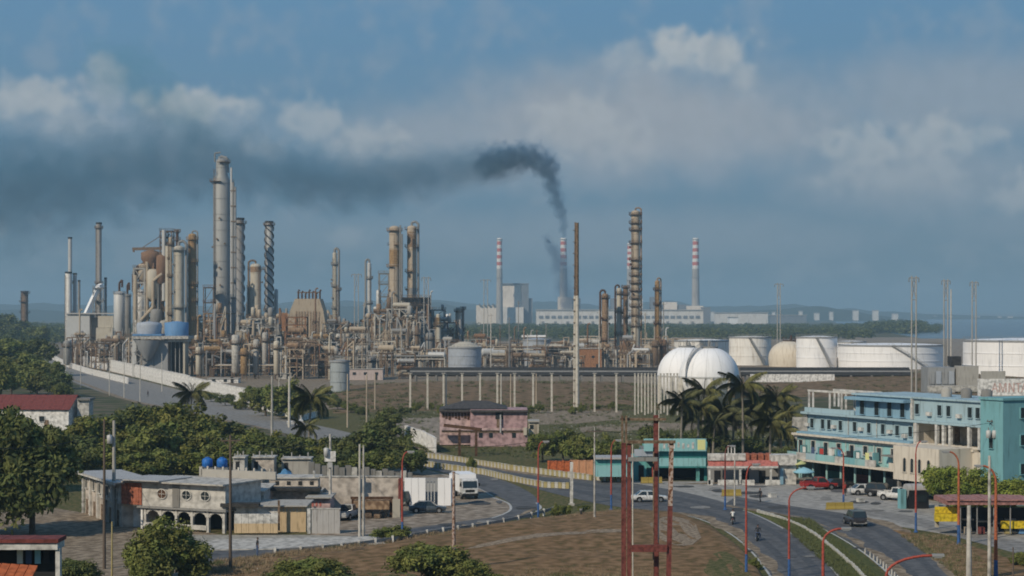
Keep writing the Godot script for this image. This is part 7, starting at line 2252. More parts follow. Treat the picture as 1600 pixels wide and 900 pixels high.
	for i in 6:
		var s := 0.6 + i * (fl - 0.8) / 5
		B.call("arcade_pillar", s - 0.16, s + 0.16, 0, 2.74, -0.3, 0.05, "house_grey")
		if i < 5:
			var ar := Build.new()
			var mid := s + (fl - 0.8) / 10
			var rr := (fl - 0.8) / 10 - 0.16
			for q in 6:      # scalloped arches
				var a0 := PI * q / 6
				var a1 := PI * (q + 1) / 6
				ar.beam(fu * (mid + cos(a0) * rr) + Vector3(0, 2.0 + sin(a0) * 0.62, 0) - fn * 0.12, fu * (mid + cos(a1) * rr) + Vector3(0, 2.0 + sin(a1) * 0.62, 0) - fn * 0.12, 0.25, 0.3)
			obj("arch", ar, M.house_grey, t)
	B.call("balustrade", 0.4, fl - 2.4, 0.3, 0.9, 0.0, 0.14, "house_grey")
	for i in 3:
		var s := [2.9, 6.2, 8.7][i] as float
		var ov := Build.new().tube(fu * s + fn * 0.005 + Vector3(0, 4.65, 0), fu * s + fn * 0.06 + Vector3(0, 4.65, 0), 0.62, 0.62, 24)
		var o := obj("oval_window", ov, M.window_glass if i else M.rust_dark, t)
		var fr := Build.new()
		for q in 16:
			var a0 := TAU * q / 16
			var a1 := TAU * (q + 1) / 16
			fr.beam(fu * (s + cos(a0) * 0.64) + fn * 0.07 + Vector3(0, 4.65 + sin(a0) * 0.64, 0), fu * (s + cos(a1) * 0.64) + fn * 0.07 + Vector3(0, 4.65 + sin(a1) * 0.64, 0), 0.1, 0.12)
		fr.box(fu * s + fn * 0.08 + Vector3(0, 4.65, 0), Vector3(0.05, 1.2, 0.05), fy).box(fu * s + fn * 0.08 + Vector3(0, 4.65, 0), Vector3(1.2, 0.05, 0.05), fy)
		obj("frame", fr, M.trim_white, o)
	B.call("pilaster", 4.35, 5.3, 3.05, 6.0, 0.0, 0.1, "concrete_dark")
	B.call("roof_slab", -0.5, fl + 0.3, 6.1, 6.3, -7.3, 0.9, "concrete_light")
	B.call("roof_sheet", -2.6, 3.4, 6.32, 6.45, -5, 1.3, "roof_grey")
	B.call("roof_wall", 3.2, fl + 2, 6.3, 7.3, -7.2, -6.9, "concrete")
	B.call("roof_pillar", 3.0, 3.4, 6.3, 7.6, -7.3, -6.9, "concrete")
	for i in 9: B.call("roof_post", 4.0 + i * 1.05, 4.2 + i * 1.05, 7.3, 7.7, -7.1, -6.95, "concrete_light")
	for i in 7: B.call("board", -2.6 + i * 0.4, -2.22 + i * 0.4, 3.1, 5.9, 0.05 + 0.03 * (i % 2), 0.12 + 0.03 * (i % 2), "brick_red")
	B.call("corner_block", -2.7, -0.02, 3.0, 6.08, -6, 0.03, "house_grey")
	B.call("corner_base", -2.6, -0.02, 0, 2.99, -6, -1.2, "white_wall")
	# its left wing runs back
	var w1: Vector3 = (P.call(132, 802) as Vector3) - c0
	var w0: Vector3 = fu * -2.75
	var wu := (w1 - w0).normalized()
	var wl := (w1 - w0).length()
	var wn := Vector3(wu.z, 0, -wu.x)
	if wn.x > 0: wn = -wn
	var wy := atan2(wn.x, wn.z)
	var W := func(called: String, s0: float, s1: float, y0: float, y1: float, o0: float, o1: float, m: String) -> MeshInstance3D:
		return obj(called, Build.new().box(w0 + wu * (s0 + s1) / 2 + wn * (o0 + o1) / 2 + Vector3(0, (y0 + y1) / 2, 0), Vector3(s1 - s0, y1 - y0, o1 - o0), wy), M[m], t)
	W.call("wing_wall", 0.1, wl, 0, 5.6, -4, -0.1, "house_beige")
	W.call("wing_upper", 0.1, wl * 0.55, 3.0, 5.7, -0.09, 0.12, "house_grey")
	W.call("wing_roof", -0.6, wl + 0.5, 5.75, 5.9, -4.6, 0.9, "roof_grey")
	W.call("wing_fascia", -0.6, wl + 0.5, 5.55, 5.74, 0.75, 0.9, "trim_white")
	for i in 5:
		var s := 1.6 + i * (wl - 2.5) / 4
		window(t, w0 + wu * s + wn * (0.13 if s < wl * 0.55 else -0.08) + Vector3(0, 4.3, 0), 0.9, 1.3, wn, M.trim_white, M.interior)
		W.call("wing_pillar", s + 1.2, s + 1.5, 0, 5.5, -0.08, 0.18, "trim_white")
		W.call("wing_door", s - 0.5, s + 0.4, 0, 2.1, -0.12, -0.04, "frame_brown")
	# water tanks on the roof
	for q in [[324, 735, 708, "bright blue plastic water tank on the old house's roof, left of two"], [347, 734, 705, "bright blue water tank on the old house's roof, right of two, beside a pole"]]:
		d = 222.0
		var wt := thing("water_tank", q[3], "water tank", at(q[0], d, 6.15), 0, "blue water tanks on the roof")
		obj("tank", Build.new().lathe(Vector3.ZERO, [Vector2(0.5, 0), Vector2(0.62, 0.12), Vector2(0.62, 0.8), Vector2(0.5, 1.0), Vector2(0.25, 1.1)], 18), M.tank_blue, wt)
		obj("lid", Build.new().tube(Vector3(0, 1.08, 0), Vector3(0, 1.18, 0), 0.28, 0.28, 12), M.tank_blue, wt)
		obj("stand", Build.new().box(Vector3(0, -0.55, 0), Vector3(1.5, 1.08, 1.2)), M.concrete_dark, wt)
	t.scale.y = 0.86
	# the row of flat-roofed ruins right of it
	var sets := [
		["grey flat-roofed annex joining the old house's right side, with a dark awning", 354, 412, 823, 768, 9.0, "house_grey", "concrete_light"],
		["low yellow-washed house with faded lettering bands behind a dark awning", 366, 478, 832, 791, 6.0, "yellow_wash", "concrete"],
		["long grey flat-roofed house with a dark overhang, behind the yellow-washed one", 410, 500, 812, 768, 9.0, "house_grey", "concrete_light"],
		["roofless pinkish hut behind the white-grey front wall", 479, 516, 818, 778, 5.0, "pink_pale", "concrete"],
	]
	var n := 0
	for s in sets:
		d = dist(s[3]) + n * 0.3; k = d / F
		var px: float = (s[1] + s[2]) * 0.5
		t = thing("flat_house", s[0], "house", at(px, d))
		block(t, "wall", s[1], s[2], s[4] + 1.0, s[3] + 0.3, d, s[5], M[s[6]], px)
		block(t, "roof", s[1] - 2, s[2] + 2, s[4] - 1, s[4] + 0.9, d - 0.7, s[5] + 1, M[s[7]], px)
		if n == 0: block(t, "awning", 350, 386, 787, 792, d - 2.2, 2.0, M.dark_steel, px)
		if n == 1:
			block(t, "upper_band", 366, 434, 791.5, 806, d - 0.12, 0.1, M.white_wall, px)
			block(t, "awning", 344, 404, 787, 792, d - 1.8, 1.6, M.dark_steel, px)
			block(t, "corner_post", 434, 437, 782, 829, d - 1.2, 0.25, M.frame_brown, px)
			for i in 12: block(t, "lettering_stroke", 410 + i * 5.3, 412.4 + i * 5.3, 793 + (i % 3), 800 - (i % 2), d - 0.06, 0.03, M.concrete, px)
		if n == 2:
			block(t, "overhang", 412, 500, 762.5, 766.8, d - 2.0, 2.0, M.dark_steel, px)
			block(t, "upper_room", 421, 497, 748, 762, d + 4, 4, M.house_beige, px)
			block(t, "upper_slab", 419, 499, 746, 747.8, d + 3.7, 4.6, M.concrete_light, px)
			block(t, "chimney_post", 489, 492, 736, 746, d + 4, 0.4, M.trim_white, px)
			for i in 4: block(t, "window", 430 + i * 18, 436 + i * 18, 752, 758, d + 3.95, 0.1, M.interior, px)
		if n == 3:
			for i in 4: block(t, "red_stripe", 481 + i * 6, 484 + i * 6, 784, 791, d - 0.05, 0.1, M.awning_red, px)
		n += 1
	for s in [["grey rubble-topped roof terrace with posts behind the water tanks", 350, 410, 748, 242.0, "concrete_dark", 762], ["ruined pale upper room with an empty gable, right of the blue water tanks", 364, 382, 716, 246.0, "concrete_light", 762], ["ruined beige upper room with a white lintel", 393, 428, 716, 250.0, "house_beige", 762], ["grey roofed ruin left of the long mould-stained wall", 440, 485, 718, 252.0, "concrete", 762]]:
		d = s[4]
		t = thing("roof_ruin", s[0], "ruin", at((s[1] + s[2]) * 0.5, d))
		block(t, "wall", s[1], s[2], s[3], s[6] + 25, d, 3, M[s[5]], (s[1] + s[2]) * 0.5)
		block(t, "lintel", s[1] - 1, s[2] + 1, s[3] - 2, s[3] - 0.2, d - 0.3, 3.6, M.concrete_light, (s[1] + s[2]) * 0.5)
		block(t, "opening", s[1] + 4, s[1] + 10, s[3] + 5, s[3] + 17, d - 0.05, 0.2, M.interior, (s[1] + s[2]) * 0.5)
		for i in 4: block(t, "stub_post", s[1] + 2 + i * (s[2] - s[1] - 4) / 3.2, s[1] + 3.5 + i * (s[2] - s[1] - 4) / 3.2, s[3] - 7 - (i % 2) * 4, s[3] - 2, d + 1, 0.3, M.concrete, (s[1] + s[2]) * 0.5)
	t = thing("tarpaulin_heap", "crumpled blue tarpaulin heap on the roofs, in front of the ruined grey room", "tarpaulin", at(446, 238, hy(748, 238)))
	obj("tarpaulin", leaf_fold(), M.tarp_blue, t)
	# long yard wall, beige wall, front wall
	d = dist(806.0)
	t = thing("yard_wall", "tall beige yard wall with a ragged top behind the parked wrecks", "wall", at(577, d))
	block(t, "wall", 500, 624, 746, 806.3, d, 0.5, M.house_beige, 577)
	block(t, "coping", 499, 625, 744, 745.8, d - 0.1, 0.7, M.concrete_light, 577)
	block(t, "red_end", 622.3, 628, 748, 800, d - 0.4, 1.2, M.roof_red, 577)
	d = 240.0
	t = thing("mouldy_wall", "long dark mould-stained concrete wall with pale gaps behind the beige yard wall", "wall", at(560, d))
	for i in 17: block(t, "wall_panel", 482 + i * 9.6, 490.8 + i * 9.6, 722 + (i % 3) * 2 + i * 0.9, 752, d - (i % 2) * 0.2, 0.4, M.concrete_dark if i % 4 != 3 else M.concrete_light, 560)
	d = dist(834.0)
	t = thing("front_wall", "clean grey-white corner wall standing alone in front of the pinkish hut", "wall", at(506, d))
	for i in 5: block(t, "wall_panel", 487 + i * 8.9, 495.6 + i * 8.9, 796, 834.3, d, 0.3, M.roof_grey, 506)
	block(t, "corner_pillar", 480, 485, 795, 834.3, d - 0.1, 0.5, M.trim_white, 506)
	block(t, "coping", 486, 532, 794.3, 795.8, d - 0.05, 0.4, M.concrete_light, 506)
	d = dist(836.0)
	t = thing("garden_wall", "pale wall with a yellow foot in front of the grey annex", "wall", at(400, d))
	for i in 6: block(t, "wall_panel", 366 + i * 11.4, 377 + i * 11.4, 803, 818, d, 0.25, M.trim_white, 400)
	for i in 6: block(t, "yellow_foot", 366 + i * 11.4, 377 + i * 11.4, 818.2, 833, d - 0.1, 0.4, M.yellow_wash, 400)
	t = thing("concrete_ramp", "sloping grey concrete apron below the old house and the yellow wall", "ramp", at(430, 196))
	obj("slab", Build.new().prism([Vector2(-9, 3), Vector2(12, 0.6), Vector2(9.5, -9), Vector2(-7, -6)], -0.2, 0.13), M.concrete_light, t)
	# white lorry garage wall
	d = dist(791.0)
	t = thing("garage_wall", "long white yard wall with an open gateway behind the parked dark saloon", "wall", at(672, d))
	for i in 3: block(t, "wall_panel", 632 + i * 11, 642.7 + i * 11, 747, 791, d, 0.4, M.white, 672)
	for i in 2: block(t, "wall_panel", 684 + i * 10.5, 694.2 + i * 10.5, 747, 790, d, 0.4, M.white, 672)
	block(t, "gate_beam", 665, 684, 747, 752, d + 0.02, 0.36, M.grey_steel, 672)
	block(t, "gateway_dark", 665, 684, 752.2, 790, d + 2.5, 0.3, M.grey_steel, 672)
	for i in 3: block(t, "gate_bar", 668 + i * 5, 669.4 + i * 5, 752.2, 785, d + 0.3, 0.12, M.pale_steel, 672)
	block(t, "corner_tower", 702, 710, 741, 786, d + 0.4, 2, M.white, 672)
	# roof at the bottom left corner, on the viewer's hill
	d = 96.0; k = d / F
	t = thing("near_house", "open porch with dark red roof edge and white pillar in the bottom left corner", "porch", at(40, d, 6.0))
	var lift := func(py: float) -> float: return hy(py, d) - 6.0
	var nb := func(called: String, x0: float, x1: float, y0: float, y1: float, z0: float, z1: float, m: String) -> void:
		obj(called, Build.new().box(Vector3(((x0 + x1) / 2 - 40) * k, (lift.call(y0) + lift.call(y1)) / 2, (z0 + z1) / 2), Vector3((x1 - x0) * k, lift.call(y0) - lift.call(y1), z1 - z0)), M[m], t)
	for i in 7: nb.call("roof_sheet", -60 + i * 22, -38.4 + i * 22, 841 + (i % 2) * 0.4, 847, -1.4, 0.4, "roof_red")
	nb.call("fascia", -60, 92, 848, 858, -1.2, 0.3, "trim_white")
	nb.call("pillar", 88, 95, 856, 960, -0.2, 0.2, "trim_white")
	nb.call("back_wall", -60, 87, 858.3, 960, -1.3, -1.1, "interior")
	for i in 4: nb.call("hanging_cloth", 20 + i * 14, 29 + i * 14, 862, 884, -0.9, -0.8, ["cloth_white", "cloth_blue", "umbrella_blue", "cloth_dark"][i])
	t = thing("orange_roof", "orange tiled lower roof under the porch in the bottom left corner", "roof", at(20, 88, 8.0))
	for i in 9:
		obj("roof_tile", Build.new().box(Vector3((i - 6) * 0.42, hy(889 + i * 0.9, 88) - 8.0, 0.3), Vector3(0.38, 0.12, 1.6), 0, Vector3(0.35, 0, -0.12)), M.orange_fence, t)
	obj("gutter", Build.new().box(Vector3(-0.8, hy(897, 88) - 8.4, 0.9), Vector3(4.2, 0.3, 0.2), 0, Vector3(0, 0, -0.12)), M.trim_white, t)
	obj("wall", Build.new().box(Vector3(-0.8, -1.6, -0.4), Vector3(3.6, 6, 0.3)), M.house_beige, t)

func leaf_fold() -> ArrayMesh:      # a crumpled sheet over a heap
	var nz := FastNoiseLite.new(); nz.seed = 8; nz.frequency = 0.9
	var s := Build.new()
	var f := func(i: int, j: int) -> Vector3:
		var x := (i - 6) * 0.22
		var z := (j - 6) * 0.22
		var r := sqrt(x * x + z * z)
		return Vector3(x, maxf(0.02, 1.25 * (1.0 - r / 1.5) + 0.35 * nz.get_noise_2d(x * 2, z * 2)), z)
	for i in 12:
		for j in 12:
			s.st.set_smooth_group(1)
			s.ccw(f.call(i, j + 1), f.call(i + 1, j + 1), f.call(i + 1, j), f.call(i, j))
	return s.done()


# ---------------------------------------------------------------- vehicles
func car(called: String, label: String, cat: String, where: Vector3, yaw: float, paint: String, kind := "saloon") -> Node3D:
	# x runs forwards; stations: x, half width, sill, waist
	var t := thing(called, label, cat, where, yaw)
	var L := {saloon = 4.5, suv = 4.5, pickup = 5.0, van = 4.7}[kind] as float
	var waist := {saloon = 0.92, suv = 1.08, pickup = 1.05, van = 1.05}[kind] as float
	var roof := {saloon = 1.42, suv = 1.78, pickup = 1.72, van = 1.9}[kind] as float
	var w := 0.86 if kind == "saloon" else 0.91
	var clear := 0.24 if kind == "saloon" else 0.36
	var st := []
	for i in 15:
		var u := i / 14.0
		var x := (u - 0.5) * L
		var e := pow(absf(u - 0.5) * 2.0, 4.0)
		var top := waist - 0.16 * smoothstep(0.62, 1.0, u) - 0.05 * (1.0 - smoothstep(0.0, 0.15, u))
		st.append([x, w * (1.0 - 0.16 * e), clear + 0.06 * e, top])
	var b := Build.new()
	var sec := func(s: Array) -> Array:
		return [Vector3(s[0], s[2], -s[1] * 0.9), Vector3(s[0], s[2] + 0.16, -s[1]), Vector3(s[0], (s[2] + s[3]) * 0.55, -s[1]), Vector3(s[0], s[3] - 0.06, -s[1] * 0.97), Vector3(s[0], s[3], -s[1] * 0.84),
			Vector3(s[0], s[3], s[1] * 0.84), Vector3(s[0], s[3] - 0.06, s[1] * 0.97), Vector3(s[0], (s[2] + s[3]) * 0.55, s[1]), Vector3(s[0], s[2] + 0.16, s[1]), Vector3(s[0], s[2], s[1] * 0.9)]
	for i in st.size() - 1:
		var p: Array = sec.call(st[i])
		var q: Array = sec.call(st[i + 1])
		for k in 10:
			b.st.set_smooth_group(3)
			b.ccw(p[k], q[k], q[(k + 1) % 10], p[(k + 1) % 10])
	for e in [[0, 1], [14, -1]]:
		var p: Array = sec.call(st[e[0]])
		var c := Vector3(st[e[0]][0] - 0.05 * e[1], (st[e[0]][2] + st[e[0]][3]) * 0.5, 0)
		b.flat()
		for k in 10:
			if e[1] > 0: b.tri(c, p[(k + 1) % 10], p[k])
			else: b.tri(c, p[k], p[(k + 1) % 10])
	obj("body", b, M[paint], t)
	# cabin
	var cx: Array = {saloon = [-1.75, -1.05, 0.35, 1.15], suv = [-2.1, -1.85, 0.35, 1.05], pickup = [-0.55, -0.35, 0.6, 1.25], van = [-2.25, -2.1, 0.95, 1.6]}[kind]
	var c := Build.new()
	var lo := waist - 0.03
	var wi := w * 0.93
	var wt := w * 0.78
	var P := [Vector3(cx[0], lo, 0), Vector3(cx[1], roof, 0), Vector3(cx[2], roof, 0), Vector3(cx[3], lo - 0.06, 0)]
	c.flat()
	var z := func(p: Vector3, s: float) -> Vector3: return p + Vector3(0, 0, s * (wt if p.y > roof - 0.1 else wi))
	c.ccw(z.call(P[0], 1), z.call(P[3], 1), z.call(P[2], 1), z.call(P[1], 1))
	c.ccw(z.call(P[3], -1), z.call(P[0], -1), z.call(P[1], -1), z.call(P[2], -1))
	c.ccw(z.call(P[1], 1), z.call(P[2], 1), z.call(P[2], -1), z.call(P[1], -1))
	c.ccw(z.call(P[3], 1), z.call(P[3], -1), z.call(P[2], -1), z.call(P[2], 1))
	c.ccw(z.call(P[0], -1), z.call(P[0], 1), z.call(P[1], 1), z.call(P[1], -1))
	obj("cabin", c, M[paint], t)
	var gl := Build.new()       # glazing a little proud of the cabin
	var g := func(a: Vector3, b2: Vector3, c2: Vector3, d2: Vector3, sh: float) -> void:
		var m := (a + b2 + c2 + d2) / 4.0
		var nn := (b2 - a).cross(d2 - a).normalized() * 0.006
		gl.flat()
		gl.ccw(m + (a - m) * sh + nn, m + (b2 - m) * sh + nn, m + (c2 - m) * sh + nn, m + (d2 - m) * sh + nn)
	g.call(z.call(P[3], 1), z.call(P[3], -1), z.call(P[2], -1), z.call(P[2], 1), 0.88)
	g.call(z.call(P[0], -1), z.call(P[0], 1), z.call(P[1], 1), z.call(P[1], -1), 0.86)
	for s in [1.0, -1.0]:
		var n := 2 if kind != "pickup" else 1
		for i in n:
			var u0 := float(i) / n
			var u1 := float(i + 1) / n
			var q := [P[0].lerp(P[3], u0), P[0].lerp(P[3], u1), P[1].lerp(P[2], u1), P[1].lerp(P[2], u0)]
			if s > 0: g.call(z.call(q[0], s), z.call(q[1], s), z.call(q[2], s), z.call(q[3], s), 0.82)
			else: g.call(z.call(q[1], s), z.call(q[0], s), z.call(q[3], s), z.call(q[2], s), 0.82)
	obj("windows", gl, M.window_glass, t)
	if kind == "pickup":
		var bed := Build.new().box(Vector3(-1.5, waist + 0.06, w * 0.9), Vector3(1.75, 0.14, 0.07)).box(Vector3(-1.5, waist + 0.06, -w * 0.9), Vector3(1.75, 0.14, 0.07)).box(Vector3(-2.4, waist + 0.05, 0), Vector3(0.06, 0.14, w * 1.7))
		obj("load_bed", bed, M[paint], t)
		obj("bed_floor", Build.new().box(Vector3(-1.5, waist + 0.012, 0), Vector3(1.7, 0.02, w * 1.6)), M.black, t)
	for sx in [-1.0, 1.0]:
		for sz in [-1.0, 1.0]:
			var o := Vector3(sx * L * 0.305, 0.33 if kind == "saloon" else 0.37, sz * (w - 0.1))
			var wh := obj("wheel", Build.new().tube(o - Vector3(0, 0, 0.115), o + Vector3(0, 0, 0.115), o.y, o.y, 18), M.rubber, t)
			obj("rim", Build.new().tube(o + Vector3(0, 0, sz * 0.10), o + Vector3(0, 0, sz * 0.125), o.y * 0.6, o.y * 0.55, 12), M.chrome, wh)
			obj("wheel_arch", Build.new().tube(o + Vector3(0, 0.03, sz * 0.03), o + Vector3(0, 0.03, sz * 0.105), o.y * 1.2, o.y * 1.2, 16), M.black, t)
	for s in [-1.0, 1.0]:
		obj("headlight", Build.new().box(Vector3(L * 0.485, waist - 0.3, s * w * 0.6), Vector3(0.1, 0.15, 0.34)), M.lens, t)
		obj("tail_light", Build.new().box(Vector3(-L * 0.49, waist - 0.22, s * w * 0.66), Vector3(0.08, 0.2, 0.2)), M.tail_red, t)
		obj("mirror", Build.new().box(Vector3(cx[3] - 0.25, waist + 0.08, s * (w + 0.1)), Vector3(0.12, 0.14, 0.2)), M[paint], t)
	obj("bumper", Build.new().box(Vector3(L * 0.492, clear + 0.16, 0), Vector3(0.1, 0.22, w * 1.7)), M.mid_steel, t)
	obj("bumper", Build.new().box(Vector3(-L * 0.492, clear + 0.16, 0), Vector3(0.1, 0.22, w * 1.7)), M.mid_steel, t)
	obj("number_plate", Build.new().box(Vector3(-L * 0.5, clear + 0.34, 0), Vector3(0.04, 0.12, 0.36)), M.trim_white, t)
	return t

func lorry(label: String, where: Vector3, yaw: float) -> void:
	var t := thing("lorry", label, "lorry", where, yaw)
	obj("chassis", Build.new().box(Vector3(-1.2, 0.7, 0), Vector3(6.4, 0.22, 0.9)), M.black, t)
	obj("cargo_box", Build.new().box(Vector3(-1.9, 2.0, 0), Vector3(4.9, 2.3, 2.3)), M.white, t)
	for s in [-1.0, 1.0]: obj("box_rail", Build.new().box(Vector3(-1.9, 0.9, s * 1.16), Vector3(4.9, 0.1, 0.06)).box(Vector3(-1.9, 3.12, s * 1.14), Vector3(4.9, 0.08, 0.08)), M.pale_steel, t)
	var pr := [Vector2(0.65, 0.62), Vector2(2.3, 0.62), Vector2(2.34, 1.4), Vector2(2.12, 2.45), Vector2(1.95, 2.62), Vector2(0.65, 2.62)]
	obj("cab", Build.new().prism(pr, -1.05, 1.05, Transform3D(Basis(Vector3(1, 0, 0), Vector3(0, 0, 1), Vector3(0, 1, 0)), Vector3.ZERO)), M.paint_white, t)
	obj("windscreen", Build.new().beam(Vector3(2.345, 1.5, 0), Vector3(2.15, 2.36, 0), 1.86, 0.04), M.window_glass, t)
	for s in [-1.0, 1.0]:
		obj("side_window", Build.new().box(Vector3(1.5, 1.95, s * 1.05), Vector3(0.9, 0.62, 0.02)), M.window_glass, t)
		obj("headlight", Build.new().box(Vector3(2.34, 0.95, s * 0.8), Vector3(0.06, 0.2, 0.3)), M.lens, t)
		obj("mirror", Build.new().box(Vector3(2.2, 1.9, s * 1.25), Vector3(0.1, 0.42, 0.18)), M.black, t)
		for x in [1.55, -2.7]:
			var o := Vector3(x, 0.46, s * 0.92)
			var wh := obj("wheel", Build.new().tube(o - Vector3(0, 0, 0.16), o + Vector3(0, 0, 0.16), 0.46, 0.46, 18), M.rubber, t)
			obj("rim", Build.new().tube(o + Vector3(0, 0, s * 0.14), o + Vector3(0, 0, s * 0.17), 0.26, 0.24, 12), M.chrome, wh)
	obj("bumper", Build.new().box(Vector3(2.38, 0.62, 0), Vector3(0.16, 0.3, 2.1)), M.black, t)
	obj("grille", Build.new().box(Vector3(2.34, 1.12, 0), Vector3(0.04, 0.3, 1.2)), M.black, t)

# ---------------------------------------------------------------- people: a skeleton of tapered capsules, joined smoothly and meshed
func flesh(bones: Array, cell: float, lo: Vector3, hi: Vector3, blend := 0.035) -> ArrayMesh:
	var n := Vector3i((hi - lo) / cell) + Vector3i(3, 3, 3)
	var f := PackedFloat32Array()
	f.resize(n.x * n.y * n.z)
	f.fill(9.0)
	for bn in bones:
		var a: Vector3 = bn[0]
		var b: Vector3 = bn[1]
		var ra: float = bn[2]
		var rb: float = bn[3]
		var m := maxf(ra, rb) + 0.09
		var l := Vector3i(((a.min(b) - Vector3.ONE * m) - lo) / cell).max(Vector3i.ZERO)
		var u := (Vector3i(((a.max(b) + Vector3.ONE * m) - lo) / cell) + Vector3i.ONE).min(n - Vector3i.ONE)
		var ab := b - a
		var l2 := maxf(ab.length_squared(), 1e-6)
		for z in range(l.z, u.z + 1):
			for y in range(l.y, u.y + 1):
				for x in range(l.x, u.x + 1):
					var p := lo + Vector3(x, y, z) * cell
					var t := clampf((p - a).dot(ab) / l2, 0, 1)
					var v := (p - a - ab * t).length() - lerpf(ra, rb, t)
					var i := x + (y + z * n.y) * n.x
					var o := f[i]
					var h := clampf(0.5 + 0.5 * (o - v) / blend, 0, 1)
					f[i] = lerpf(o, v, h) - blend * h * (1 - h)
	for i in f.size(): f[i] = -f[i]
	return net(f, n, lo, cell, 0.0)

func person(label: String, where: Vector3, yaw: float, pose: String, top: String, legs: String) -> Node3D:
	var t := thing("person", label, "person", where, yaw)
	# z is forwards
	var sit := pose == "riding"
	var hip := Vector3(0, 0.86 if sit else 0.95, -0.05 if sit else 0.0)
	var lean := Vector3(0, 0, 0.16 if sit else 0.02)
	var neck := hip + Vector3(0, 0.55, 0) + lean
	var head := neck + Vector3(0, 0.19, 0.03)
	var body := []
	var bare := []
	var trousers := []
	body.append([hip + Vector3(0, 0.08, 0), hip + Vector3(0, 0.26, 0) + lean * 0.4, 0.125, 0.125])
	body.append([hip + Vector3(0, 0.26, 0) + lean * 0.4, neck - Vector3(0, 0.1, 0), 0.13, 0.12])
	body.append([neck - Vector3(0.15, 0.07, 0), neck - Vector3(-0.15, 0.07, 0), 0.075, 0.075])
	bare.append([neck - Vector3(0, 0.06, 0), neck + Vector3(0, 0.08, 0.01), 0.058, 0.052])
	bare.append([head - Vector3(0, 0.03, -0.01), head + Vector3(0, 0.05, -0.01), 0.082, 0.09])
	bare.append([head + Vector3(0, -0.075, 0.045), head + Vector3(0, -0.07, 0.05), 0.035, 0.035])
	bare.append([head + Vector3(0, -0.005, 0.092), head + Vector3(0, -0.03, 0.102), 0.012, 0.015])
	for s in [-1.0, 1.0]: bare.append([head + Vector3(s * 0.086, -0.01, -0.01), head + Vector3(s * 0.088, 0.02, -0.015), 0.014, 0.016])
	trousers.append([hip - Vector3(0.07, 0, 0), hip + Vector3(0.07, 0, 0), 0.115, 0.115])
	for s in [-1.0, 1.0]:
		var hj := hip + Vector3(s * 0.095, -0.04, 0)
		var knee: Vector3
		var ankle: Vector3
		var toe: Vector3
		if sit:
			knee = hj + Vector3(s * 0.12, -0.14, 0.40)
			ankle = knee + Vector3(0, -0.36, -0.14)
			toe = ankle + Vector3(0, -0.06, 0.16)
		elif pose == "walking":
			knee = hj + Vector3(0, -0.40, 0.10 * s + 0.05)
			ankle = knee + Vector3(0, -0.42, 0.10 * s - 0.10)
			ankle.y = 0.08
			toe = ankle + Vector3(s * 0.02, -0.045, 0.15)
		else:
			knee = hj + Vector3(s * 0.015, -0.42, 0.02)
			ankle = Vector3(hj.x + s * 0.02, 0.08, -0.02)
			toe = ankle + Vector3(s * 0.03, -0.045, 0.15)
		trousers.append([hj, knee, 0.092, 0.062])
		trousers.append([knee, ankle, 0.062, 0.045])
		trousers.append([ankle + Vector3(0, -0.03, -0.03), toe, 0.042, 0.032])
		var sh := neck + Vector3(s * 0.19, -0.07, 0)
		var el: Vector3
		var wr: Vector3
		if sit:
			el = sh + Vector3(s * 0.1, -0.2, 0.17)
			wr = el + Vector3(-s * 0.02, 0.0, 0.26)
		elif pose == "walking":
			el = sh + Vector3(s * 0.04, -0.27, -0.07 * s)
			wr = el + Vector3(0, -0.23, 0.10 - 0.06 * s)
		else:
			el = sh + Vector3(s * 0.05, -0.28, -0.03)
			wr = el + Vector3(0, -0.24, 0.05)
		body.append([sh, sh.lerp(el, 0.6), 0.058, 0.05])
		bare.append([sh.lerp(el, 0.55), el, 0.042, 0.038])
		bare.append([el, wr, 0.038, 0.026])
		var hd := (wr - el).normalized()
		var side := hd.cross(Vector3(s, 0, 0.2)).normalized()
		bare.append([wr, wr + hd * 0.08, 0.03, 0.034])
		for q in 4:
			var o := wr + hd * 0.085 + side * (q - 1.5) * 0.021
			var l := [0.058, 0.072, 0.068, 0.05][q] as float
			bare.append([o, o + hd * l * 0.6, 0.0105, 0.0095])
			bare.append([o + hd * l * 0.6, o + hd * l + Vector3(-s * 0.02, 0, 0.012), 0.0095, 0.008])
		bare.append([wr + hd * 0.035 + side * 0.03, wr + hd * 0.085 + side * 0.055, 0.012, 0.01])
	var lo := Vector3(-0.55, -0.06, -0.55)
	var hi := Vector3(0.55, 1.95, 0.75)
	obj("body", flesh(bare, 0.02, lo, hi, 0.018), M.skin, t)
	obj("shirt", flesh(body, 0.025, lo, hi, 0.05), M[top], t)
	obj("trousers", flesh(trousers, 0.025, lo, hi, 0.04), M[legs], t)
	var hr := Build.new().lathe(head + Vector3(0, 0.02, -0.018), [Vector2(0.098, 0), Vector2(0.094, 0.05), Vector2(0.066, 0.095), Vector2(0, 0.115)], 14)
	obj("hair", hr, M.hair, t)
	for s in [-1.0, 1.0]: obj("eye", Build.new().lathe(head + Vector3(s * 0.034, 0.012, 0.078), [Vector2(0, -0.011), Vector2(0.011, 0), Vector2(0, 0.011)], 8), M.black, t)
	obj("mouth", Build.new().box(head + Vector3(0, -0.06, 0.082), Vector3(0.045, 0.01, 0.012)), M.roof_red, t)
	return t

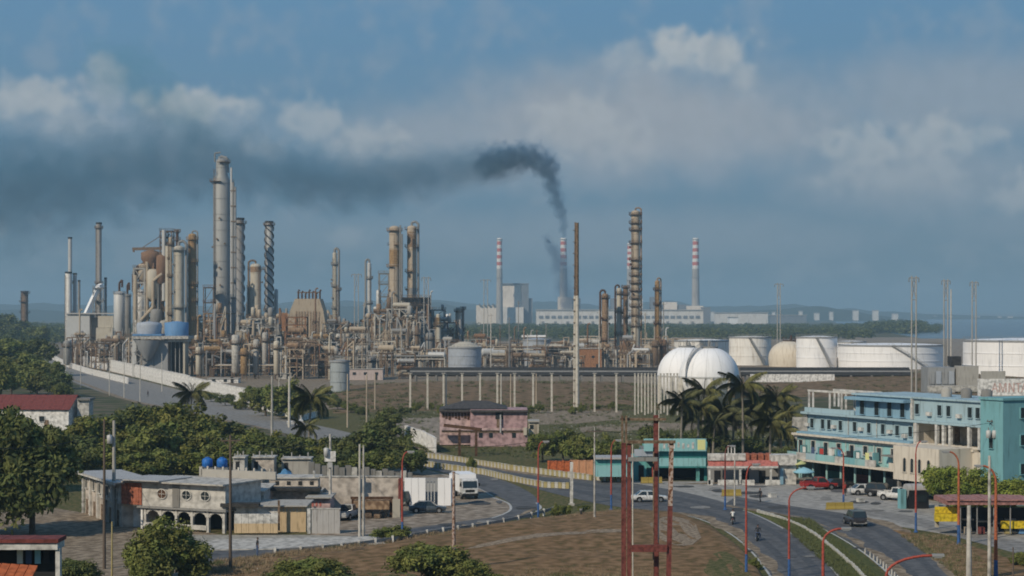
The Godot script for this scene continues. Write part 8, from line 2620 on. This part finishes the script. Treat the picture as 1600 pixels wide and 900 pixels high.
func motorcycle(label: String, where: Vector3, yaw: float, paint: String) -> void:
	var t := thing("motorcycle", label, "motorcycle", where, yaw)
	for z in [-0.62, 0.66]:
		var wh := obj("wheel", tyre(0.3, 0.055), M.rubber, t, Vector3(0, 0.32, z))
		obj("rim", Build.new().tube(Vector3(-0.03, 0, 0), Vector3(0.03, 0, 0), 0.2, 0.2, 14), M.chrome, wh)
	obj("frame", Build.new().beam(Vector3(0, 0.32, -0.62), Vector3(0, 0.5, 0), 0.06).beam(Vector3(0, 0.5, 0), Vector3(0, 0.85, 0.42), 0.06).beam(Vector3(0, 0.75, -0.5), Vector3(0, 0.8, 0.4), 0.05), M.mid_steel, t)
	obj("fork", Build.new().tube(Vector3(-0.07, 0.32, 0.66), Vector3(-0.07, 0.98, 0.42), 0.025).tube(Vector3(0.07, 0.32, 0.66), Vector3(0.07, 0.98, 0.42), 0.025), M.chrome, t)
	obj("engine", Build.new().box(Vector3(0, 0.45, 0.08), Vector3(0.26, 0.3, 0.36)), M.grey_steel, t)
	obj("fuel_tank", Build.new().lathe(Vector3(0, 0.78, 0.2), [Vector2(0.1, -0.08), Vector2(0.16, 0), Vector2(0.12, 0.1), Vector2(0, 0.14)], 12), M[paint], t)
	obj("seat", Build.new().box(Vector3(0, 0.8, -0.28), Vector3(0.24, 0.09, 0.62)), M.black, t)
	obj("handlebar", Build.new().tube(Vector3(-0.34, 1.02, 0.36), Vector3(0.34, 1.02, 0.36), 0.018).tube(Vector3(-0.34, 1.02, 0.36), Vector3(-0.38, 1.0, 0.26), 0.022).tube(Vector3(0.34, 1.02, 0.36), Vector3(0.38, 1.0, 0.26), 0.022), M.black, t)
	obj("headlight", Build.new().lathe(Vector3(0, 0.9, 0.5), [Vector2(0, -0.08), Vector2(0.08, 0), Vector2(0, 0.08)], 10), M.lens, t)
	obj("mudguard", Build.new().box(Vector3(0, 0.66, -0.68), Vector3(0.14, 0.04, 0.4)).box(Vector3(0, 0.66, 0.68), Vector3(0.12, 0.04, 0.34)), M[paint], t)
	obj("exhaust", Build.new().tube(Vector3(0.16, 0.32, 0.1), Vector3(0.18, 0.36, -0.7), 0.04, 0.05, 8), M.chrome, t)

func tyre(r: float, w: float) -> ArrayMesh:
	var s := Build.new()
	s.st.set_smooth_group(2)
	for i in 20:
		for j in 8:
			var q := []
			for c in [[0, 0], [1, 0], [1, 1], [0, 1]]:
				var a: float = TAU * (i + c[0]) / 20
				var b: float = TAU * (j + c[1]) / 8
				var rr := r - w * 0.2 + w * cos(b)
				q.append(Vector3(sin(b) * w, sin(a) * rr, cos(a) * rr))
			s.st.set_smooth_group(2)
			s.ccw(q[0], q[1], q[2], q[3])
	return s.done()

func make_vehicles() -> void:
	car("parked_car", "dark slate saloon parked before the white yard wall", "car", gp(668, 801), 0.06, "paint_slate")
	car("parked_van", "dark green van parked in the shade beside the beige wall's red end", "van", gp(640, 789), 1.1, "paint_green", "van")
	lorry("white box lorry facing the viewer at the end of the white yard wall", gp(729, 778), -1.35)
	car("moving_car", "dark car driving away up the right hand road", "car", gp(1336, 821), 1.66, "paint_dark", "suv")
	car("pickup_truck", "red pickup parked at the left end of the hotel's dark ground floor", "pickup truck", gp(1279, 765), 0.25, "paint_red", "pickup")
	car("parked_car", "white car with its bonnet to the right, parked before the hotel", "car", gp(1352, 773), 0.2, "paint_white", "saloon")
	car("parked_car", "black car parked between the white car and the white pickup", "car", gp(1379, 776), -0.5, "paint_black", "suv")
	car("pickup_truck", "white pickup parked next to the dark box kiosk", "pickup truck", gp(1402, 782), -0.7, "paint_white", "pickup")
	car("small_car", "small white car seen behind the red steel frame", "car", gp(1014, 784), 0.1, "paint_white", "saloon")
	car("parked_car", "black car under the hotel, just right of the red pickup", "car", gp(1310, 764), 0.3, "paint_black", "saloon")
	car("wrecked_pickup", "rusty wrecked pickup without paint at the beige yard wall", "pickup truck", gp(543, 811), 1.3, "paint_silver", "pickup")
	var t := thing("tipper_wreck", "rusty brown tipper body and scrap heap against the beige yard wall", "truck wreck", gp(586, 809))
	obj("tipper_body", Build.new().box(Vector3(-0.4, 1.5, -0.6), Vector3(4.2, 1.0, 1.9)), M.tan_rust, t)
	obj("crossbar", Build.new().box(Vector3(-0.4, 2.3, -0.3), Vector3(5.0, 0.3, 0.3)), M.rust_dark, t)
	for x in [-2.6, 1.9]: obj("leg", Build.new().box(Vector3(x, 1.1, -0.3), Vector3(0.35, 2.2, 0.35)), M.rust_dark, t)
	obj("panel", Build.new().box(Vector3(2.5, 1.1, 0.0), Vector3(0.9, 2.2, 0.12), 0.2), M.cream, t)
	for x in [-1.5, 1.0]: obj("wheel", tyre(0.45, 0.14), M.rubber, t, Vector3(x, 0.45, 0.4)).rotation.y = PI / 2
	obj("scrap", Build.new().box(Vector3(-1.0, 0.35, 0.6), Vector3(1.1, 0.5, 0.7), 0.4).box(Vector3(0.4, 0.3, 0.8), Vector3(0.8, 0.4, 0.5), -0.5), M.frame_brown, t)
	t = thing("parked_boat_trailer", "small overturned pale handcart at the end of the whitewashed road wall", "cart", gp(461, 666))
	obj("tray", Build.new().box(Vector3(0, 0.9, 0), Vector3(3.4, 0.5, 1.6), 0.2, Vector3(0.1, 0, 0.1)), M.trim_white, t)
	for s in [-1, 1]: obj("wheel", tyre(0.4, 0.1), M.rubber, t, Vector3(0.4, 0.42, s * 0.9)).rotation.y = PI / 2
	obj("handle", Build.new().beam(Vector3(-1.6, 0.8, 0), Vector3(-3.2, 1.4, 0), 0.12), M.mid_steel, t)
	# riders
	motorcycle("motorcycle on the curving road, under the rider in white", gp(1145, 819), 3.0, "paint_red")
	var a := person("person in a white shirt riding the farther motorcycle on the curving road", gp(1145, 819), 3.0, "riding", "cloth_white", "cloth_dark")
	motorcycle("motorcycle on the curving road, under the rider in dark clothes", gp(1184, 845), 2.9, "paint_black")
	person("person in dark clothes riding the nearer motorcycle on the curving road", gp(1184, 845), 2.9, "riding", "cloth_dark", "cloth_blue")
	person("person in dark clothes walking on the paved square before the restaurant", gp(1188, 785), -0.9, "walking", "cloth_dark", "cloth_dark")
	person("person in dark clothes standing on the concrete apron at the lower left", gp(402, 868), 2.0, "standing", "cloth_dark", "cloth_blue")
	person("person in black walking along the refinery road near the whitewashed wall", gp(231, 620), 0.8, "walking", "cloth_dark", "cloth_dark")
	person("person in a red shirt standing by the parked cars before the hotel", gp(1320, 775), 0.4, "standing", "cloth_red", "cloth_dark")
	# odds and ends
	t = thing("dark_stub", "short dark post stub on the edge of the brown field", "post", gp(908, 812))
	obj("stub", Build.new().tube(Vector3.ZERO, Vector3(0, 1.3, 0), 0.16, 0.14, 8), M.dark_steel, t)
	obj("collar", Build.new().tube(Vector3(0, 1.1, 0), Vector3(0, 1.3, 0), 0.2, 0.2, 8), M.mid_steel, t)
	for q in [[1207, 777, "small white parcel lying on the paved square right of the walking person"], [1345, 785, "small white box lying before the parked cars"]]:
		t = thing("white_box", q[2], "box", gp(q[0], q[1]))
		obj("carton", Build.new().box(Vector3(0, 0.25, 0), Vector3(0.9, 0.5, 0.7), 0.4), M.trim_white, t)
		obj("lid", Build.new().box(Vector3(0, 0.53, 0), Vector3(0.95, 0.05, 0.75), 0.4), M.kerb_white, t)

func make_plants() -> void:
	# label words for the groups of trees
	var L := [
		# px, base, top, width, leaf, label
		[-8, 838, 618, 176, "leaf_dark", "big dark tree at the left edge, nearest one"],
		[50, 834, 650, 130, "leaf_dark", "big dark tree right beside the one at the left edge"],
		[20, 770, 622, 110, "leaf_dark", "tall dark tree rising behind the big pair at the left edge"],
	]
	for q in L: tree("broadleaf_tree", q[5], q[0], q[1], q[2], q[3], q[4], "dark trees at the left edge", true)
	var mass := [[118, 735, 668, 84], [96, 722, 678, 70], [150, 728, 646, 96], [172, 744, 672, 86], [206, 724, 622, 110], [236, 742, 648, 96], [262, 722, 622, 104], [296, 736, 648, 92], [322, 728, 652, 84], [342, 742, 668, 82], [372, 736, 668, 76], [404, 740, 672, 76], [432, 742, 678, 70], [462, 738, 668, 66], [286, 752, 690, 80], [226, 756, 694, 80], [398, 756, 696, 70]]
	var words := ["second", "first", "third", "fourth", "fifth", "sixth", "seventh", "eighth", "ninth", "tenth", "eleventh", "twelfth", "thirteenth", "fourteenth", "front middle", "front left", "front right"]
	for i in mass.size():
		var q: Array = mass[i]
		tree("broadleaf_tree", "%s green tree of the thicket behind the old house, %s" % [words[i].capitalize() if false else words[i], "counted from the left" if i < 14 else "low against the house roofs"], q[0], q[1], q[2], q[3], ["leaf_dark", "leaf_mid", "leaf_olive", "leaf_mid"][i % 4], "trees of the thicket behind the old house")
	var more := [[66, 716, 660, 60], [138, 704, 640, 84], [182, 700, 634, 84], [252, 704, 620, 92], [310, 712, 642, 80], [350, 708, 654, 76], [392, 712, 662, 70], [430, 720, 668, 66], [120, 752, 690, 64], [160, 700, 652, 70], [498, 730, 680, 60], [516, 742, 690, 56]]
	for i in more.size():
		var q: Array = more[i]
		tree("broadleaf_tree", "tree at the back of the thicket behind the old house, %s" % ["leftmost", "second", "fourth", "at the crest", "right of the crest", "seventh", "eighth", "ninth", "low one at the left", "third", "beside the palms", "rightmost"][i], q[0], q[1], q[2], q[3], ["leaf_mid", "leaf_olive", "leaf_dark"][i % 3], "trees of the thicket behind the old house")
	for q in [[34, 604, 545, 76, "broad tree in the middle of the roadside hedge"], [72, 608, 558, 64, "broad tree of the roadside hedge beside the far road"], [98, 632, 594, 30, "low tree ending the roadside hedge above the red roof"], [2, 628, 568, 70, "low tree of the roadside hedge above the red roof's left end"]]:
		tree("broadleaf_tree", q[4], q[0], q[1], q[2], q[3], "leaf_mid", "trees of the roadside hedge")
	for q in [[415, 650, 592, 56, "round green tree behind the whitewashed road wall, left one"], [455, 655, 586, 80, "round green tree behind the whitewashed road wall, by the tall palm"], [393, 640, 598, 40, "small green tree peeping over the whitewashed road wall"], [556, 735, 672, 86, "broad green tree below the brownish bare pole"], [602, 738, 660, 92, "broad dark tree beside the whitewashed wall"], [598, 690, 632, 52, "dark tree standing behind the broad dark one"], [636, 742, 688, 58, "low dark tree at the right end of the thicket before the lorry yard"], [540, 748, 700, 70, "low green tree above the mould-stained wall"], [585, 752, 700, 66, "low dark tree above the mould-stained wall, right one"]]:
		tree("broadleaf_tree", q[4], q[0], q[1], q[2], q[3], "leaf_mid" if int(q[0]) % 2 else "leaf_dark", "green trees round the road bend")
	for q in [[18, 618, 550, 90, "first of the roadside hedge trees from the left edge"], [58, 620, 553, 84, "second of the roadside hedge trees from the left edge"], [84, 622, 568, 50, "last of the roadside hedge trees, next to the road"], [6, 590, 520, 96, "tree standing behind the roadside hedge at the left edge"], [52, 588, 524, 66, "smaller tree behind the roadside hedge beside the far road"], [-10, 640, 560, 60, "tree half out of the frame in front of the roadside hedge"], [-4, 532, 478, 70, "tall tree far behind at the left edge, beside the dark rusty tower"], [20, 540, 486, 56, "tree far behind, directly left of the dark rusty tower"], [58, 545, 504, 44, "tree far behind, directly right of the dark rusty tower"]]:
		tree("broadleaf_tree", q[4], q[0], q[1], q[2], q[3], "leaf_mid" if int(q[0]) % 4 else "leaf_dark", "trees of the roadside hedge")
	for q in [[848, 722, 672, 48, "green bush left of the slim pale pole, first of the row behind the orange fence"], [880, 722, 667, 56, "green bush second of the row behind the orange fence"], [915, 724, 670, 56, "green bush third of the row behind the orange fence"], [948, 724, 672, 52, "green bush at the right end of the row behind the orange fence"], [1060, 715, 668, 60, "dark bush behind the turquoise shop"], [1110, 712, 660, 60, "dark bush between the turquoise shop and the palms"], [1020, 710, 660, 50, "dark bush left behind the turquoise shop"], [1225, 735, 690, 50, "dark bush between the restaurant roof and the hotel"], [1160, 716, 668, 60, "dark bush among the palm trunks"]]:
		tree("leafy_bush", q[4], q[0], q[1], q[2], q[3], "leaf_dark" if q[0] > 1000 else "leaf_mid", "bushes behind the roadside buildings")
	for q in [[1480, 800, 722, 70, "bright green tree in front of the hotel's beige wall, left one"], [1528, 806, 724, 84, "bright green tree in front of the hotel's beige wall, middle one"], [1586, 812, 742, 90, "bright green tree at the right edge before the teal tower"]]:
		tree("broadleaf_tree", q[4], q[0], q[1], q[2], q[3], "leaf_light", "bright green trees before the hotel", true)
	tree("leafy_bush", "dense round bush in front of the old house", 255, 908, 796, 126, "leaf_mid", "bushes in the foreground", true)
	tree("leafy_bush", "wide green bush at the bottom edge, by the rusty pale pole", 676, 922, 842, 120, "leaf_mid", "bushes in the foreground", true)
	tree("leafy_bush", "smaller green bush at the bottom edge, right of the rusty pale pole", 738, 930, 868, 80, "leaf_mid", "bushes in the foreground", true)
	tree("leafy_bush", "low green bush at the bottom edge, left of the wide one", 482, 930, 868, 112, "leaf_mid", "bushes in the foreground", true)
	tree("leafy_bush", "low bush beside the leftmost red lamp post", 612, 846, 820, 60, "leaf_mid", "low shrubs by the roads")
	tree("leafy_bush", "dark clipped bush at the bottom left beside the porch", 118, 925, 868, 70, "leaf_dark", "low shrubs by the roads", true)
	for q in [[870, 806, 784, 20, "first"], [884, 806, 786, 20, "second"], [912, 802, 788, 18, "third"], [737, 738, 712, 18, "solitary"], [1600, 884, 858, 40, "rightmost"], [1180, 890, 868, 24, "roadside"]]:
		tree("leafy_bush", q[4] + " small scrubby shrub at the road edge", q[0], q[1], q[2], q[3], "leaf_mid", "low shrubs by the roads")
	for i in 12:
		var px: float = [306, 330, 352, 374, 486, 512, 528, 548, 566, 612, 634, 505][i]
		tree("leafy_bush", "scrubby bush at the refinery's front edge, %s from the left" % words[i].replace("second", "x").replace("first", "second").replace("x", "first"), px, [622, 628, 634, 640, 640, 632, 640, 645, 648, 646, 648, 622][i], [608, 612, 614, 622, 616, 612, 622, 628, 632, 634, 634, 604][i], [26, 24, 30, 26, 34, 30, 28, 26, 22, 24, 22, 26][i], "leaf_mid" if i % 2 else "leaf_dark", "bushes at the refinery's front edge")
	for i in 16:
		tree("leafy_bush", "small bush on the earth berm, %s from the left" % ["first", "second", "third", "fourth", "fifth", "sixth", "seventh", "eighth", "ninth", "tenth", "eleventh", "twelfth", "thirteenth", "fourteenth", "fifteenth", "last"][i], 655 + i * 21.5 + rng.randf_range(-7, 7), rng.randf_range(634, 648), rng.randf_range(626, 632), rng.randf_range(10, 20), "leaf_mid", "small bushes on the berm")
	# palms
	palm("round-headed palm standing alone before the whitewashed road wall", 300, 400, 616, 37, 0.3, "leaf_mid")
	palm("tall palm over the road thicket, with a drooping crown", 487, 330, 624, 42, 0.5, "leaf_mid")
	palm("second palm close left of the tall one over the road thicket", 478, 318, 668, 26, 0.4, "leaf_mid")
	var pl := [[1066, 628, 30], [1100, 612, 34], [1130, 640, 30], [1160, 604, 36], [1186, 630, 32], [1214, 622, 34], [1146, 652, 28], [1204, 660, 32], [1082, 654, 28], [1228, 648, 26], [1118, 660, 26], [1092, 636, 32], [1172, 646, 34], [1222, 672, 30]]
	for i in pl.size():
		palm("coconut palm behind the shops, %s" % ["leftmost tall one", "the tall one before the front gas sphere", "in the middle with a low crown", "the highest one", "between the highest and the right pair", "rightmost tall one", "short one in front of the highest", "short one at the right", "short one at the left", "at the right end, beside the hotel", "short one at the centre", "leaning one behind the front gas sphere", "broad one below the highest", "lowest one beside the hotel"][i], pl[i][0], 300.0 + (i * 37 % 50), pl[i][1], pl[i][2] * 1.2, rng.randf_range(-0.8, 0.8), "leaf_mid" if i % 2 else "leaf_dark", "coconut palms behind the shops")


func _ready() -> void:
	rng.seed = 2024
	make_light()
	make_materials()
	make_ground()
	make_roads()
	make_far_land()
	make_power_station()
	make_tanks()
	make_refinery()
	make_clutter()
	make_hotel()
	make_shops()
	make_houses()
	make_walls()
	make_crowns()
	make_fronds()
	make_plants()
	make_woods()
	make_poles()
	make_red_frame()
	make_vehicles()
